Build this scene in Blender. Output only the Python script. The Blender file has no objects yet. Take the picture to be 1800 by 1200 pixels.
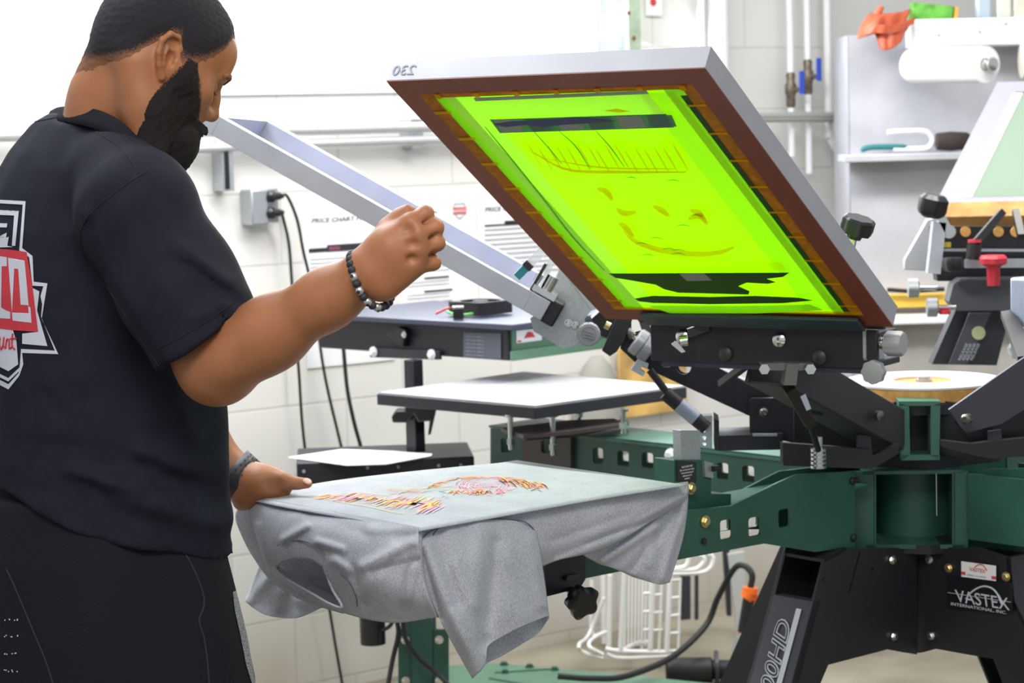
import bpy, math, random
import numpy as np
from mathutils import Vector, Matrix
from mathutils.bvhtree import BVHTree
random.seed(7); rng = np.random.default_rng(7)
SC = bpy.context.scene
COL = SC.collection
# ---------------------------------------------------------------- camera
F = 4000.0; RHO = .027; PITCH = math.atan(380/4000.); HC = 1.6
f0 = np.array([0, math.cos(PITCH), -math.sin(PITCH)]); u0 = np.array([0, math.sin(PITCH), math.cos(PITCH)]); r0 = np.array([1., 0, 0])
CR = r0*math.cos(RHO)-u0*math.sin(RHO); CU = u0*math.cos(RHO)+r0*math.sin(RHO); CC = np.array([0, 0, HC])
cd = bpy.data.cameras.new('camera'); cam = bpy.data.objects.new('camera', cd); COL.objects.link(cam)
m = Matrix.Identity(4)
for i in range(3):
    m[i][0] = CR[i]; m[i][1] = CU[i]; m[i][2] = -f0[i]; m[i][3] = CC[i]
cam.matrix_world = m; cd.lens = 80; cd.sensor_width = 36; cd.clip_end = 100
cd.dof.use_dof = True; cd.dof.focus_distance = 3.45; cd.dof.aperture_fstop = 9.0
SC.camera = cam
def A(v): return np.array(v, dtype=float)
def ray(x, y): return f0+(x-900)/F*CR+(600-y)/F*CU
def pz(x, y, z): d = ray(x, y); return CC+(z-HC)/d[2]*d
def py(x, y, Y): d = ray(x, y); return CC+Y/d[1]*d
def hd(a): a = math.radians(a); return A([math.cos(a), math.sin(a), 0])
def pp(x, y, P0, n): d = ray(x, y); return CC+np.dot(A(P0)-CC, n)/np.dot(d, n)*d
def vp(x, y, P0, ang): a = math.radians(ang); return pp(x, y, P0, A([-math.sin(a), math.cos(a), 0]))
def nrm(v): v = A(v); return v/np.linalg.norm(v)
# ---------------------------------------------------------------- materials
MATS = {}
def mat(name, col, rough=.5, metal=0., noise=0., nscale=40., bump=0., bscale=200., emit=None, estr=0., spec=None, trans=0., alpha=1., mott=None, coords='Object'):
    if name in MATS: return MATS[name]
    mt = bpy.data.materials.new(name); mt.use_nodes = True; nt = mt.node_tree; N = nt.nodes; L = nt.links
    b = N['Principled BSDF']; c = tuple(col)+(1,)
    b.inputs['Base Color'].default_value = c; b.inputs['Roughness'].default_value = rough; b.inputs['Metallic'].default_value = metal
    if spec is not None: b.inputs['Specular IOR Level'].default_value = spec
    if emit: b.inputs['Emission Color'].default_value = tuple(emit)+(1,); b.inputs['Emission Strength'].default_value = estr
    tc = N.new('ShaderNodeTexCoord')
    if noise > 0:
        nz = N.new('ShaderNodeTexNoise'); nz.inputs['Scale'].default_value = nscale; nz.inputs['Detail'].default_value = 5
        L.new(tc.outputs[coords], nz.inputs['Vector'])
        mx = N.new('ShaderNodeMix'); mx.data_type = 'RGBA'
        lo = mott[0] if mott else tuple(max(0, x*(1-noise)) for x in col); hi = mott[1] if mott else tuple(min(1, x*(1+noise)) for x in col)
        mx.inputs[6].default_value = tuple(lo)+(1,); mx.inputs[7].default_value = tuple(hi)+(1,)
        rp = N.new('ShaderNodeMapRange'); rp.inputs[1].default_value = .35; rp.inputs[2].default_value = .65
        L.new(nz.outputs['Fac'], rp.inputs[0]); L.new(rp.outputs[0], mx.inputs[0]); L.new(mx.outputs[2], b.inputs['Base Color'])
    if bump > 0:
        n2 = N.new('ShaderNodeTexNoise'); n2.inputs['Scale'].default_value = bscale; n2.inputs['Detail'].default_value = 3
        L.new(tc.outputs[coords], n2.inputs['Vector']); bp = N.new('ShaderNodeBump'); bp.inputs['Strength'].default_value = bump; bp.inputs['Distance'].default_value = .002
        L.new(n2.outputs['Fac'], bp.inputs['Height']); L.new(bp.outputs[0], b.inputs['Normal'])
    if trans > 0:
        tr = N.new('ShaderNodeBsdfTranslucent'); tr.inputs['Color'].default_value = c
        ms = N.new('ShaderNodeMixShader'); ms.inputs[0].default_value = trans
        L.new(b.outputs[0], ms.inputs[1]); L.new(tr.outputs[0], ms.inputs[2]); L.new(ms.outputs[0], N['Material Output'].inputs['Surface'])
    if alpha < 1: b.inputs['Alpha'].default_value = alpha
    MATS[name] = mt; return mt
M = {}
M['black'] = mat('black_powder_coat', (.014, .014, .020), .42, bump=.15, bscale=700)
M['black2'] = mat('dark_grey_steel', (.03, .03, .04), .42, bump=.1, bscale=600)
M['green'] = mat('green_enamel', (.022, .085, .062), .38, noise=.12, nscale=9)
M['green_light'] = mat('green_enamel_pale', (.11, .235, .15), .4, noise=.1, nscale=9)
M['alu'] = mat('brushed_aluminium', (.5, .52, .56), .35, metal=.75, noise=.06, nscale=14)
M['galv'] = mat('galvanised_steel', (.46, .49, .52), .42, metal=.75, noise=.1, nscale=260)
M['chrome'] = mat('zinc_plated_steel', (.7, .7, .66), .2, metal=1.)
M['brass'] = mat('yellow_zinc', (.6, .5, .25), .3, metal=.9)
M['plastic'] = mat('black_plastic', (.012, .012, .014), .35)
M['plastic_grey'] = mat('grey_plastic', (.33, .34, .36), .45)
M['rubber'] = mat('black_rubber', (.012, .012, .013), .6)
M['white'] = mat('white_paint', (.8, .8, .8), .5)
M['paper'] = mat('white_paper', (.85, .85, .87), .6)
M['ink'] = mat('black_ink', (.02, .02, .03), .6)
M['ink_grey'] = mat('grey_ink', (.35, .36, .42), .6)
M['red'] = mat('red_plastic', (.55, .03, .05), .4)
M['red_ink'] = mat('red_ink', (.6, .05, .06), .6)
M['pink_ink'] = mat('pink_ink', (.75, .2, .35), .6)
M['orange'] = mat('orange_plastic', (.9, .16, .02), .4)
M['wood'] = mat('plywood_edge', (.58, .31, .08), .6, noise=.15, nscale=60)
M['silver_print'] = mat('silver_print', (.55, .58, .64), .5)
M['pvc'] = mat('white_plastic', (.78, .79, .82), .45)
M['glass_blue'] = mat('blue_film', (.45, .48, .9), .3, trans=.5)
# ---------------------------------------------------------------- mesh builder
class MB:
    def __init__(s): s.v = []; s.f = []; s.n = 0
    def add(s, vs, fs):
        vs = np.asarray(vs, dtype=float).reshape(-1, 3); s.v.append(vs)
        for f in fs: s.f.append(tuple(i+s.n for i in f))
        s.n += len(vs); return s
    def box(s, c, size, ax=None):
        c = A(c); h = A(size)/2; ax = np.eye(3) if ax is None else np.array([nrm(a) for a in ax])
        vs = [c+sx*h[0]*ax[0]+sy*h[1]*ax[1]+sz*h[2]*ax[2] for sx in (-1, 1) for sy in (-1, 1) for sz in (-1, 1)]
        return s.add(vs, [(0, 1, 3, 2), (4, 6, 7, 5), (0, 4, 5, 1), (2, 3, 7, 6), (0, 2, 6, 4), (1, 5, 7, 3)])
    def bar(s, p, q, w, h, up=(0, 0, 1)):
        p = A(p); q = A(q); d = nrm(q-p); sd = nrm(np.cross(d, up)); u = np.cross(sd, d)
        return s.box((p+q)/2, (np.linalg.norm(q-p), w, h), (d, sd, u))
    def cyl(s, p, q, r, n=20, r2=None, cap=True):
        p = A(p); q = A(q); r2 = r if r2 is None else r2; d = nrm(q-p); a = nrm(np.cross(d, (0, 0, 1) if abs(d[2]) < .9 else (1, 0, 0))); b = np.cross(d, a)
        t = np.linspace(0, 2*np.pi, n, endpoint=False); ring = np.cos(t)[:, None]*a+np.sin(t)[:, None]*b
        vs = np.vstack([p+r*ring, q+r2*ring]); fs = [(i, (i+1) % n, n+(i+1) % n, n+i) for i in range(n)]
        if cap: fs += [tuple(range(n))[::-1], tuple(range(n, 2*n))]
        return s.add(vs, fs)
    def lathe(s, prof, o, axis, n=28, ref=None, mod=None):
        o = A(o); d = nrm(axis); a = nrm(np.cross(d, (0, 0, 1) if abs(d[2]) < .9 else (1, 0, 0))) if ref is None else nrm(ref); b = np.cross(d, a)
        t = np.linspace(0, 2*np.pi, n, endpoint=False); vs = []
        for r, z in prof:
            rr = np.full(n, r) if mod is None else r*mod(t)
            vs.append(o+d*z+rr[:, None]*(np.cos(t)[:, None]*a+np.sin(t)[:, None]*b))
        k = len(prof); fs = [(j*n+i, j*n+(i+1) % n, (j+1)*n+(i+1) % n, (j+1)*n+i) for j in range(k-1) for i in range(n)]
        fs += [tuple(range(n))[::-1], tuple(range((k-1)*n, k*n))]
        return s.add(np.vstack(vs), fs)
    def prism(s, pts, ext):
        pts = np.asarray(pts, dtype=float); n = len(pts); ext = A(ext)
        return s.add(np.vstack([pts, pts+ext]), [tuple(range(n))[::-1], tuple(range(n, 2*n))]+[(i, (i+1) % n, n+(i+1) % n, n+i) for i in range(n)])
    def tube(s, pts, r, n=10, closed=False, flat=None):
        pts = np.asarray(pts, dtype=float); k = len(pts); rr = np.full(k, r) if np.isscalar(r) else np.asarray(r)
        tg = np.gradient(pts, axis=0)
        if closed: tg = np.roll(pts, -1, 0)-np.roll(pts, 1, 0)
        tg /= np.linalg.norm(tg, axis=1)[:, None]+1e-12
        a = np.cross(tg[0], (0, 0, 1) if abs(tg[0][2]) < .9 else (1, 0, 0)); a /= np.linalg.norm(a); vs = []
        th = np.linspace(0, 2*np.pi, n, endpoint=False)
        for i in range(k):
            a = a-tg[i]*np.dot(a, tg[i]); a /= np.linalg.norm(a); b = np.cross(tg[i], a)
            vs.append(pts[i]+rr[i]*(np.cos(th)[:, None]*a+np.sin(th)[:, None]*b))
        kk = k if closed else k-1
        fs = [(j*n+i, j*n+(i+1) % n, ((j+1) % k)*n+(i+1) % n, ((j+1) % k)*n+i) for j in range(kk) for i in range(n)]
        if not closed: fs += [tuple(range(n))[::-1], tuple(range((k-1)*n, k*n))]
        return s.add(np.vstack(vs), fs)
    def grid(s, P):
        P = np.asarray(P, dtype=float); a, b = P.shape[:2]
        return s.add(P.reshape(-1, 3), [(i*b+j, i*b+j+1, (i+1)*b+j+1, (i+1)*b+j) for i in range(a-1) for j in range(b-1)])
def link(name, me, m, parent=None, loc=None):
    o = bpy.data.objects.new(name, me); COL.objects.link(o)
    if m is not None: me.materials.append(m)
    if parent is not None:
        o.parent = parent; o.location = tuple(-x for x in parent.location) if parent.type == 'EMPTY' else (0, 0, 0)
    return o
def obj(name, mb, m, parent=None, bevel=0., smooth=35, sub=0, solid=0.):
    me = bpy.data.meshes.new(name); V = np.vstack(mb.v); me.from_pydata(V.tolist(), [], mb.f); me.validate(); me.update()
    import bmesh
    bm = bmesh.new(); bm.from_mesh(me); bmesh.ops.recalc_face_normals(bm, faces=bm.faces); bm.to_mesh(me); bm.free()
    for p in me.polygons: p.use_smooth = True
    me.set_sharp_from_angle(angle=math.radians(smooth))
    o = link(name, me, m, parent)
    if solid: md = o.modifiers.new('s', 'SOLIDIFY'); md.thickness = solid; md.offset = -1
    if bevel: md = o.modifiers.new('b', 'BEVEL'); md.width = bevel; md.segments = 2; md.limit_method = 'ANGLE'; md.angle_limit = .7
    if sub: md = o.modifiers.new('u', 'SUBSURF'); md.levels = sub; md.render_levels = sub
    return o
def thing(name, label, cat, loc, group=None):
    o = bpy.data.objects.new(name, None); COL.objects.link(o); o.location = tuple(float(x) for x in loc); o.empty_display_size = .1
    o['label'] = label; o['category'] = cat
    if group: o['group'] = group
    return o
def tag(o, label, cat, group=None, kind=None):
    o['label'] = label; o['category'] = cat
    if group: o['group'] = group
    if kind: o['kind'] = kind
    return o
def struct(name, mb, m, **k): o = obj(name, mb, m, **k); o['kind'] = 'structure'; return o
# plates with holes: loops in 2D (first outer) -> mesh data
def plate2(loops, depth, fr, mb, both=False):
    cu = bpy.data.curves.new('tmp', 'CURVE'); cu.dimensions = '2D'; cu.fill_mode = 'BOTH'; cu.extrude = depth/2
    for lp in loops:
        sp = cu.splines.new('POLY'); sp.points.add(len(lp)-1); sp.use_cyclic_u = True
        for i, p in enumerate(lp): sp.points[i].co = (p[0], p[1], 0, 1)
    o = bpy.data.objects.new('tmp', cu); COL.objects.link(o); me = bpy.data.meshes.new_from_object(o.evaluated_get(bpy.context.evaluated_depsgraph_get()))
    O, X, Y, Z = [A(t) for t in fr]
    vs = np.array([v.co[:] for v in me.vertices]); vs = O+vs[:, :1]*X+vs[:, 1:2]*Y+vs[:, 2:3]*Z
    mb.add(vs, [tuple(p.vertices) for p in me.polygons]); bpy.data.objects.remove(o); bpy.data.curves.remove(cu); bpy.data.meshes.remove(me)
    return mb
def rrect(x0, y0, x1, y1, r=.004, n=4):
    out = []
    for cx, cy, a0 in ((x1-r, y1-r, 0), (x0+r, y1-r, 90), (x0+r, y0+r, 180), (x1-r, y0+r, 270)):
        for k in range(n+1): a = math.radians(a0+90*k/n); out.append((cx+r*math.cos(a), cy+r*math.sin(a)))
    return out
def circ(cx, cy, r, n=20): return [(cx+r*math.cos(2*math.pi*k/n), cy+r*math.sin(2*math.pi*k/n)) for k in range(n)]
# text as mesh in frame (O, X, Y, Z) with given height; returns MB
def text(mb, s, fr, h, depth=.0004, shear=0., wscale=1., align='LEFT', outline=0.):
    cu = bpy.data.curves.new('tmp', 'FONT'); cu.body = s; cu.size = h*1.4; cu.shear = shear; cu.extrude = depth; cu.align_x = align; cu.offset = outline; cu.resolution_u = 3
    o = bpy.data.objects.new('tmp', cu); COL.objects.link(o); me = bpy.data.meshes.new_from_object(o.evaluated_get(bpy.context.evaluated_depsgraph_get()))
    O, X, Y, Z = [A(t) for t in fr]
    if len(me.vertices):
        vs = np.array([v.co[:] for v in me.vertices]); vs = O+vs[:, :1]*X*wscale+vs[:, 1:2]*Y+vs[:, 2:3]*Z
        mb.add(vs, [tuple(p.vertices) for p in me.polygons])
    bpy.data.objects.remove(o); bpy.data.curves.remove(cu); bpy.data.meshes.remove(me); return mb
def crom(P, n):
    P = np.asarray(P, dtype=float); k = len(P); Q = np.vstack([2*P[0]-P[1], P, 2*P[-1]-P[-2]]); out = []
    for t in np.linspace(0, k-1, n):
        i = min(int(t), k-2); u = t-i; a, b, c, d = Q[i], Q[i+1], Q[i+2], Q[i+3]
        out.append(.5*((2*b)+(-a+c)*u+(2*a-5*b+4*c-d)*u*u+(-a+3*b-3*c+d)*u**3))
    return np.array(out)
def patch(rows, nu, nv):
    R = np.array([crom(r, nu) for r in rows]); return np.array([crom(R[:, j], nv) for j in range(nu)]).transpose(1, 0, 2)
def bolt(mb, p, n, r=.007, h=.005):
    p = A(p); n = nrm(n); mb.cyl(p, p+n*h*.35, r*1.35, 16); mb.lathe([(r, 0), (r, h), (r*.75, h*1.25)], p, n, 6); return mb
def star(mb, p, n, R=.02, h=.014, k=6, amp=.16):
    mb.lathe([(R*.8, 0), (R, h*.2), (R, h*.8), (R*.85, h)], p, n, 48, mod=lambda t: 1+amp*np.cos(k*t)); return mb
# ================================================================ room
AW = 38.; WD = hd(AW); WN = A([math.sin(math.radians(AW)), -math.cos(math.radians(AW)), 0]); W0 = A([.152, 6.964, 0]); UP = A([0, 0, 1])
def wp(x, y, off=0.): return pp(x, y, W0+WN*off, WN)
def wt(P): return float(np.dot(A(P)-W0, WD))
def wq(t, z, off=0.): return W0+WD*t+UP*z+WN*off
# painted block wall
mt = bpy.data.materials.new('painted_concrete_block'); mt.use_nodes = True; nt = mt.node_tree; N = nt.nodes; L = nt.links; b = N['Principled BSDF']
tc = N.new('ShaderNodeTexCoord'); br = N.new('ShaderNodeTexBrick'); br.inputs['Scale'].default_value = 1; br.inputs['Brick Width'].default_value = .4; br.inputs['Row Height'].default_value = .2
br.inputs['Mortar Size'].default_value = .005; br.inputs['Mortar Smooth'].default_value = .6; br.inputs['Color1'].default_value = (.72, .71, .68, 1); br.inputs['Color2'].default_value = (.74, .73, .70, 1); br.inputs['Mortar'].default_value = (.62, .61, .575, 1)
L.new(tc.outputs['UV'], br.inputs['Vector'])
nz = N.new('ShaderNodeTexNoise'); nz.inputs['Scale'].default_value = 2.2; nz.inputs['Detail'].default_value = 6; L.new(tc.outputs['UV'], nz.inputs['Vector'])
sx = N.new('ShaderNodeSeparateXYZ'); L.new(tc.outputs['UV'], sx.inputs[0])
mr = N.new('ShaderNodeMapRange'); mr.inputs[1].default_value = .5; mr.inputs[2].default_value = .0; L.new(sx.outputs['Y'], mr.inputs[0])
mu = N.new('ShaderNodeMath'); mu.operation = 'MULTIPLY'; L.new(mr.outputs[0], mu.inputs[0]); L.new(nz.outputs['Fac'], mu.inputs[1])
mx = N.new('ShaderNodeMix'); mx.data_type = 'RGBA'; L.new(mu.outputs[0], mx.inputs[0]); L.new(br.outputs['Color'], mx.inputs[6]); mx.inputs[7].default_value = (.30, .25, .15, 1); L.new(mx.outputs[2], b.inputs['Base Color'])
b.inputs['Roughness'].default_value = .6
bp = N.new('ShaderNodeBump'); bp.inputs['Strength'].default_value = .3; bp.inputs['Distance'].default_value = .003; iv = N.new('ShaderNodeMath'); iv.operation = 'SUBTRACT'; iv.inputs[0].default_value = 1; L.new(br.outputs['Fac'], iv.inputs[1]); L.new(iv.outputs[0], bp.inputs['Height']); L.new(bp.outputs[0], b.inputs['Normal'])
M['wall'] = mt
tL, tR = wt(wp(360, 150)), wt(wp(1036, 60)); zs = wp(560, 165)[2]; ZT = 3.3
wall = MB(); E0, E1 = -3.6, 5.5
for a, b_, z0, z1 in ((E0, E1, 0, zs), (E0, tL, zs, ZT), (tR, E1, zs, ZT), (tL, tR, 2.75, ZT)):
    wall.box(wq((a+b_)/2, (z0+z1)/2, -.1), (b_-a, .2, z1-z0), (WD, WN, UP))
wo = struct('wall_back', wall, M['wall'])
uv = wo.data.uv_layers.new(name='UVMap')
for lp in wo.data.loops:
    v = wo.data.vertices[lp.vertex_index].co; uv.data[lp.index].uv = (wt(v[:]), v[2]-.03)
M['daylight'] = mat('daylight_glass', (.9, .95, 1), .3, emit=(.93, .97, 1.), estr=5.5)
win = struct('window_1', MB().box(wq((tL+tR)/2, (zs+2.75)/2, -.15), (tR-tL, .01, 2.75-zs), (WD, WN, UP)), M['daylight'])
fr = MB(); M['jamb'] = mat('pale_blue_frame', (.62, .68, .78), .5)
for t in (tL+.03, tR-.03): fr.box(wq(t, (zs+2.75)/2, -.12), (.06, .05, 2.75-zs), (WD, WN, UP))
fr.box(wq((tL+tR)/2, zs+.012, -.07), (tR-tL, .16, .024), (WD, WN, UP))
tJ0, tJ1 = wt(wp(1040, 60)), wt(wp(1088, 60)); fr.box(wq((tJ0+tJ1)/2, 2.1, .006), (tJ1-tJ0, .02, 1.6), (WD, WN, UP))
o = obj('window_frame', fr, M['jamb'], win); o.location = (0, 0, 0)
# concrete floor
mt = bpy.data.materials.new('stained_concrete'); mt.use_nodes = True; nt = mt.node_tree; N = nt.nodes; L = nt.links; b = N['Principled BSDF']
tc = N.new('ShaderNodeTexCoord'); n1 = N.new('ShaderNodeTexNoise'); n1.inputs['Scale'].default_value = 1.6; n1.inputs['Detail'].default_value = 8; L.new(tc.outputs['Object'], n1.inputs['Vector'])
cr = N.new('ShaderNodeValToRGB'); cr.color_ramp.elements[0].color = (.11, .09, .055, 1); cr.color_ramp.elements[0].position = .3; cr.color_ramp.elements[1].color = (.33, .30, .225, 1); cr.color_ramp.elements[1].position = .6
L.new(n1.outputs['Fac'], cr.inputs[0]); L.new(cr.outputs[0], b.inputs['Base Color']); b.inputs['Roughness'].default_value = .55
n2 = N.new('ShaderNodeTexNoise'); n2.inputs['Scale'].default_value = 60; L.new(tc.outputs['Object'], n2.inputs['Vector']); bp = N.new('ShaderNodeBump'); bp.inputs['Strength'].default_value = .2; bp.inputs['Distance'].default_value = .003; L.new(n2.outputs['Fac'], bp.inputs['Height']); L.new(bp.outputs[0], b.inputs['Normal'])
struct('floor', MB().box((1, 4.5, -.05), (14, 15, .1)), mt)
# ---------------------------------------------------------------- wall pipes
def wallpipe(name, label, pts, r, m, off, cat='pipe', brk=(), group=None, n=14):
    P = [wp(x, y, off) for x, y in pts]; o = thing(name, label, cat, P[0], group)
    obj('pipe', MB().tube(crom(P, max(2, 8*len(P))), r, n), m, o)
    for (x, y) in brk:
        c = wp(x, y, off); q = MB(); q.box(c-WN*(off*.5-.0), (r*2.6, off+r, r*3), (WD, WN, UP)); obj('pipe_clip', q, M['galv'], o)
    return o
M['conduit'] = mat('zinc_conduit', (.68, .69, .7), .35, metal=.6)
M['wpipe'] = mat('white_painted_pipe', (.76, .77, .78), .4)
wallpipe('conduit_pipe', 'upper of two thin steel conduits running along the block wall below the window', [(-40, 240), (300, 232), (560, 228), (900, 219)], .016, M['conduit'], .05, brk=[(730, 224)])
wallpipe('conduit_pipe', 'lower of two thin steel conduits running along the block wall, with a coupling', [(330, 262), (560, 252), (780, 245), (960, 240)], .014, M['conduit'], .05, brk=[(732, 247)])
c = thing('strut_channel', 'short slotted steel strut channel on the wall below the conduits left of the outlet', 'bracket', wp(393, 300, .03))
q = MB(); P = wp(392, 298, .03); q.box(P, (.036, .05, .115), (WD, WN, UP)); obj('channel', q, M['galv'], c)
q = MB(); P = wp(399, 298, .057); q.box(P, (.012, .004, .105), (WD, WN, UP)); obj('slot', q, M['plastic'], c)
for k, (x, lab) in enumerate([(1232, 'tall white vertical pipe on the wall right of the green steel post'), (1262, 'wide white vertical pipe beside the thinner one above the tilted screen')]):
    a = wp(x, 0, .06); o = thing('water_pipe', lab, 'pipe', a)
    lo = wp(x+4, 250, .06); q = MB().cyl((a[0], a[1], 3.2), (a[0], a[1], 1.45 if k else 1.3), .012 if k == 0 else .033, 20); obj('pipe', q, M['wpipe'], o)
# valve pipes
for k, (x, yv, lab) in enumerate([(1390, 158, 'copper valve riser with a blue lever handle, left of the pair on the wall'), (1420, 135, 'copper valve riser with a blue lever handle, right of the pair on the wall')]):
    top = wp(x, -60, .07); P = A([wp(x, yv, .07)[0], wp(x, yv, .07)[1], 0]); zv = wp(x, yv, .07)[2]; z1 = wp(x, 275 + k*30, .07)[2]
    o = thing('valve_riser', lab, 'valve', (P[0], P[1], z1))
    obj('pipe', MB().cyl(P+UP*z1, P+UP*3.2, .011, 14), M['wpipe'], o)
    bm_ = MB(); bm_.lathe([(.010, -.06), (.015, -.05), (.015, -.02), (.019, -.01), (.019, .015), (.013, .025), (.015, .05), (.009, .06), (.006, .085)], P+UP*(zv), UP, 12)
    bm_.cyl(P+UP*zv, P+UP*zv+WN*.04+WD*.005, .008, 10); M['oldbronze'] = mat('old_bronze', (.16, .13, .1), .5, metal=.6, noise=.3, nscale=80); obj('valve_body', bm_, M['oldbronze'], o)
    h = P+UP*(zv+.0)+WN*.045+WD*.006; M["bluel"] = mat('blue_lever', (.03, .08, .5), .4)
    obj('lever_handle', MB().bar(h-UP*.015, h+UP*.06, .018, .006, up=WN), M['bluel'], o)
P = A([*wp(1455, 100, .06)[:2], 0]); o = thing('drain_pipe', 'grey pipe dropping down the wall and curving right under the wash booth shelf', 'pipe', wp(1452, 200, .06))
pts = [P+UP*3.2, P+UP*2.4, P+UP*wp(1455, 200, .06)[2], wp(1458, 235, .06), wp(1470, 262, .06), wp(1492, 276, .06)]
obj('pipe', MB().tube(crom(pts, 40), .013, 12), M['wpipe'], o)
o = thing('cross_pipe', 'grey horizontal double pipe crossing in front of the valve risers', 'pipe', wp(1350, 205, .1))
q = MB(); q.tube([wp(1320, 204, .1), wp(1400, 203, .1), wp(1460, 203, .1), wp(1498, 208, .1)], .012, 12); q.tube([wp(1320, 210, .1), wp(1400, 209, .1), wp(1460, 209, .1), wp(1498, 215, .1)], .010, 12)
M['greyp'] = mat('grey_green_pipe', (.32, .34, .3), .5); obj('pipe', q, M['greyp'], o)
# green post with rusty holes, cable, wall sign
P = wp(1110, 40, .05); o = thing('steel_post', 'pale green perforated steel post with rusty holes right of the window', 'post', (P[0], P[1], 1.5))
M['palegreen'] = mat('pale_green_paint', (.36, .45, .33), .6, noise=.15, nscale=20); M['rust'] = mat('rust', (.2, .08, .03), .8)
obj('channel', MB().box((P[0], P[1], 2.5), (.05, .03, 2.0), (WD, WN, UP)), M['palegreen'], o, bevel=.002)
for (x, y) in ((1105, 23), (1114, 67)):
    c = wp(x, y, .066); obj('rusty_hole', MB().cyl(c-WN*.001, c+WN*.002, .007, 12), M['rust'], o)
P = wp(1046, 60, .02); o = thing('hanging_cable', 'clear and grey cable hanging beside the window frame', 'cable', wp(1046, 80, .02))
obj('cable', MB().tube(crom([wp(1048, -40, .03), wp(1050, 20, .03), wp(1040, 50, .03), wp(1050, 75, .03), wp(1044, 110, .03)], 30), .006, 8), M['conduit'], o)
o = thing('wall_sign', 'small white sign with a red emblem high on the wall', 'sign', wp(1148, 8, .01))
obj('board', MB().box(wp(1149, -12, .01), (.062, .006, .14), (WD, WN, UP)), M['paper'], o)
obj('emblem', MB().lathe([(.012, 0), (.012, .002)], wp(1148, 4, .013), WN, 20), M['red_ink'], o)
# outlet box with two plugs and cords
o = thing('outlet_box', 'grey steel electrical outlet box on the wall left of the price charts', 'outlet', wp(462, 365, .03))
obj('box_body', MB().box(wp(447, 364, .03), (.055, .06, .1), (WD, WN, UP)), M['galv'], o, bevel=.006)
obj('face_plate', MB().box(wp(472, 361, .035), (.06, .01, .094), (WD, WN, UP)), M['galv'], o, bevel=.003)
for y in (345, 374): obj('socket', MB().box(wp(468, y, .042), (.022, .004, .03), (WD, WN, UP)), M['paper'], o, bevel=.003)
def cord(label, y, pts, r=.0042, r2=None):
    P = [wp(*p) for p in pts]; t = thing('power_cord', label, 'cord', P[0])
    q = MB(); c = wp(472, y, .045); q.lathe([(.012, 0), (.016, .004), (.016, .022), (.008, .03)], c, WN, 14); q.tube([c+WN*.02, c+WN*.022+WD*.02, c+WN*.02+WD*.035], [.012, .011, .006], 10); obj('plug', q, M['plastic'], t)
    obj('cable', MB().tube(crom([c+WN*.02+WD*.03]+P, 60), r, 8), M['rubber'], t)
cord('black power cord plugged into the upper wall socket', 345, [(505, 345, .05), (522, 385, .05), (533, 440, .05), (545, 492, .05), (556, 560, .05), (572, 665, .05), (600, 786, .05)])
cord('black power cord plugged into the lower wall socket', 374, [(498, 385, .05), (508, 430, .05), (514, 510, .05), (525, 650, .05), (537, 795, .05), (580, 1075, .05), (604, 1215, .05)])
o = tag(obj('extension_cord', MB().tube(crom([wp(600, 560, .12), wp(603, 600, .12), wp(610, 680, .12), wp(622, 740, .12), wp(634, 784, .12)], 30), .0055, 8), M['rubber']), 'thick black cord dropping from the flash dryer housing to the box below', 'cord')
# price charts
def poster(label, x0, y0, x1, y1, deco):
    c = wp((x0+x1)/2, (y0+y1)/2, .004); a = wp(x0, (y0+y1)/2, .004); b_ = wp(x1, (y0+y1)/2, .004); w = np.linalg.norm(b_[:2]-a[:2]); z1 = wp((x0+x1)/2, y0, .004)[2]; z0 = wp((x0+x1)/2, y1, .004)[2]
    o = thing('price_chart', label, 'poster', wq(wt(c), z0), None)
    obj('sheet', MB().box(wq(wt(c), (z0+z1)/2, .003), (w, .004, z1-z0), (WD, WN, UP)), M['paper'], o)
    def T(s, x, y, h, m, nm='printed_text', ws=1.25, shear=.2): obj(nm, text(MB(), s, (wp(x, y, .0065), WD, UP, WN), h, .0003, shear=shear, wscale=ws), m, o)
    def R(x, y, X, Y, m, nm='printed_bar'): obj(nm, MB().box((wp(x, y, .0062)+wp(X, Y, .0062))/2, (abs(wt(wp(X, Y))-wt(wp(x, y))), .0012, abs(wp((x+X)/2, y)[2]-wp((x+X)/2, Y)[2])), (WD, WN, UP)), m, o)
    deco(T, R, o)
def lines(R, x0, x1, ys, h, m):
    for y in ys: R(x0, y-(0), x1, y+h, m)
def d1(T, R, o):
    T('PRICE CHART MPS', 547, 392, .013, M['ink'], ws=1.3); R(543, 436, 575, 443, M['ink']); R(575, 428, 650, 440, M['ink']); R(578, 433, 598, 439, M['pink_ink'])
    lines(R, 546, 645, range(452, 530, 7), 1.2, M['ink_grey'])
def badge(o, x, y, s):
    c = wp(x, y, .0068); q = MB(); sh = [(-.8, .75), (-.45, .9), (0, .8), (.45, .9), (.8, .75), (.85, .3), (1., 0), (.75, -.45), (.3, -.8), (0, -1), (-.3, -.8), (-.75, -.45), (-1., 0), (-.85, .3)]
    k = MB(); plate2([[(p[0]*s, p[1]*s) for p in sh], [(p[0]*s*.86, p[1]*s*.86) for p in sh]], .0006, (c, WD, UP, WN), k); obj('badge_outline', k, M['ink_grey'], o)
    obj('badge_band', MB().box(c, (s*1.9, .0008, s*.75), (WD, WN, UP)), M['red_ink'], o)
    obj('badge_text', text(MB(), 'BARREL', (c+WN*.0012-UP*s*.22, WD, UP, WN), s*.42, .0002, align='CENTER'), M['paper'], o)
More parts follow.
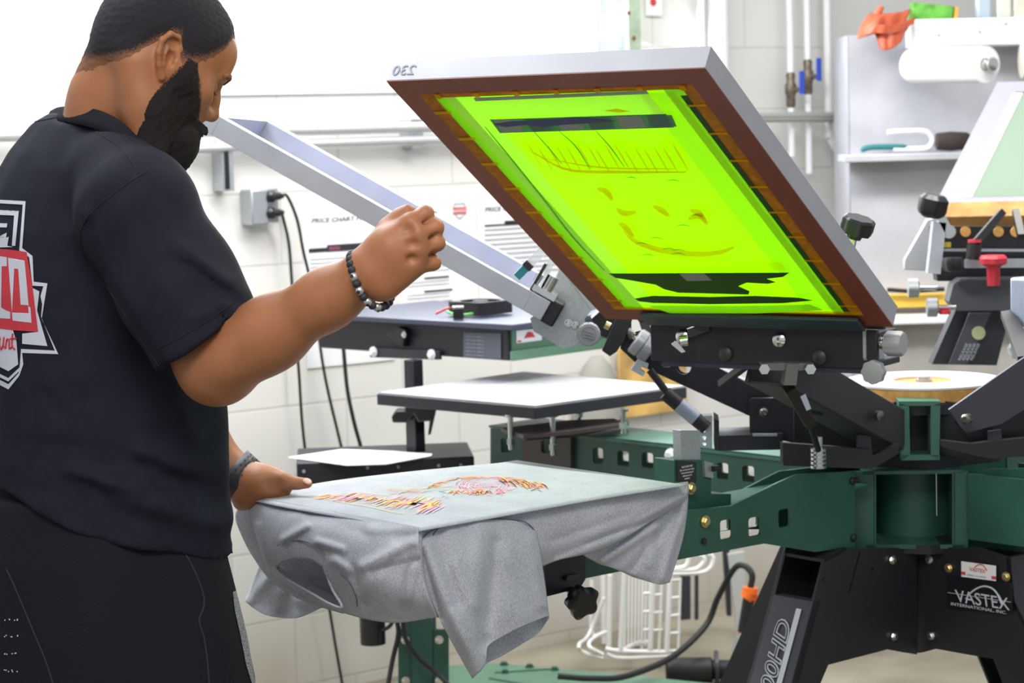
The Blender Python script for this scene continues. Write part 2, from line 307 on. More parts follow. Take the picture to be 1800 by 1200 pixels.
def d2(T, R, o):
    T('PRICE CHART MPS', 672, 384, .013, M['ink'], ws=1.3); badge(o, 808, 370, .026); R(702, 415, 822, 418, M['ink'])
    R(746, 486, 789, 489, M['ink']); R(746, 509, 795, 512, M['ink']); R(746, 529, 795, 532, M['ink']); lines(R, 716, 790, (440, 447, 454, 461, 468, 475, 494, 500, 516, 522), 1, M['ink_grey'])
def d3(T, R, o):
    T('PRICE CHART MPS', 852, 372, .013, M['ink'], ws=1.3); R(852, 392, 960, 395, M['ink']); R(887, 386, 960, 392, M['ink'])
    lines(R, 852, 985, [399+8.6*k for k in range(10)], 2.4, M['ink_grey'])
poster('white price chart sheet nearest the outlet, with a black and pink table heading', 536, 352, 690, 640, d1)
poster('white price chart sheet with a red shield badge in its corner', 702, 340, 838, 560, d2)
poster('white price chart sheet with a full ruled table, partly behind the green screen', 844, 335, 1010, 590, d3)
# ---------------------------------------------------------------- wash booth at the right
BY = 7.15
def bq(x, y, dy=0.): return py(x, y, BY+dy)
M['booth'] = mat('frosted_white_panel', (.47, .47, .51), .5, noise=.12, nscale=5)
M['booth_low'] = mat('stained_white_panel', (.36, .34, .32), .6, noise=.25, nscale=4)
a = bq(1492, 62); b_ = bq(1900, 62); zsh = bq(1590, 275)[2]; zlow = bq(1600, 556)[2]
o = thing('washout_booth', 'white plastic screen washout booth with a shelf standing against the right wall', 'booth', ((a[0]+b_[0])/2, BY, 0))
ztop = a[2]; wB = b_[0]-a[0]; cx = (a[0]+b_[0])/2
obj('back_panel', MB().box((cx, BY+.012, (ztop+zlow)/2), (wB, .02, ztop-zlow)), M['booth'], o)
obj('lower_panel', MB().box((cx, BY+.0, zlow/2), (wB, .04, zlow)), M['booth_low'], o)
obj('side_panel', MB().box((a[0]+.01, BY+.18, ztop/2), (.02, .34, ztop)), M['booth'], o)
obj('shelf', MB().box((cx-.02, BY-.07, zsh), (wB+.04, .14, .022)), M['booth'], o, bevel=.003)
zt = bq(1700, 85)[2]; xl = bq(1592, 60)[0]
obj('top_hood', MB().box(((xl+b_[0])/2, BY-.06, zt+.045), (b_[0]-xl, .16, .085)), M['pvc'], o, bevel=.006)
obj('ledge', MB().box((cx, BY-.05, zlow-.002), (wB, .1, .028)), M['pvc'], o, bevel=.003)
for (x, y) in ((1650, 62), (1722, 56), (1768, 42)):
    c = bq(x, y, -.141); obj('screw', MB().cyl(c, c-A([0, .003, 0]), .004, 10), M['plastic_grey'], o)
# paper roll + second roll
c1 = bq(1606, 115, -.12); c2 = bq(1732, 113, -.42); 
o = thing('paper_roll', 'large white paper roll on a steel spindle below the booth hood', 'roll', c1)
ax = nrm(c2-c1); R_ = .054; obj('roll', MB().lathe([(.018, 0), (R_, .0), (R_, np.linalg.norm(c2-c1)), (.018, np.linalg.norm(c2-c1)), (.018, np.linalg.norm(c2-c1)-.02)], c1, ax, 40), M['paper'], o)
e = c2; obj('spindle', MB().lathe([(.016, -.03), (.016, .012), (.009, .016), (.009, .03), (.02, .03), (.02, .036), (.007, .04)], e, ax, 18), M['chrome'], o)
c3 = bq(1796, 106, -.16); o = thing('paper_roll', 'cream paper roll at the right edge beside the large one', 'roll', c3)
obj('roll', MB().lathe([(.03, 0), (.055, .0), (.055, .25)], c3, (1, 0, 0), 32), mat('cream_paper', (.75, .7, .62), .6), o)
M['yellow'] = mat('yellow_tape', (.8, .5, .07), .5)
o = tag(obj('caution_strip', MB().box((bq(1610, 528)[0], BY-.03, bq(1610, 526)[2]), (.3, .05, .042)), M['yellow'], bevel=.004), 'yellow strip lying on the booth ledge behind the tilted screen', 'strip')
o = tag(obj('rubber_hose', MB().tube([bq(1560, 509, -.08), bq(1600, 512, -.08), bq(1660, 508, -.08)], .007, 10), M['rubber']), 'black hose lying along the top of the yellow strip', 'hose')
# rubber gloves
t = thing('rubber_gloves', 'crumpled orange rubber gloves hanging over the top corner of the washout booth', 'gloves', bq(1560, 60, -.05)); M['glove'] = mat('orange_rubber', (.5, .09, .035), .5, bump=.2, bscale=60)
def glove_patch(name, rows):
    P = patch([[bq(x, y, d) for x, y, d in r] for r in rows], 22, 16); w = .004*np.sin(np.arange(22)*1.1)[None, :, None]*A([0, 1, 0]); obj(name, MB().grid(P+w), M['glove'], t, solid=.004, smooth=60)
glove_patch('glove', [[(1508, 68, -.16), (1530, 62, -.2), (1560, 50, -.18), (1590, 38, -.15)], [(1515, 45, -.12), (1535, 38, -.19), (1560, 32, -.17), (1598, 25, -.12)], [(1530, 24, -.06), (1545, 26, -.11), (1575, 24, -.12), (1600, 18, -.08)]])
glove_patch('glove', [[(1546, 86, -.2), (1560, 88, -.21), (1578, 78, -.2), (1590, 60, -.17)], [(1540, 66, -.19), (1560, 62, -.2), (1580, 55, -.2), (1600, 42, -.15)], [(1536, 56, -.14), (1560, 48, -.16), (1590, 38, -.15), (1608, 34, -.1)]])
glove_patch('glove', [[(1512, 64, -.18), (1540, 58, -.22), (1570, 58, -.22), (1606, 42, -.17)], [(1520, 54, -.17), (1545, 44, -.23), (1575, 44, -.22), (1608, 30, -.16)]])
obj('thumb', MB().tube([bq(1541, 30, -.1), bq(1546, 18, -.1), bq(1551, 11, -.1)], [.012, .011, .007], 10), M['glove'], t)
# things on the booth top
o = thing('detergent_box', 'green detergent box tilted on top of the washout booth', 'box', bq(1635, 40, -.06))
M['boxgreen'] = mat('printed_green_card', (.10, .34, .04), .5, noise=.35, nscale=30)
c = bq(1636, 24, -.08); ax3 = (nrm((1, 0, -.13)), (0, 1, 0), nrm((.13, 0, 1))); obj('carton', MB().box(c, (.125, .06, .055), ax3), M['boxgreen'], o, bevel=.002)
c = bq(1677, 28, -.08); obj('end_flap', MB().box(c, (.012, .061, .052), ax3), mat('orange_card', (.6, .35, .05), .5), o)
for x, w, cc, lab in ((1728, .042, (.5, .6, .7), 'pale blue labelled bottle on the booth top left of the white one'), (1763, .042, (.75, .8, .68), 'white bottle with a green leaf label on the booth top'), (1795, .05, (.85, .72, .6), 'cream bottle with an orange label at the right end of the booth top')):
    c = bq(x, 33, -.08); o = thing('bottle', lab, 'bottle', c); q = MB().box(c+UP*.035, (w, .04, .09)); obj('body', q, mat('bottle_%d' % x, cc, .35, noise=.2, nscale=50), o, bevel=.006)
    obj('cap', MB().cyl(c+UP*.08, c+UP*.105, .012, 14), M['pvc'], o)
    obj('front_label', MB().box(c+A([0, -.0205, .035]), (w*.75, .002, .055)), mat('lab_%d' % x, tuple(min(1, v*.8) for v in cc), .5), o)
o = tag(obj('tray', MB().box(bq(1735, 35, -.08), (.13, .08, .012)), mat('teal_tray', (.02, .2, .13), .5), bevel=.003), 'thin dark green tray under the bottles on the booth', 'tray')
# shelf items
M['teal'] = mat('teal_plastic', (.01, .16, .17), .35)
o = thing('scrub_brush', 'teal and white looped-handle scrub brush with dark bristles on the booth shelf', 'brush', bq(1600, 266, -.07))
obj('handle', MB().tube(crom([bq(1560, 233, -.08), bq(1590, 231, -.08), bq(1625, 231, -.08), bq(1638, 240, -.08), bq(1638, 252, -.08), bq(1625, 261, -.08), bq(1570, 262, -.08)], 40), .009, 12), M['pvc'], o)
obj('grip', MB().tube(crom([bq(1513, 264, -.08), bq(1530, 259, -.08), bq(1570, 258, -.08), bq(1594, 259, -.08)], 14), [.004]+[.009]*12+[.006], 12), M['teal'], o)
q = MB(); c = bq(1672, 248, -.08); q.lathe([(.012, -.05), (.026, -.045), (.03, 0), (.026, .05), (.02, .058)], c, (1, 0, 0), 24); M['bristle'] = mat('dark_bristles', (.05, .035, .03), .8, bump=.8, bscale=300); obj('bristles', q, M['bristle'], o)
# cardboard / plywood panel on wall behind press and a grey cone in place of a wall shadow
M['ply'] = mat('stained_plywood', (.6, .38, .12), .7, noise=.35, nscale=9)
a = wp(1086, 612, .03); b_ = wp(1206, 720, .03)
o = tag(obj('plywood_board', MB().box((a+b_)/2, (wt(b_)-wt(a), .012, a[2]-b_[2]), (WD, WN, UP)), M['ply'], bevel=.002), 'stained yellow plywood board leaning on the wall behind the white platen', 'board')
M['greycone'] = mat('shadow_grey', (.28, .27, .235), .7)
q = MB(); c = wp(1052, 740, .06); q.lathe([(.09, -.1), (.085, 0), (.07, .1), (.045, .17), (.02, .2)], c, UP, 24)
tag(obj('shadow_cone', q, M['greycone'], smooth=60), 'grey upright cone in place of a shadow on the wall left of the plywood board', 'shadow cone')  # solid grey cone put where the wall only carries a shadow
# ================================================================ screen printing press
H = A([.81, 4.6, 0]); press = thing('screen_printing_press', 'green and black rotary screen printing press with four pallet arms and tilted print heads', 'printing press', (H[0], H[1], 0))
def pt(pxs, P0, ang): return [vp(x, y, P0, ang) for x, y in pxs]
def webplate(name, pxs, P0, ang, th, m, parent, holes=(), bevel=0.):
    """vertical plate standing in the plane through P0 with heading ang"""
    D = hd(ang); P0 = A([P0[0], P0[1], 0]); Nn = A([-D[1], D[0], 0]); Nn = Nn if Nn[1] > 0 else -Nn
    to = lambda x, y: (float(np.dot(vp(x, y, P0, ang)-P0, D)), float(vp(x, y, P0, ang)[2]))
    lo = [to(*p) for p in pxs]; hs = []
    for (x, y, w, h, r) in holes:
        c = to(x, y); k = abs(to(x+w/2, y)[0]-to(x-w/2, y)[0])/2; v = abs(to(x, y+h/2)[1]-to(x, y-h/2)[1])/2
        hs.append(rrect(c[0]-k, c[1]-v, c[0]+k, c[1]+v, min(r, k*.99, v*.99), 4) if r < .5 else [(c[0]+k*math.cos(a), c[1]+v*math.sin(a)) for a in np.linspace(0, 6.283, 20, endpoint=False)])
    q = MB(); plate2([lo]+hs, th, (P0+Nn*th/2, D, UP, Nn), q); return obj(name, q, m, parent, bevel=bevel)
A1 = 221.; A2 = 133.; D1 = hd(A1); D2 = hd(A2)
S1 = A([.656, -.755, 0]); S2 = A([-.731, -.682, 0]); HB = H
# --- pallet arm towards the shirt pallet (near web, far web, floor)
N1 = HB+S1*.085; F1 = HB-S1*.075
arm = webplate('pallet_arm', [(1503, 828), (1400, 834), (1368, 848), (1285, 889), (1200, 898), (1035, 952), (1000, 962), (1000, 1018), (1030, 1016), (1200, 982), (1343, 955), (1433, 970), (1483, 962), (1503, 965)], N1, A1, .006, M['green'], press,
    holes=[(1277, 930, 22, 34, .006), (1327, 925, 22, 33, .006), (1379, 910, 21, 32, .006)])
webplate('arm_far_web', [(1520, 815), (1420, 822), (1370, 828), (1292, 868), (1206, 888), (1150, 900), (1150, 950), (1292, 930), (1520, 930)], F1, A1, .006, M['green'], arm, holes=[(1271, 918, 20, 28, .006), (1322, 912, 20, 28, .006)])
def zat(P): return P[2]
e0 = vp(1503, 850, N1, A1); 
q = MB(); t0 = np.dot(vp(1290, 900, N1, A1)-HB, D1); t1 = .26; zf = vp(1200, 915, N1, A1)[2]-.0
q.box(HB+D1*((t0+1.15)/2)+S1*.005+UP*(zf-.004), ((1.15-t0), .155, .005), (D1, S1, UP)); q.box(HB+D1*((t0+t1)/2+.02)+S1*.005+UP*(zf-.002), ((t0-t1+.1), .155, .005), (D1, S1, UP)); obj('arm_floor', q, M['green'], arm)
for (x, y) in ((1498, 845), (1500, 945)): c = vp(x, y, N1+S1*.001, A1); obj('bolt', MB().lathe([(.0075, 0), (.0075, .003), (.004, .006)], c, S1, 16), M['plastic'], arm)
c = vp(1239, 916, N1+S1*.001, A1); obj('bolt', bolt(MB(), c, S1, .0085, .007), M['brass'], arm)
c = vp(1237, 951, N1+S1*.001, A1); obj('bolt', MB().cyl(c, c+S1*.003, .006, 14), M['plastic'], arm)
# upright registration stop of arm 1 with alu blade and black notice
def st(x, y, o=0.): return vp(x, y, HB+S1*(.03+o), A1)
stop = webplate('registration_stop', [(1185, 808), (1236, 808), (1250, 816), (1250, 868), (1285, 868), (1285, 890), (1240, 895), (1185, 905)], HB+S1*.04, A1, .05, M['green'], press, bevel=.002)
webplate('stop_blade', [(1196, 756), (1230, 756), (1232, 820), (1198, 818)], HB+S1*.035, A1, .02, M['galv'], press, bevel=.001)
nb = webplate('notice_plate', [(1191, 809), (1224, 812), (1224, 848), (1191, 845)], HB+S1*.044, A1, .002, M['ink'], stop)
for i, s_ in enumerate(('FACTORY SET', 'Do not loosen bolts.', 'Consult factory if', 'adjustment is', 'needed')):
    c = vp(1208, 821+i*5.2, HB+S1*.0455, A1); obj('notice_text', text(MB(), s_, (c, -D1, UP, S1), .0032, .0001, align='CENTER'), M['paper'], nb)
webplate('stop_bracket', [(1238, 810), (1254, 814), (1254, 840), (1240, 838)], HB+S1*.046, A1, .012, M['alu'], stop)
c = vp(1253, 824, HB+S1*.05, A1); obj('set_screw', MB().cyl(c, c-D1*.015, .0055, 12), M['plastic'], stop)
c = vp(1214, 858, HB+S1*.05, A1); obj('bolt', bolt(MB(), c, S1, .0085, .007), M['brass'], stop)
# --- arm 2 (towards the bare white pallet)
N2 = HB+S2*.085; F2 = HB-S2*.085
arm2 = webplate('pallet_arm', [(862, 752), (1000, 762), (1200, 782), (1460, 812), (1460, 880), (1200, 880), (1000, 872), (862, 870)], N2, A2, .006, M['green'], press,
    holes=[(888, 783, 15, 26, .006), (959, 785, 16, 26, .006), (1051, 801, 18, 28, .006), (1095, 806, 20, 27, .006), (1138, 809, 20, 27, .006), (1270, 828, 20, 29, .006), (1315, 833, 21, 29, .006)])
ptop = vp(1000, 762, N2, A2)[2]; ta = np.dot(vp(862, 800, N2, A2)-HB, D2)
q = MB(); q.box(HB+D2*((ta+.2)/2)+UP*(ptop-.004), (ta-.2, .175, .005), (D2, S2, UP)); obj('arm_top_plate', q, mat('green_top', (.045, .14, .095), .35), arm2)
webplate('arm_far_web', [(870, 750), (1000, 752), (1200, 768), (1460, 795), (1460, 860), (1200, 862), (1000, 858), (870, 855)], F2, A2, .006, M['green'], arm2, holes=[(1057, 792, 17, 26, .006), (1101, 797, 17, 26, .006), (1144, 800, 17, 26, .006), (1276, 818, 17, 26, .006), (1321, 823, 17, 26, .006)])
webplate('sleeve_bracket', [(920, 748), (1003, 760), (1003, 868), (920, 864)], N2+S2*.012, A2, .01, mat('brown_steel', (.075, .06, .06), .5), arm2, holes=[(959, 785, 16, 22, .006)])
c = vp(1180, 800, N2+S2*.002, A2); obj('bolt', bolt(MB(), c, S2, .012, .01), M['paper'], arm2)
# other two arms (toward camera right and back right, mostly out of view)
for aa, SS in ((A2+180, S2), (A1+180, S1)):
    Dd = hd(aa); q = MB(); zc = .835
    for s_ in (-.085, .085): q.box(HB+Dd*.65+SS*s_+UP*zc, (.9, .006, .13), (Dd, SS, UP))
    q.box(HB+Dd*.65+UP*(zc-.06), (.9, .17, .006), (Dd, SS, UP)); a_ = obj('pallet_arm', q, M['green'], press)
# --- green hub box
fang = 266.; fd = hd(fang); ft = A([-fd[1], fd[0], 0])
hz0, hz1 = py(1600, 964, 4.42)[2], py(1600, 829, 4.42)[2]
def fpx(x, y, o=0.): return vp(x, y, H+fd*(.19+o), fang+90)
q = MB(); 
for x0, x1 in ((1500, 1536), (1674, 1702)):
    q.prism([fpx(x0, 829), fpx(x1, 828), fpx(x1, 964), fpx(x0, 965)], -fd*.012)
obj('hub_front_flange', q, M['green'], press)
q = MB(); q.prism([fpx(1516, 828), fpx(1692, 826), fpx(1692, 832), fpx(1516, 834)], -fd*.3); q.prism([fpx(1521, 957), fpx(1694, 957), fpx(1694, 964), fpx(1524, 965)], -fd*.3); obj('hub_plates', q, M['green'], press)
c = H+UP*hz0; obj('hub_drum', MB().cyl(H+fd*.02+UP*hz0, H+fd*.02+UP*hz1, .085, 40), M['green'], press)
q = MB()
for (x, z0_) in ((1537, 0), (1676, 0)): q.prism([fpx(x, 832), fpx(x+3, 832), fpx(x+3, 962), fpx(x, 962)], -fd*.14)
obj('hub_gusset', q, M['green'], press)
for (x, y) in ((1709, 841), (1711, 942), (1505, 845)):
    c = fpx(x, y, .004); obj('bolt', MB().lathe([(.0085, 0), (.0085, .004), (.004, .007)], c, fd, 16), M['plastic'], press)
NR = HB+S2*(.085)  # near web of right arm already made; face plate right of hub
webplate('arm_root_plate', [(1694, 828), (1740, 824), (1830, 822), (1830, 975), (1740, 962), (1694, 964)], H+fd*.185-ft*.0+A([.1, 0, 0]), A2+180, .006, M['green'], press)
obj('hub_rod', MB().cyl(fpx(1646, 830, -.03), fpx(1647, 906, -.03), .002, 8), M['chrome'], press)
# --- black pedestal with sloped legs
Pc = A([.800, 4.455, 0])
ped = webplate('pedestal_leg', [(1612, 963), (1612, 1150), (1587, 1146), (1560, 1141), (1456, 1168), (1440, 1206), (1300, 1580), (1255, 1580), (1392, 1200), (1430, 1057), (1449, 983), (1487, 964)], Pc, A1, .006, M['black'], press, holes=[(1449, 1018, 6, 8, .9), (1534, 1000, 4, 5, .9)])
# leg end channel
LT = hd(A1); off = -S1*.098
def legp(x, y, dpt=0.): return vp(x, y, Pc, A1)+off*dpt
R = [(1449, 983), (1430, 1057), (1392, 1200), (1268, 1580)]
Rp = [legp(x, y) for x, y in R]
lm = MB(); lm.prism([Rp[1]+LT*.003, Rp[2]+LT*.003, Rp[3]+LT*.003, Rp[3]-LT*.02, Rp[2]-LT*.02, Rp[1]-LT*.02], off)
obj('leg_face', lm, mat('dark_violet_grey', (.045, .045, .06), .45), ped)
lm = MB(); back = [p+off for p in ([legp(1487, 964), Rp[0], Rp[1], Rp[2], Rp[3], legp(1300, 1580), legp(1440, 1206), legp(1456, 1168), legp(1560, 1141), legp(1606, 1148), legp(1606, 963)])]
lm.prism([p-S1*.05-LT*.05 if 1 <= i_ <= 4 else p-S1*.05 for i_, p in enumerate(back)], S1*.006); lm.prism(back, -S1*.006); obj('leg_far_web', lm, M['black'], ped)
lm = MB(); lm.prism([legp(1487, 964), Rp[0], Rp[0]-UP*.006, legp(1487, 970)], off); lm.prism([Rp[0]-LT*.1, Rp[0]-LT*.106, Rp[1]-LT*.106, Rp[1]-LT*.1], off); obj('leg_cap', lm, M['black'], ped)
c = Rp[0]+off*.86-UP*.035-LT*.01; 
# lettering on the leg face
nvec = nrm(np.cross(Rp[2]-Rp[1], off)); nvec = nvec if nvec[1] < 0 else -nvec
upv = nrm(Rp[1]-Rp[2]); side = nrm(off)
tO = Rp[1]-upv*.245+off*.35+nvec*.0035+LT*.003
lg = text(MB(), '2000HD', (tO, upv, side, nvec), .036, .0004, shear=.3, wscale=1.12, outline=.0016); obj('leg_lettering', lg, M['silver_print'], ped)
lg = text(MB(), '2000HD', (tO+nvec*.0012, upv, side, nvec), .036, .0003, shear=.3, wscale=1.12, outline=-.0008); obj('leg_lettering_inner', lg, M['ink'], ped)
bq_ = MB(); bq_.prism([Rp[1]+LT*.003+nvec*.002+off*f_-upv*u_ for f_, u_ in ((.2, .33), (.33, .33), (.33, .018), (.2, .018))], nvec*.0006); obj('leg_stripe', bq_, M['silver_print'], ped)
# right leg
Pr = Pc; AR = A2+180; SR = A([-.731, -.682, 0])
ped2 = webplate('pedestal_leg', [(1608, 963), (1608, 1148), (1623, 1146), (1645, 1140), (1746, 1158), (1762, 1200), (1890, 1560), (1960, 1560), (1830, 1150), (1783, 1056), (1776, 980), (1720, 962)], Pr, AR, .006, M['black'], press)
q = MB(); rr = [vp(x, y, Pr, AR) for x, y in ((1776, 980), (1783, 1056), (1830, 1150), (1960, 1560), (1890, 1560), (1762, 1200), (1746, 1158), (1645, 1140), (1608, 1148), (1608, 963))]
q.prism([p-SR*.16 for p in rr], SR*.006); obj('leg_far_web', q, M['black'], ped2)
q = MB(); q.prism([rr[0], rr[1], rr[2], rr[3], rr[3]-hd(AR)*.01, rr[2]-hd(AR)*.01, rr[1]-hd(AR)*.01, rr[0]-hd(AR)*.01], -SR*.16); obj('leg_face', q, M['black'], ped2)
# flanges, bolts
q = MB(); q.bar(Pc+A([0, .012, 0])+UP*.531, Pc+A([0, .012, 0])+UP*.755, .03, .012); obj('corner_seam', q, M['black2'], press)
for (x, y) in ((1568, 984), (1571, 1118)): c = vp(x, y, Pc+S1*.001, A1); obj('bolt', bolt(MB(), c, S1, .007, .006), M['chrome'], press)
for (x, y) in ((1634, 983), (1637, 1117)): c = vp(x, y, Pr+SR*.001, AR); obj('bolt', bolt(MB(), c, -A([.731, .682, 0]), .007, .006), M['chrome'], press)
for (x, y) in ((1668, 998), (1769, 1013)): c = vp(x, y, Pr+SR*.001, AR); obj('bolt', bolt(MB(), c, SR, .007, .006), M['brass'], press)
for aa, SS in ((A2, S2), (A1+180, S1)):   # the two rear legs
    Dd = hd(aa); q = MB()
    for s_ in (-.08, .08):
        c0 = H+Dd*.05+SS*s_; q.prism([c0+UP*.755, c0+Dd*.2+UP*.755, c0+Dd*.62, c0+Dd*.5, c0+Dd*.22+UP*.5, c0+UP*.53], SS*.006)
    q.prism([H+Dd*.25-SS*.08+UP*.755, H+Dd*.67-SS*.08, H+Dd*.65-SS*.08, H+Dd*.23-SS*.08+UP*.755], SS*.16); obj('pedestal_leg', q, M['black'], press)
obj('pedestal_top', MB().lathe([(.2, .74), (.2, .758)], H, UP, 8), M['black'], press)
# maker's plates on the right leg
def decal(name, x0, y0, x1, y1, skew, m, lift):
    P_ = Pr+SR*lift; q = MB(); q.prism([vp(x0, y0, P_, AR), vp(x1, y0+skew, P_, AR), vp(x1, y1+skew, P_, AR), vp(x0, y1, P_, AR)], SR*.0006); return obj(name, q, m, press)
Dr = hd(AR)
pl = decal('maker_plate', 1664, 1012, 1780, 1066, 12, mat('gloss_black', (.01, .01, .014), .25), .0072)
def tx(parent, s, x, y, h, m, nm, ws=1., sh=0.):
    c = vp(x, y, Pr+SR*.0085, AR); return obj(nm, text(MB(), s, (c, Dr, UP, SR), h, .0003, shear=sh, wscale=ws), m, parent)
tx(pl, 'VASTEX', 1681, 1057, .0245, M['silver_print'], 'plate_lettering', 1.02, -.15)
tx(pl, 'INTERNATIONAL, INC.', 1671, 1063, .006, M['silver_print'], 'plate_lettering', 1.52, 0)
arc = [vp(x, y, Pr+SR*.009, AR) for x, y in ((1697, 1052), (1706, 1042), (1717, 1034), (1730, 1030), (1744, 1034), (1754, 1045), (1762, 1062))]
obj('plate_arc', MB().tube(crom(arc, 24), [.0008]*4+[.0018]*16+[.0026]*4, 6), M['silver_print'], pl)
obj('plate_line', MB().bar(vp(1666, 1041, Pr+SR*.009, AR), vp(1777, 1058, Pr+SR*.009, AR), .0008, .0008), M['silver_print'], pl)
pl = decal('safety_label', 1690, 986, 1751, 1013, 8, M['paper'], .0072)
tx(pl, 'VASTEX', 1704, 1003, .0075, M['red_ink'], 'label_text', 1., 0); tx(pl, 'SERIAL V2-102752', 1700, 1011, .0032, M['ink_grey'], 'label_text', 1.3)
for x0, x1, y in ((1690, 1697, 1004), (1743, 1751, 1012)):
    q = MB(); q.prism([vp(x0, y, Pr+SR*.009, AR), vp(x1, y+1, Pr+SR*.009, AR), vp(x1, y+6, Pr+SR*.009, AR), vp(x0, y+5, Pr+SR*.009, AR)], SR*.0004); obj('label_block', q, M['red_ink'], pl)
arc = [vp(x, y, Pr+SR*.009, AR) for x, y in ((1713, 997), (1720, 992), (1728, 993), (1735, 1003))]
obj('label_arc', MB().tube(crom(arc, 12), .0009, 6), M['red_ink'], pl)
# --- pallet under the shirt
O1 = A([-.295, 3.565, 1.0]); PA = nrm([.763, .647, 0]); PB = nrm([.647, -.763, 0])
q = MB(); q.box(O1+PA*.285-UP*.012, (.555, .405, .018), (PA, PB, UP)); obj('pallet', q, M['black2'], press, bevel=.004)
q = MB(); q.box(O1+PA*.33-UP*.035, (.42, .07, .03), (PA, PB, UP)); q.box(O1+PA*.5-UP*.06, (.2, .09, .05), (PA, PB, UP)); obj('pallet_bracket', q, M['black'], press)
# black clamp block + knob showing below the shirt
kb = HB+S1*.095
cl = webplate('pallet_clamp', [(957, 985), (1029, 972), (1029, 1018), (1020, 1033), (962, 1048)], kb, A1, .05, M['black'], press)
webplate('clamp_pin', [(997, 1012), (1018, 1008), (1020, 1014), (1002, 1022), (996, 1020)], kb+S1*.008, A1, .006, M['black2'], cl)
k0 = vp(1003, 1036, kb-S1*.01, A1); k1 = vp(1010, 1046, kb+S1*.03, A1)
obj('knob_stud', MB().cyl(k0, k1, .008, 14), M['black2'], cl)
ka = nrm(vp(1022, 1066, kb+S1*.04, A1)-k0+S1*.03); q = MB(); q.lathe([(.011, 0), (.014, .012), (.02, .016), (.027, .024), (.028, .038), (.022, .044)], k1-ka*.004, ka, 40, mod=lambda t: 1+.13*np.cos(5*t)); obj('star_knob', q, M['plastic'], cl)
# --- bare white pallet on arm 2
Z2 = .98; qd = [pz(x, y, Z2) for x, y in ((940, 714), (1207, 678), (920, 653), (662, 690))]
q = MB(); q.prism([p-UP*.003 for p in qd], -UP*.026); pal = obj('pallet', q, M['black2'], press, bevel=.002)
cen = sum(qd)/4; q = MB(); q.prism([cen+(p-cen)*.985-UP*.004 for p in qd], UP*.005); M['platen'] = mat('worn_white_laminate', (.50, .52, .55), .3, noise=.1, nscale=3); obj('pallet_surface', q, M['platen'], pal)
for (x, y0_, y1_) in ((897, 728, 790), (971, 728, 800), (1095, 718, 762), (1017, 722, 742)):
    c = py(x, y0_, 5.06 if x != 1017 else 5.3); z1 = py(x, y1_, c[1])[2]
    q = MB(); q.cyl(c, (c[0], c[1], z1), .0065, 12); q.cyl((c[0], c[1], c[2]-.0), (c[0], c[1], c[2]-.006), .013, 12); q.cyl((c[0], c[1], z1+.025), (c[0], c[1], z1+.012), .011, 6); obj('levelling_bolt', q, M['chrome'], pal)
for k, (pa_, w_) in enumerate(([[(880, 752), (1000, 738), (1080, 735), (1096, 745), (1000, 758), (920, 765)], .01], [[(925, 768), (1010, 762), (1105, 742), (1100, 736), (1000, 748), (925, 757)], .01])):
    P_ = [pz(x, y, .915-.012*k) for x, y in pa_]; q = MB(); q.prism(P_, -UP*.008); obj('support_rail', q, mat('brown_steel', (.075, .06, .06), .5), pal)
# --- white topped tray disc
zd = 1.062; dc = A([.835, 4.6, zd]); disc = thing('round_tray', 'round tray with a white top and plywood edge on top of the press hub', 'tray', dc-UP*.025)
Rd = .158
q = MB(); plate2([circ(0, 0, Rd, 72), circ(0, 0, .062, 48)], .004, (dc-UP*.001, A([1, 0, 0]), A([0, 1, 0]), UP), q); obj('white_top', q, mat('white_laminate', (.72, .72, .71), .45), disc)
q = MB(); q.lathe([(.0, -.028), (Rd-.0015, -.028), (Rd-.0015, -.0035), (.0, -.0035)], dc, UP, 72); obj('plywood_core', q, M['wood'], disc)
q = MB(); q.cyl(dc-UP*.004, dc+UP*.002, .017, 24); q.lathe([(.013, .0), (.013, .008), (.01, .01)], dc, UP, 6); obj('centre_bolt', q, M['galv'], disc)
# --- upper carousel hub: green centre bracket, black plates
zc0, zc1 = py(1616, 806, 4.46)[2], py(1616, 706, 4.46)[2]
def g(x, y, o=0.): return vp(x, y, H+fd*(.205+o), fang+90)
q = MB(); q.prism([g(1580, 708), g(1598, 714), g(1600, 800), g(1586, 808)], -fd*.05); q.prism([g(1636, 714), g(1653, 708), g(1651, 808), g(1636, 800)], -fd*.05); q.prism([g(1580, 705), g(1653, 705), g(1653, 713), g(1580, 713)], -fd*.06); q.prism([g(1585, 799), g(1652, 799), g(1652, 808), g(1585, 809)], -fd*.06)
obj('centre_bracket', q, mat('centre_green', (.05, .16, .11), .4), press)
q = MB(); q.cyl(H+UP*.9, H+UP*(zd-.03), .075, 36); q.cyl(H+UP*(zd-.05), H+UP*(zd-.03), .17, 40); obj('centre_spindle', q, M['black2'], press)
q = MB(); q.cyl(H+UP*.905, H+UP*.93, .185, 6); obj('head_ring', q, M['black'], press)
def ear(name, pxs, P0, ang, th=.006, m=None, holes=(), parent=press): return webplate(name, pxs, P0, ang, th, m or M['black'], parent, holes=holes)
E1 = H+fd*.16+A([-.07, 0, 0]); 
ear('head_bracket', [(1540, 742), (1548, 718), (1582, 703), (1582, 800), (1532, 822), (1527, 800)], E1, 200+180)
ear('head_bracket', [(1653, 703), (1698, 712), (1707, 730), (1708, 780), (1760, 790), (1745, 812), (1653, 798)], H+fd*.16+A([.06, 0, 0]), 160)
for (x, y, P_, a_) in ((1561, 738, E1, 20), (1686, 738, H+fd*.16+A([.06, 0, 0]), -20)):
    c = vp(x, y, P_-A([0, .004, 0]), a_); obj('pivot_bolt', MB().lathe([(.009, 0), (.009, .002), (.0065, .006), (.003, .008)], c, (0, -1, 0), 20), M['chrome'], press)
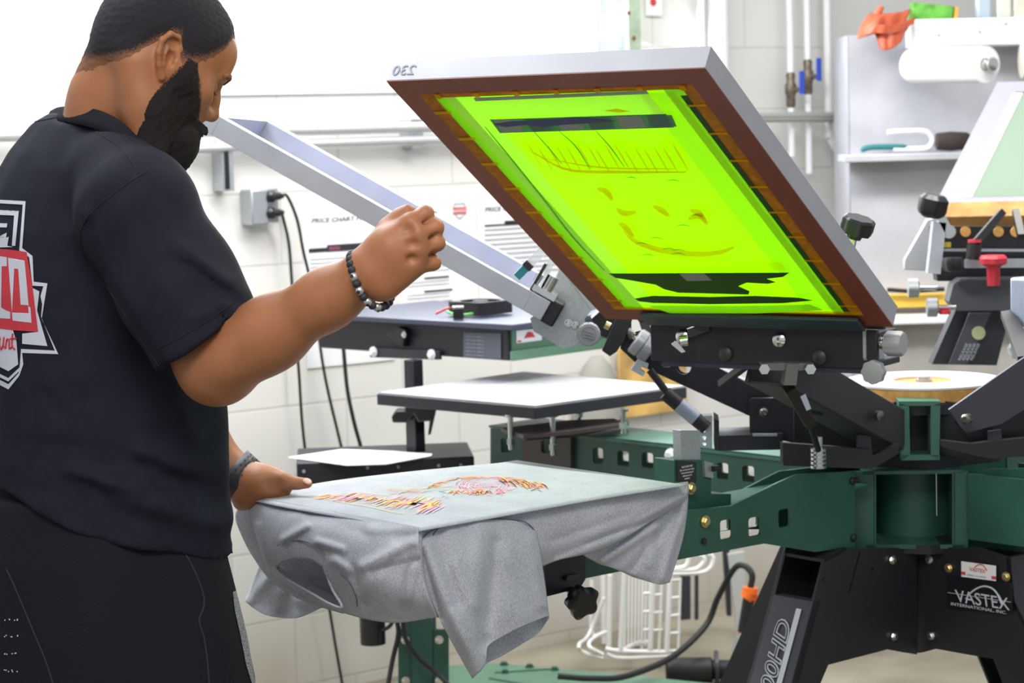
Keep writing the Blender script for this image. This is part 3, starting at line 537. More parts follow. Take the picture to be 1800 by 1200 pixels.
# lower trays of the heads
ear('head_tray', [(1376, 778), (1376, 812), (1378, 818), (1532, 824), (1580, 797), (1580, 780), (1535, 800), (1532, 790)], A([.66, 4.33, 0]), 8, .02)
ear('head_tray', [(1655, 785), (1712, 800), (1745, 806), (1820, 800), (1820, 768), (1745, 775), (1708, 780), (1655, 774)], A([.9, 4.36, 0]), -4, .02)
ear('tray_tab', [(1508, 764), (1531, 765), (1532, 800), (1508, 800)], A([.66, 4.345, 0]), 8, .01, M['black2'])
ear('tray_tab', [(1737, 758), (1760, 755), (1762, 790), (1737, 790)], A([.9, 4.37, 0]), -4, .01, M['black2'])
ear('head_back_plate', [(1396, 700), (1440, 700), (1540, 730), (1540, 790), (1396, 790)], A([.6, 4.52, 0]), 4, .02)
# latch magnet stack and spring roller at (1440, 800)
c = vp(1439, 822, A([.6, 4.27, 0]), 0); q = MB()
for k in range(5): q.cyl(c+UP*(.008*k), c+UP*(.008*k+.005), .016, 18)
q.cyl(c, c+UP*.06, .009, 16); obj('latch_roller', q, M['chrome'], press)
# beam of head 2 with two round holes and its clevis
HY = A([.5, 4.5, 0])
ear('head_beam', [(1098, 588), (1145, 575), (1235, 632), (1320, 676), (1372, 700), (1372, 760), (1322, 733), (1120, 640), (1090, 612)], HY, 176, .008, holes=[(1172, 632, 26, 27, .9), (1202, 645, 26, 26, .9)])
hb = [vp(x, y, HY, 176) for x, y in ((1098, 588), (1145, 575), (1235, 632), (1320, 676), (1372, 700), (1372, 760), (1322, 733), (1120, 640), (1090, 612))]
ear('head_beam_far_side', [(1098, 588), (1145, 575), (1235, 632), (1320, 676), (1372, 700), (1372, 755), (1322, 730), (1130, 640)], HY+A([0, .1, 0]), 176, .008, holes=[(1178, 630, 24, 24, .9), (1205, 643, 24, 24, .9)])
q = MB(); q.prism([vp(x, y, HY, 176) for x, y in ((1225, 627), (1372, 700), (1372, 704), (1222, 630))], A([0, .1, 0])); obj('beam_edge', q, M['plastic_grey'], press)
cv = ear('head_clevis', [(1317, 705), (1321, 700), (1388, 699), (1394, 704), (1396, 778), (1318, 764)], HY-A([0, .03, 0]), 176, .012)
q = MB(); c = vp(1342, 724, HY-A([0, .043, 0]), 176); q.lathe([(.0125, 0), (.0125, .002)], c, (0, -1, 0), 24); obj('pivot_washer', q, M['plastic'], cv)
obj('pivot_bolt', MB().lathe([(.009, 0), (.0085, .005), (.005, .008), (.0035, .006)], c, (0, -1, 0), 20), mat('gunmetal', (.2, .19, .18), .35, metal=.9), cv)
tr = ear('head_tray', [(1260, 766), (1376, 762), (1376, 790), (1262, 792)], HY-A([0, .06, 0]), 176, .12)
ear('tray_rim', [(1256, 735), (1264, 740), (1264, 792), (1256, 790)], HY-A([0, .062, 0]), 176, .1, parent=press)
q = MB(); q.bar(vp(1323, 764, HY-A([0, .066, 0]), 176), vp(1366, 764, HY-A([0, .066, 0]), 176), .004, .005); obj('weld_bead', q, M['plastic_grey'], tr)
ear('spring_clip', [(1230, 731), (1252, 730), (1252, 788), (1231, 786)], HY-A([0, .05, 0]), 176, .03, M['galv'], holes=[(1237, 757, 8, 8, .9), (1238, 770, 8, 8, .9), (1238, 781, 9, 7, .9)])
# gas strut with printed label
g0 = vp(1142, 650, HY-A([0, .045, 0]), 176); g1 = vp(1180, 700, HY-A([0, .045, 0]), 176); g2 = vp(1242, 752, HY-A([0, .045, 0]), 176)
sh = thing('gas_strut', 'black gas strut with a silver label lifting the silver framed print head', 'strut', g2); 
obj('piston_rod', MB().cyl(g0, g1, .0075, 16), M['plastic'], sh); q = MB(); q.cyl(g1-(g2-g1)*.18, g2, .0145, 24); obj('cylinder', q, M['rubber'], sh)
gd = nrm(g2-g1); gy = nrm(np.cross(gd, (0, -1, 0))); q = MB(); lc = g1+(g2-g1)*.45
M['lab_blue'] = mat('blue_silver_label', (.32, .36, .46), .4)
q.lathe([(.0149, -.022), (.0149, .022)], lc, gd, 24); obj('label', q, M['lab_blue'], sh)
q = MB(); q.prism([vp(x, y, HY-A([0, .035, 0]), 176) for x, y in ((1121, 630), (1139, 638), (1137, 646), (1128, 641), (1125, 647), (1133, 652), (1129, 660), (1108, 648))], A([0, -.02, 0])); obj('catch_plate', q, M['galv'], press)
# ================================================================ main tilted screen
a33 = -33.; T1 = hd(a33)
def edge(p, q_, ang, L):
    rp, rq = ray(*p), ray(*q_); v = L*hd(ang)[:2]; a, b = np.linalg.solve(np.array([[-rp[0], rq[0]], [-rp[1], rq[1]]]), v); return CC+a*rp, CC+b*rq
lo = edge((1065, 560), (1570, 572), a33, .584); up_ = edge((688, 143), (1250, 117), a33, .584)
Lm = (lo[0]+lo[1])/2; Um = (up_[0]+up_[1])/2; S = Um-Lm; S -= T1*np.dot(S, T1); SL = float(np.linalg.norm(S)); S = S/SL; NN = np.cross(T1, S); NN = NN if NN[2] > 0 else -NN
O_ = Lm
def sq(u, v, w=0.): return O_+T1*u+S*v+NN*w      # u -.292..+.292, v 0..SL, w up through the frame
def sp(x, y, w=0.):
    P = pp(x, y, O_+NN*w, NN); return float(np.dot(P-O_, T1)), float(np.dot(P-O_, S))
scr = thing('silk_screen', 'large tilted screen with bright lime mesh and a red-brown underside, raised over the grey shirt', 'printing screen', sq(0, 0))
HW = .292; FW = .04; FT = .038
def frame(parent, sq, HW, SL, FW, FT, under, metal):
    for nm, (u0_, u1_, v0, v1) in (('frame_rail', (-HW, -HW+FW, FW, SL-FW)), ('frame_rail', (HW-FW, HW, FW, SL-FW)), ('frame_rail', (-HW, HW, 0, FW)), ('frame_rail', (-HW, HW, SL-FW, SL))):
        q = MB(); c = sq((u0_+u1_)/2, (v0+v1)/2, FT/2+.0006); ax = (sq(1, 0)-sq(0, 0), sq(0, 1)-sq(0, 0), sq(0, 0, 1)-sq(0, 0)); q.box(c, (u1_-u0_, v1-v0, FT), ax); r_ = obj(nm, q, metal, parent, bevel=.0006)
        if under:
            q = MB(); q.box(sq((u0_+u1_)/2, (v0+v1)/2, -.0004), (u1_-u0_, v1-v0, .0018), ax); obj('frame_tape', q, under, r_)
M['redbrown'] = mat('red_brown_frame_glue', (.19, .035, .017), .45, noise=.06, nscale=8)
M['alu_b'] = mat('bright_aluminium', (.36, .365, .395), .5, metal=.2, noise=.04, nscale=12)
frame(scr, sq, HW, SL, FW, FT, M['redbrown'], M['alu_b'])
# glowing lime emulsion mesh : translucent, lit by the window and the room lights
def trans(name, col, mixf=.55, rough=.5, boost=1., noise=0., scale=30.):
    m_ = mat(name, col, rough, trans=mixf, noise=noise, nscale=scale)
    for n_ in m_.node_tree.nodes:
        if n_.type == 'BSDF_TRANSLUCENT': n_.inputs['Color'].default_value = tuple(min(1., c*boost) for c in col)+(1,)
    return m_
M['lime'] = trans('lime_emulsion', (.54, .95, .0), .7)
q = MB(); q.prism([sq(-HW+FW-.004, FW-.004, .0), sq(HW-FW+.004, FW-.004, .0), sq(HW-FW+.004, SL-FW+.004, .0), sq(-HW+FW-.004, SL-FW+.004, .0)], NN*.0006)
mesh_ = obj('mesh', q, M['lime'], scr)
lay = [0]
def dec(name, pxs, m, lift=None, parent=mesh_):
    lay[0] += 1; w = -(.0003+.0001*lay[0]) if lift is None else -lift
    q = MB(); q.prism([sq(*sp(x, y), w) for x, y in pxs], -NN*.00005); return obj(name, q, m, parent)
def decuv(name, uvs, m):
    lay[0] += 1; w = -(.0003+.0001*lay[0]); q = MB(); q.prism([sq(u, v, w) for u, v in uvs], -NN*.00005); return obj(name, q, m, mesh_)
M['lime_d'] = trans('green_emulsion', (.68, .78, .06), .8); M['lime_m'] = trans('mid_green_emulsion', (.9, .92, .1), .85); M['lime_p'] = trans('pale_green_emulsion', (.97, .97, .45), .8)
M['dkgreen'] = trans('dark_green_ink', (.045, .14, .01), .5); M['amber'] = trans('amber_tape', (.75, .3, .01), .6, noise=.3, scale=90); M['ambery'] = trans('yellow_tape_tick', (1., .75, .0), .75)
M['lav'] = trans('lavender_tape', (.42, .47, .4), .4); M['navy'] = trans('navy_tape', (.08, .11, .26), .4); M['slate'] = trans('slate_green_tape', (.2, .4, .3), .6); M['yart'] = trans('yellow_stencil', (1., .93, .0), .95); M['yart2'] = trans('orange_stencil', (1., .74, .0), .9); M['redline'] = mat('red_glue_line', (.35, .02, .02), .4)
i0 = HW-FW; v0, v1 = FW, SL-FW
# border bands
decuv('border_line', [(-i0-.003, v0-.004), (i0+.003, v0-.004), (i0+.003, v0+.004), (-i0-.003, v0+.004)], M['redline']); decuv('border_line', [(-i0-.003, v1-.003), (i0+.003, v1-.003), (i0+.003, v1+.004), (-i0-.003, v1+.004)], M['redline'])
decuv('border_line', [(i0-.002, v0), (i0+.004, v0), (i0+.004, v1), (i0-.002, v1)], M['redline'])
decuv('green_band', [(-i0, v0), (-i0+.065, v0), (-i0+.065, v1), (-i0, v1)], M['lime_d']); decuv('green_band', [(i0-.055, v0), (i0, v0), (i0, v1), (i0-.055, v1)], M['lime_d'])
decuv('pale_band', [(-i0+.045, v0+.02), (-i0+.1, v0+.02), (-i0+.1, v1), (-i0+.045, v1)], M['lime_p']); decuv('pale_band', [(i0-.1, v0+.02), (i0-.04, v0+.02), (i0-.04, v1-.02), (i0-.1, v1-.02)], M['lime_m'])
decuv('dark_green_band', [(i0-.034, v0), (i0-.02, v0), (i0-.02, v1-.03), (i0-.034, v1-.03)], M['dkgreen'])  # narrow dark green strip beside the right edge tape
decuv('edge_tape', [(-i0, v0), (-i0+.026, v0), (-i0+.026, v1), (-i0, v1)], M['amber']); decuv('edge_tape', [(i0-.022, v0), (i0, v0), (i0, v1), (i0-.022, v1)], M['amber'])
decuv('edge_tape', [(-i0, v0), (i0, v0), (i0, v0+.012), (-i0, v0+.012)], M['ambery']); decuv('edge_tape', [(-i0, v1-.012), (i0, v1-.012), (i0, v1), (-i0, v1)], M['amber'])
for k in range(9):
    v = v0+.03+k*(v1-v0-.04)/8.6; decuv('tape_tick', [(-i0, v), (-i0+.034, v+.001), (-i0+.034, v+.009), (-i0, v+.008)], M['ambery']); decuv('tape_tick', [(i0-.034, v), (i0, v), (i0, v+.006), (i0-.034, v+.006)], M['ambery'])
for k in range(7):
    u = -i0+.03+k*.075; decuv('tape_tick', [(u, v1-.013), (u+.01, v1-.013), (u+.012, v1), (u+.002, v1)], M['ambery'])
# upper pale tape and the blue squeegee band
dec('tape_patch', [(833, 168), (1135, 155), (1170, 198), (868, 203)], M['lime_p'])
dec('tape_strip', [(833, 168), (1138, 155), (1142, 161), (838, 174)], M['lav'])
dec('blue_tape', [(862, 206), (1172, 196), (1186, 220), (880, 230)], M['slate'])
for k in range(6): dec('blue_tape_block', [(868+k*54, 207-k*1.7), (912+k*54, 206-k*1.7), (921+k*54, 227-k*1.9), (886+k*52, 229-k*1.7)], M['slate'] if k % 2 else M['lav'])
dec('blue_ink_smear', [(868, 214), (900, 209), (950, 207), (1010, 201), (1040, 203), (1085, 208), (1040, 212), (1000, 214), (955, 219), (925, 215), (890, 219)], M['navy'])
dec('stencil_patch', [(1062, 190), (1085, 186), (1110, 191), (1090, 193)], M['yart2'])
# artwork seen through the emulsion: jagged lettering band, arc and flecks
rs = random.Random(3)
top = [(915, 243), (945, 252), (975, 250), (1002, 241), (1035, 262), (1058, 246), (1090, 249), (1120, 256), (1150, 262), (1162, 242), (1184, 240), (1198, 262), (1212, 296)]
bot = [(1175, 298), (1130, 301), (1090, 300), (1050, 303), (1010, 302), (985, 290), (960, 275), (930, 262)]
dec('stencil_lettering', top+bot, M['yart'])
def stroke(pts, m, wpx=2.):
    P = crom(pts, 14); d = np.gradient(P, axis=0); nn = np.stack([-d[:, 1], d[:, 0]], 1); nn /= np.linalg.norm(nn, axis=1)[:, None]+1e-9
    w = wpx*(.3+.7*np.sin(np.linspace(0.2, 2.9, 14)))[:, None]; dec('stencil_stroke', np.vstack([P+nn*w, (P-nn*w)[::-1]]).tolist(), m)
for k in range(16):
    x = 930+k*17; y = 262+rs.uniform(-4, 8); stroke([(x, y-12), (x+12, y+8), (x+26, y+32)], M['yart2'], 1.3)
stroke([(940, 262), (1000, 292), (1100, 296), (1208, 296)], M['yart2'], 2.4); stroke([(960, 272), (1060, 288), (1190, 290)], M['yart2'], 1.5)
stroke([(1098, 398), (1118, 418), (1160, 432), (1215, 440), (1262, 438), (1292, 428)], M['yart2'], 5)
stroke([(1110, 402), (1135, 424), (1180, 444), (1240, 448), (1285, 436)], M['yart'], 4)
for pts in ([(1052, 325), (1068, 330), (1078, 345)], [(1085, 360), (1100, 368), (1120, 366)], [(1150, 355), (1165, 362), (1178, 372)], [(1212, 378), (1232, 372), (1245, 386)], [(1090, 385), (1102, 392), (1115, 408)], [(1215, 362), (1230, 366), (1238, 374)]):
    stroke(pts, M['yart2'], 5); stroke([(x+4, y+6) for x, y in pts], M['yart'], 4)
M['crack'] = trans('dark_fine_line', (.3, .6, .05), .7)
stroke([(855, 215), (900, 270), (960, 345), (1010, 410), (1065, 468)], M['crack'], 1.6); stroke([(940, 222), (965, 250), (990, 280)], M['crack'], 1.); stroke([(985, 222), (1015, 250), (1040, 290)], M['crack'], 1.); stroke([(1050, 222), (1075, 250), (1100, 285)], M['crack'], 1.)
for k in range(10): x = 1040+rs.uniform(0, 200); y = 300+rs.uniform(0, 150); stroke([(x, y), (x+12, y-2), (x+24, y+1)], M['crack'], .7)
# dark ink pool and lower smears
dec('ink_pool', [(1072, 472), (1390, 470), (1378, 478), (1350, 481), (1366, 487), (1352, 490), (1315, 488), (1300, 494), (1320, 503), (1318, 509), (1280, 508), (1240, 507), (1195, 506), (1170, 500), (1155, 492), (1110, 484), (1085, 480)], M['dkgreen'])
dec('ink_smear', [(1118, 516), (1150, 511), (1250, 513), (1330, 511), (1405, 514), (1432, 519), (1380, 524), (1250, 526), (1150, 524), (1125, 521)], M['dkgreen'])
dec('ink_smear', [(1140, 528), (1300, 529), (1425, 526), (1450, 536), (1330, 542), (1180, 542)], M['lime_d'])
dec('grey_patch', [(1196, 472), (1240, 471), (1254, 484), (1210, 485)], M['lav']); dec('grey_patch', [(1345, 452), (1375, 452), (1385, 466), (1350, 466)], M['yart'])
# mirrored pencil mark on the outer end face of the frame
eN = S; tO = sq(-HW+.012, SL+.0015, .029); obj('number_mark', text(MB(), '230', (sq(-HW+.052, SL+.0009, .010), -T1, NN, S), .019, .0002, shear=0, wscale=1.15, outline=.0002), mat('grey_pencil', (.25, .26, .33), .6), scr)
# --- print head 1: clamp bar, cross channel, beam, knobs
cb = MB(); cb.box(sq(.02, -.004, .03), (.5, .035, .055), (T1, S, NN)); h1 = obj('head_clamp_bar', cb, M['black'], press, bevel=.003)
q = MB(); q.box(sq(.02, .016, -.007), (.44, .04, .008), (T1, S, NN)); obj('clamp_lip', q, mat('navy_steel', (.025, .045, .06), .4), h1, bevel=.002)
fz = sq(0, 0)[2]
def hq(u, r, z): return O_+T1*u-nrm([S[0], S[1], 0])*r+UP*z      # r toward the hub, z up
R1 = -nrm([S[0], S[1], 0])
q = MB(); q.box(hq(.02, .03, -.045), (.46, .012, .07), (T1, R1, UP)); q.box(hq(.02, .09, -.075), (.44, .12, .012), (T1, R1, UP)); q.box(hq(.02, .07, -.02), (.46, .09, .01), (T1, R1, UP)); obj('cross_channel', q, M['black'], press, bevel=.002)
q = MB(); q.box(hq(.02, .035, -.075), (.42, .01, .03), (T1, R1, UP)); obj('channel_lip', q, mat('navy_coat', (.03, .03, .06), .4), press)
for u in (-.14, -.05, .06, .14): obj('carriage_bolt', MB().lathe([(.014, 0), (.013, .004), (.007, .008)], hq(u, .023, -.033 if u in (-.14, .06) else -.062), -R1, 20), M['chrome'] if u in (-.14, .06) else M['black2'], press)
# right side micro adjust knob
mk = obj('micro_bracket', MB().prism([hq(.225, .02, .02), hq(.225, .02, -.06), hq(.225, .04, -.085), hq(.225, .1, -.085), hq(.225, .1, .02)], T1*.006), M['galv'], press)
q = MB(); q.cyl(hq(.231, .04, -.035), hq(.262, .04, -.035), .008, 14)
for k in range(6): q.cyl(hq(.234+.0045*k, .04, -.035), hq(.2365+.0045*k, .04, -.035), .0115, 14)
obj('adjust_spring', q, M['chrome'], mk); q = MB(); q.lathe([(.02, 0), (.022, .003), (.022, .028), (.019, .032)], hq(.262, .04, -.035), T1, 40, mod=lambda t: 1+.03*np.sign(np.cos(8*t))); obj('adjust_knob', q, M['plastic_grey'], mk)
q = MB(); q.lathe([(.018, 0), (.021, .003), (.021, .016), (.018, .018)], hq(.245, .03, -.085), -R1, 40, mod=lambda t: 1+.05*np.cos(8*t)); obj('lower_knob', q, M['plastic_grey'], mk)
# lock knob poking above the frame side at (1507,400)
kp = sq(HW+.0, .22, FT); kP = py(1507, 398, 3.93); 
lk = MB(); lk.lathe([(.012, -.022), (.014, -.014), (.026, -.012), (.028, -.004), (.028, .012), (.024, .016)], kP, nrm([.25, -.25, .95]), 48, mod=lambda t: 1+.06*np.cos(8*t)); 
kn = obj('clamp_knob', lk, M['plastic'], press); q = MB(); q.cyl(kP-nrm([.25, -.25, .95])*.02, kP-A([.02, -.06, .11]), .006, 12); obj('knob_rod', q, M['chrome'], kn)
q = MB(); q.bar(kP-A([.02, -.06, .11]), hq(.2, .06, -.02), .014, .014); obj('knob_arm', q, M['black'], press)
# beam of head 1 down to its pivot
b0 = hq(.02, .08, -.09); pv = py(1552, 752, 4.43); bd = nrm(pv-b0); q = MB(); bs = nrm(np.cross(bd, UP)); bu = np.cross(bs, bd)
for s_ in (-.045, .045): q.box((b0+pv)/2+bs*s_, (np.linalg.norm(pv-b0)+.03, .008, .075), (bd, bs, bu))
q.box((b0+pv)/2-bu*.035, (np.linalg.norm(pv-b0)+.02, .09, .008), (bd, bs, bu)); bm1 = obj('head_beam', q, mat('brown_black_coat', (.04, .037, .04), .45), press, bevel=.002)
for t_ in (.22, .42):
    c = b0+(pv-b0)*t_-bu*.0395; obj('beam_hole', MB().cyl(c, c-bu*.0015, .012, 20), M['rubber'], bm1)
q = MB(); c0_ = py(1400, 640, 4.08); c1_ = py(1382, 676, 4.05)
sb = obj('strut_bracket', MB().prism([py(1383, 640, 4.02), py(1404, 640, 4.02), py(1400, 677, 4.02), py(1378, 677, 4.02)], A([.0, .05, 0])), mat('gunmetal', (.2, .19, .18), .35, metal=.9), press); obj('bracket_plate', MB().prism([py(1338, 638, 4.03), py(1430, 638, 4.03), py(1426, 651, 4.03), py(1342, 651, 4.03)], A([0, .04, 0])), MATS['gunmetal'], sb)
for x in (1343, 1424): c = py(x, 648, 4.02); obj('nut', MB().lathe([(.01, 0), (.01, .008)], c, (0, -1, 0), 6), M['chrome'], sb)
g0 = py(1386, 680, 4.06); g1 = py(1424, 745, 4.14); g2 = py(1438, 790, 4.24)
st2 = thing('gas_strut', 'black gas strut under the lime screen running down to the latch roller', 'strut', g2)
q = MB(); q.bar(g0, g1, .02, .02, up=(0, 1, 0)); obj('cylinder', q, M['plastic'], st2); obj('piston_rod', MB().cyl(g1, g2, .006, 12), M['plastic'], st2)
obj('label', MB().prism([py(x, y, 4.03) for x, y in ((1407, 697), (1416, 692), (1426, 718), (1418, 722))], A([0, .004, 0])), M['lab_blue'], st2)
q = MB(); q.bar(py(1268, 674, 4.35), py(1322, 634, 4.2), .014, .012); q.bar(py(1210, 585, 4.2), py(1245, 573, 4.2), .016, .016); obj('link_rod', q, M['black2'], press)
q = MB(); q.cyl(py(1195, 600, 4.15), py(1208, 598, 4.15), .01, 14); q.prism([py(x, y, 4.15) for x, y in ((1180, 605), (1190, 600), (1205, 618), (1198, 620))], A([0, .02, 0])); obj('toggle', q, M['chrome'], press)
# left end of the lime screen's cross channel: knob cluster of head 2 (spring, grey nuts)
def K(x, y, o=0.): return vp(x, y, HY-A([0, .02+o, 0]), 176)
hc = ear('head_slot_plate', [(1058, 616), (1088, 548), (1112, 560), (1096, 600), (1084, 618), (1072, 626)], HY-A([0, .03, 0]), 176, .04)
q = MB(); a_, b_ = K(1100, 580), K(1112, 592); q.tube([a_+(b_-a_)*t for t in np.linspace(0, 1, 12)], [.012 if k % 2 else .007 for k in range(12)], 14); q.cyl(K(1095, 575), K(1130, 604), .005, 10); obj('spring', q, M['chrome'], hc)
dn = nrm(K(1145, 612)-K(1115, 590)); q = MB(); q.lathe([(.024, 0), (.027, .004), (.027, .018), (.024, .02), (.024, .022), (.027, .024), (.027, .038), (.023, .042)], K(1116, 596), dn, 44, mod=lambda t: 1+.035*np.sign(np.cos(5*t))); obj('adjust_knob', q, M['plastic_grey'], hc)
q = MB(); q.prism([K(x, y, .0) for x, y in ((1122, 560), (1142, 560), (1144, 600), (1166, 632), (1160, 634), (1138, 608))], A([0, .03, 0])); obj('side_lever', q, mat('blued_steel', (.12, .11, .12), .3, metal=.8), hc)
q = MB(); q.prism([K(x, y, -.06) for x, y in ((1040, 560), (1062, 540), (1110, 560), (1110, 590), (1080, 600), (1055, 590))], A([0, .06, 0])); obj('slot_block', q, M['plastic'], hc)
q = MB(); q.cyl(K(1064, 570, .02), K(1072, 574, .02), .008, 12); obj('brass_screw', q, M['brass'], hc)
kc = K(1035, 588, .05); q = MB(); q.lathe([(.021, 0), (.0235, .003), (.0235, .016), (.021, .019), (.015, .019), (.014, .017), (0.001, .017)], kc+A([0, .02, 0]), (0, -1, 0), 96, mod=lambda t: 1-.07*(np.cos(12*t) > .75)); fk = obj('face_knob', q, M['plastic_grey'], press)
for k in (-1, 0, 1): q = MB(); q.bar(kc+A([-.009, -.0, .006*k+.003]), kc+A([.009, .0, .006*k-.003]), .002, .002); obj('grip_ridge', q, M['plastic_grey'], fk)
# galvanised side plate of head 2
gp = ear('side_plate', [(932, 560), (950, 545), (985, 470), (998, 470), (1040, 545), (1028, 560), (1030, 605), (988, 612), (938, 582)], HY-A([0, .005, 0]), 176, .006, M['galv'], holes=[(998, 566, 7, 7, .9)])
q = MB(); q.prism([vp(x, y, HY-A([0, .01, 0]), 176) for x, y in ((985, 468), (996, 470), (1042, 520), (1055, 540), (1040, 546))], A([0, .03, 0])); obj('plate_flange', q, M['alu'], gp)
for (x, y) in ((999, 567), (1012, 571)): c = vp(x, y, HY-A([0, .01, 0]), 176); obj('bolt', bolt(MB(), c, (0, -1, 0), .006, .006), M['chrome'], gp)
# ================================================================ silver framed screen on head 2 (seen from the side)
ax2 = 176.; I0 = py(950, 563, 4.42)          # near rail, lower inner corner
def solve_end(x, y): r = ray(x, y); d = hd(ax2)[:2]; s_, t = np.linalg.solve(np.array([[r[0], -d[0]], [r[1], -d[1]]]), I0[:2]-CC[:2]); return CC+s_*r
E0_ = solve_end(340, 220); S2v = E0_-I0; SL2 = float(np.linalg.norm(S2v)); S2u = S2v/SL2; W2 = A([math.sin(math.radians(ax2))*-1*-1, 0, 0])
W2 = hd(ax2-90); N2u = np.cross(S2u, W2); N2u = N2u if N2u[2] > 0 else -N2u
W2 = nrm(W2-N2u*.016); N2u = np.cross(S2u, W2); N2u = N2u if N2u[2] > 0 else -N2u
def s2(u, v, w=0.): return I0+W2*(u+.292)+S2u*v+N2u*w
scr2 = thing('silk_screen', 'empty silver framed screen seen edge-on behind the raised hand, with blue tape inside', 'printing screen', s2(0, 0))
M['alu_c'] = mat('polished_aluminium_rail', (.46, .48, .53), .42, metal=.55, noise=.06, nscale=9)
frame(scr2, s2, .292, SL2, .04, .04, None, M['alu_c'])
M['clearmesh'] = trans('white_mesh', (.6, .6, .63), .6); q = MB(); q.prism([s2(-.25, .04, .001), s2(.25, .04, .001), s2(.25, SL2-.04, .001), s2(-.25, SL2-.04, .001)], N2u*.0006); m2 = obj('mesh', q, M['clearmesh'], scr2)
M['btape'] = trans('pale_blue_tape', (.22, .26, .7), .3)
for k in range(9):
    v = .05+k*.082; q = MB(); q.prism([s2(.1, v, .002), s2(.235, v, .002), s2(.235, v+.068, .002), s2(.1, v+.068, .002)], N2u*.0004); obj('tape_block', q, M['btape'], m2)
# clamp with bolts at its inner end, teal tipped squeegee
q = MB(); q.box(s2(-.292+.07, -.012, .022), (.1, .03, .05), (W2, S2u, N2u)); ck = obj('screen_clamp', q, M['plastic'], press, bevel=.004)
q = MB(); q.box(s2(-.292+.05, .02, .05), (.09, .05, .012), (W2, S2u, N2u)); q.cyl(s2(-.26, .02, .05), s2(-.26, .02, .085), .012, 16); q.cyl(s2(-.24, .045, .05), s2(-.24, .045, .075), .007, 12); obj('clamp_bolt', q, M['chrome'], ck)
q = MB(); q.box(s2(-.25, .045, .065), (.05, .006, .07), (W2, S2u, N2u)); obj('clamp_cage', q, M['plastic'], ck)
sqz = thing('squeegee', 'clear handled squeegee with a dark teal blade tip standing in the silver framed screen', 'squeegee', s2(-.1, .1, .01))
p0 = py(908, 487, 4.5); p1 = py(958, 436, 4.5); d_ = nrm(p1-p0); q = MB(); L_ = np.linalg.norm(p1-p0)
q.bar(p0, p0+d_*L_*.34, .016, .014, up=(0, 1, 0)); obj('blade_tip', q, M['teal'], sqz); q = MB(); q.bar(p0+d_*L_*.32, p0+d_*L_*.48, .020, .018, up=(0, 1, 0)); obj('blade_grip', q, M['plastic'], sqz)
q = MB(); q.bar(p0+d_*L_*.45, p1, .018, .012, up=(0, 1, 0)); q.bar(py(950, 512, 4.5), py(976, 440, 4.5), .012, .01, up=(0, 1, 0)); obj('blade', q, mat('clear_acrylic', (.7, .72, .75), .15, alpha=.45), sqz)
# ================================================================ head 3 at the back right with pale green mesh
R3 = py(1720, 470, 5.45)
f3 = thing('silk_screen', 'pale green meshed screen at the right edge of the photo above the red knob', 'printing screen', R3)
a3 = -33+180; c3l = py(1668, 362, 5.5); 
wv = A([.98, -.2, 0]); wv = nrm(wv); s3 = nrm(py(1765, 165, 5.95)-py(1668, 358, 5.5)); n3 = np.cross(wv, s3); n3 = n3 if n3[1] < 0 else -n3
L3 = float(np.linalg.norm(py(1765, 165, 5.95)-py(1668, 358, 5.5)))
def s3q(u, v, w=0.): return py(1668, 358, 5.5)+wv*(u+.292)+s3*v-n3*w
frame(f3, s3q, .325, L3+.07, .06, .038, None, mat('lavender_grey_rail', (.27, .27, .33), .55))
q = MB(); q.prism([s3q(-.268, .03, -.001), s3q(-.245, .03, -.001), s3q(-.245, L3, -.001), s3q(-.268, L3, -.001)], n3*.0006); obj('edge_tape', q, M['paper'], f3)
M['palegm'] = trans('pale_green_mesh', (.36, .47, .38), .5); q = MB(); q.prism([s3q(-.26, .03, 0), s3q(.26, .03, 0), s3q(.26, L3, 0), s3q(-.26, L3, 0)], n3*.0006); mg = obj('mesh', q, M['palegm'], f3)
q = MB(); q.prism([s3q(-.22, L3-.06, -.002), s3q(.2, L3-.06, -.002), s3q(.2, L3-.015, -.002), s3q(-.22, L3-.015, -.002)], n3*.0004); obj('blue_tape', q, M['btape'], mg)
q = MB(); q.box(s3q(.02, -.035, .01), (.62, .07, .03), (wv, s3, n3)); obj('wood_bar', q, mat('varnished_wood', (.42, .22, .07), .45, noise=.25, nscale=18), f3, bevel=.003)
q = MB(); q.prism([py(x, y, 5.7) for x, y in ((1630, 385), (1665, 380), (1665, 478), (1590, 474), (1590, 456))], A([0, .02, 0])); f3b = obj('frame_end_plate', q, mat('pale_metal', (.55, .57, .62), .4, metal=.5), f3, bevel=.002)
Y3 = 5.25
def h3(x, y, o=0.): return py(x, y, Y3-o)
hd3 = ear('head_beam', [(1700, 545), (1770, 545), (1768, 580), (1752, 642), (1638, 640), (1660, 590), (1680, 545)], A([1, Y3+.12, 0]), 0, .05, M['black2'])
webplate('beam_recess', [(1704, 550), (1742, 550), (1700, 640), (1668, 640)], A([1, Y3+.092, 0]), 0, .006, mat('slate_coat', (.075, .075, .09), .45), hd3)
c = py(1720, 585, Y3+.085); q = MB(); q.lathe([(.016, 0), (.016, .002)], c, (0, -1, 0), 24); obj('round_sticker', q, mat('pale_yellow_sticker', (.55, .58, .32), .5), hd3)
for k in range(4): q = MB(); obj('beam_text', text(q, 'RELEASE', (py(1688+k*7, 634, Y3+.084), nrm(py(1702, 604, Y3+.084)-py(1688, 634, Y3+.084)), nrm(A([-.9, 0, .4])), A([0, -1, 0])), .0065, .0002, wscale=1.3), M['silver_print'], hd3)
cw = ear('head_cross_plate', [(1676, 500), (1690, 490), (1800, 488), (1830, 500), (1830, 545), (1680, 546), (1668, 530)], A([1, Y3, 0]), 0, .06, mat('slate_coat', (.075, .075, .09), .45))
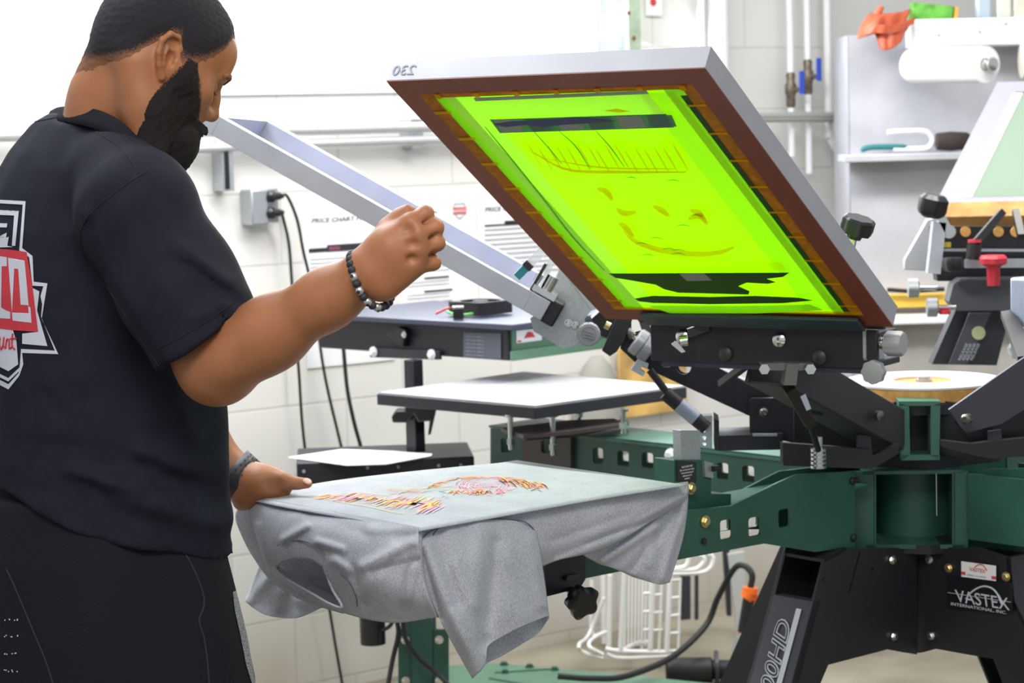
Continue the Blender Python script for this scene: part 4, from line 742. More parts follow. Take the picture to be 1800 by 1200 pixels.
ear('head_cross_lip', [(1684, 496), (1700, 492), (1795, 492), (1775, 508), (1700, 510)], A([1, Y3-.04, 0]), 0, .02, M['black2'])
cc = ear('head_rail', [(1640, 398), (1830, 398), (1830, 494), (1648, 494), (1640, 440)], A([1, Y3+.09, 0]), 0, .05, M['plastic'])
for x in (1668, 1697, 1755, 1785): c = py(x, 407, Y3+.062); obj('rail_hole', MB().cyl(c, c-A([0, .003, 0]), .012 if x > 1680 else .016, 16), M['wood'] if x > 1680 else M['chrome'], cc)
q = MB(); q.bar(py(1630, 439, Y3+.05), py(1840, 440, Y3+.05), .006, .006); q.bar(py(1696, 463, Y3+.03), py(1830, 462, Y3+.03), .02, .02); obj('steel_rod', q, M['galv'], cc)
q = MB(); c = py(1663, 430, Y3+.06); obj('warning_label', MB().box(c, (.022, .002, .012)), mat('yellow_label', (.6, .5, .04), .5), cc)
q = MB(); q.bar(py(1650, 390, Y3+.04), py(1640, 480, Y3+.04), .03, .03, up=(0, 1, 0)); obj('side_bracket', q, mat('pale_metal', (.55, .57, .62), .4, metal=.5), cc)
for (x, y, r_, m_, lab) in ((1640, 360, .034, 'plastic', 'upper'),): 
    q = MB(); q.lathe([(.018, -.03), (.03, -.022), (r_, -.012), (r_, .014), (.024, .024)], py(x, y, Y3+.03), nrm([.2, -.1, 1]), 40, mod=lambda t: 1+.05*np.cos(6*t)); o = obj('clamp_knob', q, M['plastic'], press)
    q = MB(); q.bar(py(1650, 376, Y3+.04), py(1668, 410, Y3+.04), .03, .02); obj('knob_bracket', q, M['chrome'], o)
q = MB(); q.cyl(py(1713, 428, Y3-.02), py(1710, 456, Y3-.02), .017, 24); q.bar(py(1716, 425, Y3-.02), py(1762, 372, Y3+.03), .016, .016, up=(0, 1, 0)); o = obj('handle_post', q, M['plastic'], press); q = MB(); q.cyl(py(1713, 426, Y3-.02), py(1713, 421, Y3-.02), .0155, 24); obj('handle_cap', q, M['red'], o)
q = MB(); q.bar(py(1795, 415, Y3-.02), py(1785, 370, Y3+.03), .016, .016, up=(0, 1, 0)); obj('handle_post', q, M['plastic'], press)
q = MB(); q.lathe([(.014, -.05), (.015, -.01), (.018, -.006), (.03, .0), (.031, .012), (.026, .019)], py(1746, 463, Y3-.08), UP, 48, mod=lambda t: 1+.05*np.cos(6*t)); obj('red_knob', q, M['red'], press)
q = MB(); q.lathe([(.01, -.02), (.02, -.016), (.024, 0), (.022, .012)], py(1675, 462, Y3-.05), UP, 40, mod=lambda t: 1+.08*np.cos(5*t)); obj('black_knob', q, M['plastic'], press)
for (x, y, m_) in ((1607, 506, 'plastic_grey'), (1640, 540, 'plastic_grey')):
    q = MB(); d_ = A([1, -.1, 0]); q.lathe([(.012, 0), (.022, .002), (.022, .024), (.012, .028)], py(x-12, y, Y3-.03), nrm(d_), 40, mod=lambda t: 1+.06*np.cos(6*t)); o = obj('adjust_knob', q, M[m_], press)
    q = MB(); q.cyl(py(x+5, y, Y3-.03), py(x+40, y, Y3-.03), .006, 12); obj('knob_rod', q, M['chrome'], o)
q = MB(); q.cyl(py(1661, 552, Y3-.04), py(1661, 545, Y3-.04), .013, 20); obj('red_cap', q, M['red'], press)
# head 4 beam rising to the right edge
ear('head_beam', [(1668, 720), (1795, 632), (1860, 590), (1860, 720), (1800, 720), (1760, 745), (1700, 760), (1690, 752)], A([.95, 4.33, 0]), -3, .012, mat('slate_coat2', (.04, .04, .055), .45))
webplate('head_beam_far_side', [(1690, 752), (1790, 700), (1860, 690), (1860, 752), (1710, 790)], A([.95, 4.42, 0]), -3, .02, M['plastic'], press)
q = MB(); q.bar(py(1772, 550, 4.5), py(1802, 630, 4.4), .03, .016, up=(0, 1, 0)); obj('link_bar', q, M['black2'], press)
q = MB(); q.lathe([(.014, 0), (.02, .004), (.02, .02), (.014, .024)], py(1790, 612, 4.6), nrm([-.3, -.9, 0]), 40, mod=lambda t: 1+.06*np.cos(6*t)); obj('adjust_knob', q, M['plastic_grey'], press)
q = MB(); q.box(py(1815, 530, 4.5), (.08, .05, .1), (A([.8, .6, 0]), A([-.6, .8, 0]), UP)); obj('clamp_block', q, mat('bluish_steel', (.4, .45, .58), .35, metal=.5), press, bevel=.006)
q = MB(); q.lathe([(.007, 0), (.010, .003), (.010, .015), (.006, .02)], py(1703, 735, 4.3), nrm([-.6, -.8, 0]), 20); obj('pivot_bush', q, MATS['gunmetal'], press)
q = MB(); q.lathe([(.007, 0), (.010, .003), (.010, .012), (.006, .014)], py(1540, 730, 4.32), nrm([.6, -.8, 0]), 20); obj('pivot_bush', q, MATS['gunmetal'], press)
# ================================================================ flash dryer behind the press
YD = 5.75
fdz = thing('flash_dryer', 'black and green flash dryer on a post standing behind the bare white pallet', 'flash dryer', py(740, 1150, YD))
c0 = py(893, 600, 5.45); fa = -43+180; fD = hd(fa); sD = hd(47.); 
def dfr(x, y, o=0.): return vp(x, y, c0+A([.73, -.68, 0])*0-sD*o, fa)     # front face plane
def dsd(x, y): return vp(x, y, c0, 47.)
zb = py(893, 634, 5.45)[2]; zt_ = py(893, 578, 5.45)[2]; Lf = np.linalg.norm((dfr(560, 600)-c0)[:2]); Ls = .42
q = MB(); q.box(c0+fD*Lf/2+sD*Ls/2+UP*((zb+zt_)/2-c0[2]), (Lf, Ls, zt_-zb), (fD, sD, UP)); hs = obj('housing', q, M['black'], fdz, bevel=.003)
q = MB(); q.box(c0-fD*.003+sD*(Ls/2)+UP*((zb+zt_)/2-c0[2]-.0), (.008, Ls-.02, zt_-zb-.008), (fD, sD, UP)); obj('green_side_panel', q, M['green_light'], hs, bevel=.001)
q = MB(); q.box(c0-fD*.01+sD*(Ls/2)+UP*(zb-c0[2]+.012), (.012, Ls, .024), (fD, sD, UP)); obj('green_side_rail', q, M['green_light'], hs, bevel=.002)
q = MB(); q.box(c0+fD*(Lf/2-.02)+sD*(Ls/2-.01)+UP*(zt_-c0[2]+.008), (Lf+.05, Ls+.04, .014), (fD, sD, UP)); obj('top_lid', q, mat('navy_lid', (.05, .055, .085), .4), fdz, bevel=.003)
nm = obj('spec_label', MB().prism([dfr(x, y, .002) for x, y in ((815, 584), (881, 586), (881, 631), (815, 628))], -sD*.001), mat('grey_spec_label', (.1, .105, .13), .5), hs)
for k in range(6): obj('label_text', text(MB(), 'VOLTS 120  AMPS 15', (dfr(819, 592+k*6.5, .0045), -fD, UP, -sD), .004, .0001, wscale=1.2), M['ink_grey'], nm)
wl = obj('warning_label', MB().prism([c0-fD*.009+sD*a_+UP*(z_-c0[2]) for a_, z_ in ((.02, zt_-.036), (.11, zt_-.036), (.11, zt_-.006), (.02, zt_-.006))], -fD*.001), M['paper'], hs)
q = MB(); obj('label_mark', q.prism([c0-fD*.011+sD*a_+UP*(z_-c0[2]) for a_, z_ in ((.045, zt_-.026), (.085, zt_-.026), (.075, zt_-.014), (.06, zt_-.012))], -fD*.0006), M['red_ink'], wl)
q = MB(); obj('label_mark', q.prism([c0-fD*.011+sD*a_+UP*(z_-c0[2]) for a_, z_ in ((.022, zt_-.034), (.035, zt_-.034), (.035, zt_-.03), (.022, zt_-.03))], -fD*.0006), M['red_ink'], wl)
pb = obj('mount_plate', MB().prism([dfr(x, y, .012) for x, y in ((650, 611), (772, 617), (772, 632), (650, 628))], sD*.01), M['black2'], hs, bevel=.001)
for (x, y) in ((657, 618), (759, 623)): c = dfr(x, y, .014); obj('bolt', bolt(MB(), c, -sD, .01, .008), M['paper'], pb)
q = MB(); q.prism([dfr(x, y, .02) for x, y in ((678, 586), (700, 574), (712, 580), (708, 610), (696, 606), (684, 596))], sD*.02); kb_ = obj('tilt_lever', q, M['plastic'], hs, bevel=.003); c = dfr(711, 588, .02); obj('lever_bolt', bolt(MB(), c, -sD, .006, .006), M['chrome'], kb_)
pc = py(729, 720, 5.62); pc = A([pc[0], pc[1], 0])
fy = lambda y: py(729, y, 5.62)[2]
q = MB(); q.box(pc+UP*((fy(632)+fy(800))/2), (.034, .034, fy(632)-fy(800)), (fD, sD, UP)); obj('upper_post', q, M['black'], fdz, bevel=.002)
q = MB(); q.prism([py(x, y, 5.57) for x, y in ((688, 733), (696, 722), (712, 722), (712, 712), (758, 712), (768, 716), (757, 764), (752, 765), (755, 740), (735, 742), (728, 728), (715, 743), (690, 743))], A([0, .06, 0])); obj('height_clamp', q, M['plastic'], fdz, bevel=.003)
# box shelf in the middle with papers
b0_ = [py(520, 813, 5.5), py(740, 800, 5.35), py(833, 800, 5.65), py(615, 796, 5.9)]
zt2 = py(520, 811, 5.5)[2]; bx = [pz(x, y, zt2) for x, y in ((520, 814), (600, 832), (833, 798), (745, 788))]
bx = [pz(520, 815, zt2), pz(545, 845, zt2), pz(833, 803, zt2), pz(745, 788, zt2)]
q = MB(); e1 = nrm((pz(833, 801, zt2)-pz(522, 813, zt2))); c_l = pz(521, 814, zt2); wd = np.linalg.norm(pz(833, 801, zt2)-c_l); e2 = A([-e1[1], e1[0], 0]); 
q.box(c_l+e1*wd/2+e2*.13-UP*.035, (wd, .26, .07), (e1, e2, UP)); bxo = obj('control_box', q, M['black'], fdz, bevel=.003)
for x in (534, 646, 700, 771, 810): c = vp(x, 828 if x < 600 else 822-(x-640)*.03, c_l-e2*.001, math.degrees(math.atan2(e1[1], e1[0]))); obj('screw', MB().cyl(c, c-e2*.003, .004, 10), M['plastic_grey'], bxo)
pq = [pz(x, y, zt2+.003) for x, y in ((506, 803), (610, 817), (680, 815), (758, 801), (760, 797), (690, 792), (600, 789))]; q = MB(); q.prism(pq, -UP*.002)
tag(obj('paper_sheet', q, M['paper']), 'white paper sheet with black pen marks lying on the dryer control box', 'paper'); sh_ = bpy.data.objects['paper_sheet']
for k in range(7): q = MB(); x = 560+rs.uniform(0, 45); y = 797+rs.uniform(0, 12); q.bar(pz(x, y, zt2+.0034), pz(x+14, y+rs.uniform(-3, 3), zt2+.0034), .0015, .0004); obj('pen_mark', q, M['ink_grey'], sh_)
# green lower stand
zl = lambda y, Y=5.7: py(740, y, Y)[2]
gc = py(739, 1120, 5.7); gc = A([gc[0], gc[1], 0])
q = MB(); q.box(gc+UP*((zt2-.07)/2+.03), (.06, .06, zt2-.1), (fD, sD, UP)); obj('green_post', q, M['green'], fdz, bevel=.003)
g_ = lambda x, y: py(x, y, 5.63)
q = MB(); q.prism([g_(700, 1106), (g_(724, 1105)), g_(724, 1215), g_(700, 1215)], A([0, .01, 0])); q.prism([g_(760, 1106), g_(789, 1106), g_(789, 1215), g_(760, 1215)], A([0, .01, 0])); q.prism([g_(724, 1085), g_(760, 1085), g_(760, 1215), g_(724, 1215)], A([0, -.008, 0])); gpl = obj('post_flange', q, M['green'], fdz, bevel=.001)
for (x, y) in ((712, 1124), (772, 1124), (713, 1196), (772, 1196)): obj('bolt', bolt(MB(), g_(x, y), (0, -1, 0), .008, .006), M['chrome'], gpl)
q = MB(); q.lathe([(.02, .0), (.032, .002), (.033, .15), (.033, .152)], A([*py(656, 1132, 5.65)[:2], py(656, 1132, 5.65)[2]]), UP, 28); obj('motor_can', q, M['plastic'], fdz)
q = MB(); cz = py(790, 1180, 5.7)
for a_, b_ in ((py(700, 1215, 5.6), py(700, 1215, 5.6)),): pass
q = MB(); bz = .05; pB = [pz(760, 1172, bz), pz(870, 1164, bz), pz(1150, 1190, bz), pz(1400, 1215, bz), pz(1150, 1250, bz), pz(800, 1230, bz), pz(690, 1200, bz)]; q.prism(pB, -UP*.045); bs_ = obj('floor_base', q, M['green_light'], fdz, bevel=.004)
q = MB(); q.bar(pz(870, 1182, bz+.001), pz(980, 1175, bz+.001), .006, .003); q.bar(pz(860, 1192, bz+.001), pz(1000, 1215, bz+.001), .006, .003); obj('base_seam', q, M['green'], bs_)
for (x, y) in ((886, 1168), (931, 1172), (975, 1177), (888, 1182)): c = pz(x, y, bz); obj('bolt', bolt(MB(), c, UP, .01, .008), M['green'], bs_)
# cables around the stand
def cab(label, pts, r, name='cable'): return tag(obj(name, MB().tube(crom([py(*p) for p in pts], 50), r, 8), M['rubber']), label, 'cable')
cab('thin black cable hanging in front of the green dryer post', [(708, 1085, 5.55), (712, 1120, 5.55), (735, 1155, 5.55), (770, 1185, 5.55), (800, 1215, 5.5)], .006)
cab('black cable sloping down left of the green dryer post', [(697, 1085, 5.58), (700, 1115, 5.58), (690, 1160, 5.58), (680, 1215, 5.55)], .006)
cab('short black lead curving from the motor can under the shirt', [(672, 1108, 5.62), (685, 1100, 5.62), (694, 1085, 5.62)], .005)
# cooling fan and small switch on top of the dryer
zl_ = zt_+.016
fc = pz(845, 553, zl_); fn = thing('cooling_fan', 'black box fan with green and red wires standing on the flash dryer lid', 'fan', fc)
q = MB(); plate2([rrect(-.06, -.06, .06, .06, .012), circ(0, 0, .052, 28)], .032, (fc+UP*.02, fD, sD, UP), q); obj('fan_housing', q, M['plastic'], fn)
q = MB(); q.cyl(fc+UP*.006, fc+UP*.036, .02, 20); 
for k in range(7): a_ = k*2*math.pi/7; d_ = fD*math.cos(a_)+sD*math.sin(a_); q.box(fc+d_*.034+UP*.02, (.034, .003, .018), (d_, nrm(np.cross(UP, d_)+UP*.6), np.cross(d_, nrm(np.cross(UP, d_)+UP*.6)))); 
obj('fan_rotor', q, M['plastic'], fn)
q = MB(); q.tube(crom([fc+UP*.01-fD*.04-sD*.05, fc+UP*.006+fD*.0-sD*.08, fc+UP*.012+fD*.05-sD*.07], 16), .003, 8); obj('green_wire', q, mat('green_wire', (.1, .45, .08), .4), fn)
q = MB(); q.tube(crom([fc+UP*.012+fD*.03-sD*.05, fc+UP*.02+fD*.05-sD*.06, fc+UP*.006+fD*.08-sD*.08], 16), .003, 8); obj('red_wire', q, M['red'], fn)
c = pz(806, 561, zl_); o = thing('toggle_switch', 'small black switch block with a silver top beside the fan on the dryer lid', 'switch', c)
q = MB(); q.box(c+UP*.014, (.026, .026, .026)); obj('switch_body', q, M['plastic'], o, bevel=.002); obj('switch_top', MB().box(c+UP*.03, (.028, .028, .006)), M['chrome'], o, bevel=.001)
# ================================================================ wire basket, floor clutter
wb = thing('wire_rack', 'white wire display rack lying on the floor under the press', 'rack', pz(1120, 1150, 0)); M['wire'] = mat('white_coated_wire', (.82, .82, .8), .4)
YB = 6.55
def wv_(x, y, o=0.): return py(x, y, YB+o)
def wires(name, segs, r): 
    q = MB()
    for s_ in segs: q.tube(crom([wv_(*p) for p in s_], max(2, 6*len(s_) if len(s_) > 2 else 2)), r, 8)
    obj(name, q, M['wire'], wb)
wires('frame_wire', [[(1098, 1000), (1091, 1142)], [(1060, 1002, .3), (1062, 1130, .3)], [(1178, 1010), (1172, 1146)], [(1148, 1005), (1143, 1140)], [(1072, 1010, .1), (1070, 1140, .1)]], .008)
wires('base_wire', [[(1064, 1140), (1092, 1144), (1172, 1146)], [(1066, 1148), (1092, 1156), (1180, 1152)], [(1092, 1144), (1120, 1130, .3), (1142, 1128, .3)]], .007)
wires('rib', [[(1100+6*k, 1005, .2), (1098+6*k, 1135, .2)] for k in range(8)], .003)
wires('rung', [[(1176, 1020+31*k), (1196, 1018+31*k)] for k in range(5)]+[[(1146, 1046+31*k), (1165, 1044+31*k)] for k in range(3)]+[[(1131, 1043+32*k), (1143, 1042+32*k)] for k in range(3)], .004)
wires('upright', [[(1196, 1015), (1192, 1150)], [(1164, 1010), (1158, 1145)], [(1130, 1010, .1), (1128, 1140, .1)]], .004)
wires('curved_foot', [[(1062, 1050, .2), (1035, 1115, .2), (1018, 1132), (1024, 1145), (1060, 1156)], [(1072, 1108, .1), (1042, 1122, .1), (1036, 1136), (1060, 1150)], [(1040, 1020, .25), (1040, 1110, .25), (1062, 1112, .25)]], .006)
wires('hook_end', [[(1180, 1008), (1230, 1006), (1248, 998), (1254, 982), (1247, 972)], [(1180, 1002), (1222, 1000), (1238, 985), (1232, 975)], [(1180, 1000), (1205, 995), (1212, 978)]], .007)
# dark post, grey wall leg, heat gun with cord, grip on floor
o = thing('metal_upright', 'grey metal upright leaning against the wall behind the heat gun', 'post', pz(1290, 1110, 0))
q = MB(); q.prism([py(x, y, 6.9) for x, y in ((1280, 975), (1308, 970), (1312, 1115), (1296, 1115))], A([0, .03, 0])); obj('grey_bar', q, mat('grey_metal_bar', (.4, .42, .4), .5), o)
q = MB(); q.prism([py(x, y, 6.95) for x, y in ((1270, 960), (1282, 960), (1286, 1082), (1278, 1082))], A([0, .03, 0])); obj('dark_bar', q, M['black2'], o)
hg = thing('heat_gun', 'orange and black heat gun hanging upright between the wire rack and the black pedestal', 'heat gun', py(1312, 1090, 6.3))
Yh = 6.3
q = MB(); q.cyl(py(1319, 1032, Yh), py(1318, 1043, Yh), .022, 20); q.cyl(py(1318, 1043, Yh), py(1312, 1052, Yh), .023, 20, r2=.02); q.lathe([(.018, 0), (.018, .03)], py(1298, 1146, Yh), nrm(py(1304, 1128, Yh)-py(1298, 1146, Yh)), 16); obj('orange_shell', q, M['orange'], hg)
q = MB(); q.cyl(py(1317, 1048, Yh), py(1307, 1110, Yh), .017, 18); obj('black_grip', q, M['plastic'], hg)
q = MB(); q.cyl(py(1303, 1120, Yh), py(1294, 1148, Yh), .016, 18); obj('nozzle', q, M['galv'], hg)
q = MB(); q.bar(py(1327, 1045, Yh), py(1323, 1060, Yh), .01, .02); q.bar(py(1307, 1088, Yh), py(1303, 1112, Yh), .012, .02); obj('orange_trim', q, M['orange'], hg)
cab('black power cord looping from the heat gun across the floor', [(1319, 1034, 6.3), (1322, 1010, 6.3), (1308, 994, 6.32), (1290, 1000, 6.35), (1262, 1050, 6.4), (1240, 1100, 6.4), (1180, 1155, 6.3), (1100, 1188, 6.15), (1040, 1192, 6.1), (980, 1188, 6.1)], .009, 'power_cord')
o = thing('rubber_roller', 'dark grey rubber grip roller lying on the floor behind the pedestal leg', 'roller', pz(1230, 1172, 0))
c = pz(1170, 1178, .04); d_ = nrm(pz(1290, 1176, .04)-c); q = MB(); q.lathe([(.028, 0), (.036, .005), (.036, .13), (.028, .135), (.026, .26)], c, d_, 24); obj('roller_body', q, M['rubber'], o); q = MB(); q.lathe([(.055, .14), (.055, .15)], c, d_, 24); obj('roller_flange', q, M['black2'], o)
o = thing('shelf_upright', 'pair of dark uprights standing on the floor behind the white wire rack', 'post', pz(1205, 1085, 0))
for x0, x1 in ((1196, 1214), (1222, 1228)): q = MB(); q.prism([py(x0, 1005, 6.95), py(x1, 1005, 6.95), py(x1, 1088, 6.95), py(x0, 1090, 6.95)], A([0, .03, 0])); obj('dark_bar', q, M['black2'], o)
# ================================================================ grey T-shirt pulled over the pallet
AE = math.degrees(math.atan2(PB[1], PB[0])); AS = math.degrees(math.atan2(PA[1], PA[0]))
def ev(x, y, o=0.): return vp(x, y, O1-PA*o, AE)
def nv(x, y, o=0.): return vp(x, y, O1+PB*(.213+o), AS)
mt = mat('heather_grey_jersey', (.36, .37, .40), .85, spec=.15); nt = mt.node_tree; N = nt.nodes; L = nt.links; b = N['Principled BSDF']
tc = N['Texture Coordinate']; mp = N.new('ShaderNodeMapping'); mp.inputs['Scale'].default_value = (1, 1, .35); mp.inputs['Rotation'].default_value = (.3, .2, .6); L.new(tc.outputs['Object'], mp.inputs['Vector'])
nz = N.new('ShaderNodeTexNoise'); nz.inputs['Scale'].default_value = 800; nz.inputs['Detail'].default_value = 4; L.new(mp.outputs[0], nz.inputs['Vector'])
n3 = N.new('ShaderNodeTexNoise'); n3.inputs['Scale'].default_value = 18; n3.inputs['Detail'].default_value = 3; L.new(tc.outputs['Object'], n3.inputs['Vector'])
ad = N.new('ShaderNodeMath'); ad.operation = 'MULTIPLY_ADD'; ad.inputs[1].default_value = .25; L.new(n3.outputs['Fac'], ad.inputs[0]); L.new(nz.outputs['Fac'], ad.inputs[2])
cr = N.new('ShaderNodeValToRGB'); cr.color_ramp.elements[0].position = .42; cr.color_ramp.elements[0].color = (.27, .28, .32, 1); cr.color_ramp.elements[1].position = .78; cr.color_ramp.elements[1].color = (.50, .52, .57, 1)
L.new(ad.outputs[0], cr.inputs[0]); L.new(cr.outputs[0], b.inputs['Base Color']); b.inputs['Sheen Weight'].default_value = .15
bp = N.new('ShaderNodeBump'); bp.inputs['Strength'].default_value = .25; bp.inputs['Distance'].default_value = .001; L.new(nz.outputs['Fac'], bp.inputs['Height'])
n4 = N.new('ShaderNodeTexNoise'); n4.inputs['Scale'].default_value = 22; n4.inputs['Detail'].default_value = 2; n4.inputs['Distortion'].default_value = 1.2; mp2 = N.new('ShaderNodeMapping'); mp2.inputs['Scale'].default_value = (1, 1, .3); mp2.inputs['Rotation'].default_value = (.5, .3, 0); L.new(tc.outputs['Object'], mp2.inputs['Vector']); L.new(mp2.outputs[0], n4.inputs['Vector'])
b2 = N.new('ShaderNodeBump'); b2.inputs['Strength'].default_value = .35; b2.inputs['Distance'].default_value = .006; L.new(n4.outputs['Fac'], b2.inputs['Height']); L.new(bp.outputs[0], b2.inputs['Normal']); L.new(b2.outputs[0], b.inputs['Normal'])
M['jersey'] = mt
M['seam'] = mat('grey_seam_thread', (.1, .1, .14), .8)
tee = thing('t_shirt', 'heather grey t-shirt stretched over a press pallet, with a colourful print and hanging sleeves', 't-shirt', O1+PA*.28)
def seg(x, y, x0, y0, x1, y1):
    dx, dy = x1-x0, y1-y0; t = np.clip(((x-x0)*dx+(y-y0)*dy)/(dx*dx+dy*dy), 0, 1); return np.hypot(x-x0-t*dx, y-y0-t*dy)
def cloth(name, fn, rows, nu, nv_, folds=(), parent=tee, solid=.0018, hole=None, m=None):
    G = patch(rows, nu, nv_); X, Y, Oo = G[..., 0], G[..., 1], G[..., 2].copy()
    for (x0, y0, x1, y1, w, a) in folds: Oo += a*np.exp(-(seg(X, Y, x0, y0, x1, y1)/w)**2)
    P = np.array([[fn(X[i, j], Y[i, j], Oo[i, j]) for j in range(nu)] for i in range(nv_)]); q = MB(); q.grid(P)
    if hole is not None:
        hx = np.array(hole); 
        def inside(x, y):
            c = False; j = len(hx)-1
            for i in range(len(hx)):
                if (hx[i, 1] > y) != (hx[j, 1] > y) and x < (hx[j, 0]-hx[i, 0])*(y-hx[i, 1])/(hx[j, 1]-hx[i, 1])+hx[i, 0]: c = not c
                j = i
            return c
        Xf, Yf = X.reshape(-1), Y.reshape(-1); q.f = [f for f in q.f if not inside(np.mean([Xf[k] for k in f]), np.mean([Yf[k] for k in f]))]
    return obj(name, q, m or M['jersey'], parent, smooth=180, solid=solid)
# top
T = [[(440, 872), (548, 845), (700, 825), (890, 807)], [(505, 886), (625, 860), (800, 838), (975, 818)], [(615, 905), (740, 882), (900, 856), (1085, 831)], [(735, 926), (900, 897), (1060, 869), (1207, 846)]]
G = patch([[(x, y, 0) for x, y in r] for r in T], 60, 30); P = np.array([[pz(G[i, j, 0], G[i, j, 1], 1.003) for j in range(60)] for i in range(30)])
for i in range(30):
    for j in range(60):
        e = min(i, 29-i, j, 59-j); P[i, j, 2] -= .0055*math.exp(-e*.55); P[i, j, 2] += .0006*math.sin(j*.9+i*.35)*(1-math.exp(-e*.3))
top_ = obj('front_panel', MB().grid(P), M['jersey'], tee, smooth=180, solid=.0018)
hole = [(487, 994), (500, 985), (525, 980), (550, 983), (568, 995), (576, 1015), (585, 1037), (601, 1066), (580, 1061), (550, 1044), (515, 1024), (495, 1010)]
cloth('neck_panel', ev, [[(437, 870, .0035), (505, 883, .0035), (575, 897, .0035), (655, 911, .0035), (736, 926, .002)], [(439, 897, .014), (510, 913, .026), (580, 925, .030), (660, 940, .026), (737, 962, .008)],
    [(452, 940, .016), (515, 952, .038), (585, 962, .045), (660, 982, .038), (742, 1008, .010)], [(464, 980, .01), (522, 995, .036), (600, 1015, .045), (680, 1035, .036), (755, 1052, .004)], [(474, 1003, .0), (535, 1045, .014), (612, 1078, .016), (690, 1093, .006), (768, 1083, -.02)]],
    110, 90, folds=[(640, 995, 740, 945, 9, .006), (600, 965, 560, 952, 7, .006), (655, 1005, 735, 985, 8, -.005), (500, 948, 540, 925, 7, .005), (590, 985, 612, 1000, 9, .008), (735, 960, 715, 1050, 9, .007), (620, 1000, 645, 1060, 10, -.005), (545, 905, 640, 935, 12, -.003), (650, 930, 735, 930, 10, .004), (690, 960, 640, 1040, 12, .004), (455, 925, 470, 985, 8, .004)], hole=hole)
cloth('back_panel', ev, [[(428, 880, -.012), (436, 884, -.008), (446, 888, -.004)], [(415, 906, -.02), (436, 912, -.012), (455, 918, -.008)], [(426, 940, -.022), (450, 950, -.014), (472, 960, -.012)], [(446, 978, -.022), (470, 988, -.014), (492, 995, -.02)], [(480, 1022, -.018), (500, 1020, -.016), (528, 1018, -.03)], [(535, 1056, -.014), (550, 1050, -.014), (575, 1040, -.03)], [(605, 1078, -.012), (608, 1072, -.012), (620, 1060, -.03)]], 14, 50)
cloth('back_panel', ev, [[(480, 985, -.05), (530, 975, -.06), (590, 985, -.05), (640, 1020, -.04)], [(490, 1010, -.04), (540, 1020, -.05), (590, 1030, -.05), (640, 1050, -.04)], [(500, 1030, -.02), (545, 1052, -.02), (590, 1068, -.02), (640, 1082, -.02)]], 30, 20)
rim = crom([ev(x, y, .012+.030*min(1, abs(x-487)/60)*(1 if y < 1020 or x > 560 else .6)) for x, y in hole+[hole[0]]], 90)
obj('collar_rim', MB().tube(rim, .0022, 8), M['jersey'], tee, smooth=180)
for pts in ([(466, 978, .014), (480, 965, .024), (497, 954, .034), (530, 950, .042), (556, 961, .048), (572, 975, .052)], [(598, 1008, .054), (615, 1025, .045), (626, 1050, .034), (628, 1066, .024)]):
    obj('collar_seam', MB().tube(crom([ev(x, y, o+.0015) for x, y, o in pts], 40), .0007, 6), M['seam'], tee)
cloth('side_panel', nv, [[(736, 927, 0), (820, 911, 0), (960, 887, 0), (1090, 864, 0), (1208, 846, 0)], [(742, 955, .005), (840, 935, .008), (960, 925, .006), (1090, 893, .005), (1210, 858, .002)],
    [(750, 1000, .004), (850, 985, .004), (962, 962, .004), (1095, 920, .005), (1208, 868, .0)], [(768, 1083, -.02), (860, 1045, -.02), (962, 990, -.012), (1070, 958, -.008), (1205, 878, -.01)]],
    100, 34, folds=[(980, 985, 1190, 905, 7, .006), (970, 950, 1100, 905, 8, -.003), (1030, 955, 1180, 900, 6, -.005), (1100, 930, 1205, 870, 6, .004)])
cloth('side_panel', nv, [[(1024, 975, -.03), (1090, 940, -.022), (1150, 908, -.018), (1209, 860, -.012)], [(1050, 988, -.035), (1100, 972, -.02), (1155, 945, -.012), (1206, 905, -.012)], [(1085, 1000, -.03), (1118, 1003, -.018), (1160, 988, -.008), (1197, 955, -.014)], [(1112, 1012, -.03), (1138, 1020, -.02), (1158, 1026, -.012), (1176, 1023, -.016)]],
    50, 44, folds=[(1060, 985, 1150, 925, 8, .008), (1110, 1000, 1190, 900, 9, -.006), (1165, 1015, 1205, 880, 7, .007), (1140, 990, 1150, 930, 8, .004)])
fs = [(748, 965, 838, 1180, 13, .010), (770, 935, 800, 1060, 12, -.006), (870, 955, 850, 1130, 14, -.010), (845, 930, 835, 1060, 16, .005), (935, 945, 955, 1060, 12, .009), (905, 960, 925, 1060, 14, -.003), (800, 990, 850, 1110, 10, .004), (742, 965, 775, 1085, 6, -.006)]
sl = cloth('sleeve', nv, [[(731, 958, .004), (762, 931, .010), (808, 918, .011), (860, 912, .011), (905, 914, .010), (941, 933, .004)], [(740, 1000, .012), (785, 988, .034), (828, 978, .036), (872, 970, .03), (915, 968, .028), (949, 975, .01)],
    [(762, 1065, .02), (800, 1058, .045), (838, 1048, .044), (878, 1040, .036), (920, 1032, .034), (957, 1028, .015)], [(794, 1125, .025), (822, 1118, .05), (848, 1098, .045), (880, 1085, .04), (922, 1070, .036), (961, 1060, .018)],
    [(831, 1191, .02), (851, 1168, .044), (857, 1137, .045), (882, 1118, .04), (922, 1098, .036), (964, 1081, .018)]], 90, 90, folds=fs)
cloth('sleeve_inside', nv, [[(800, 1050, .0), (840, 1045, -.006), (880, 1040, -.008), (905, 1036, -.008), (935, 1032, -.004), (957, 1028, .008)], [(812, 1120, .008), (845, 1115, -.004), (880, 1100, -.006), (915, 1088, -.006), (945, 1075, -.002), (962, 1058, .01)], [(831, 1191, .018), (853, 1167, .008), (882, 1152, .0), (917, 1131, -.002), (947, 1111, .0), (966, 1085, .014)]], 50, 30, parent=sl)
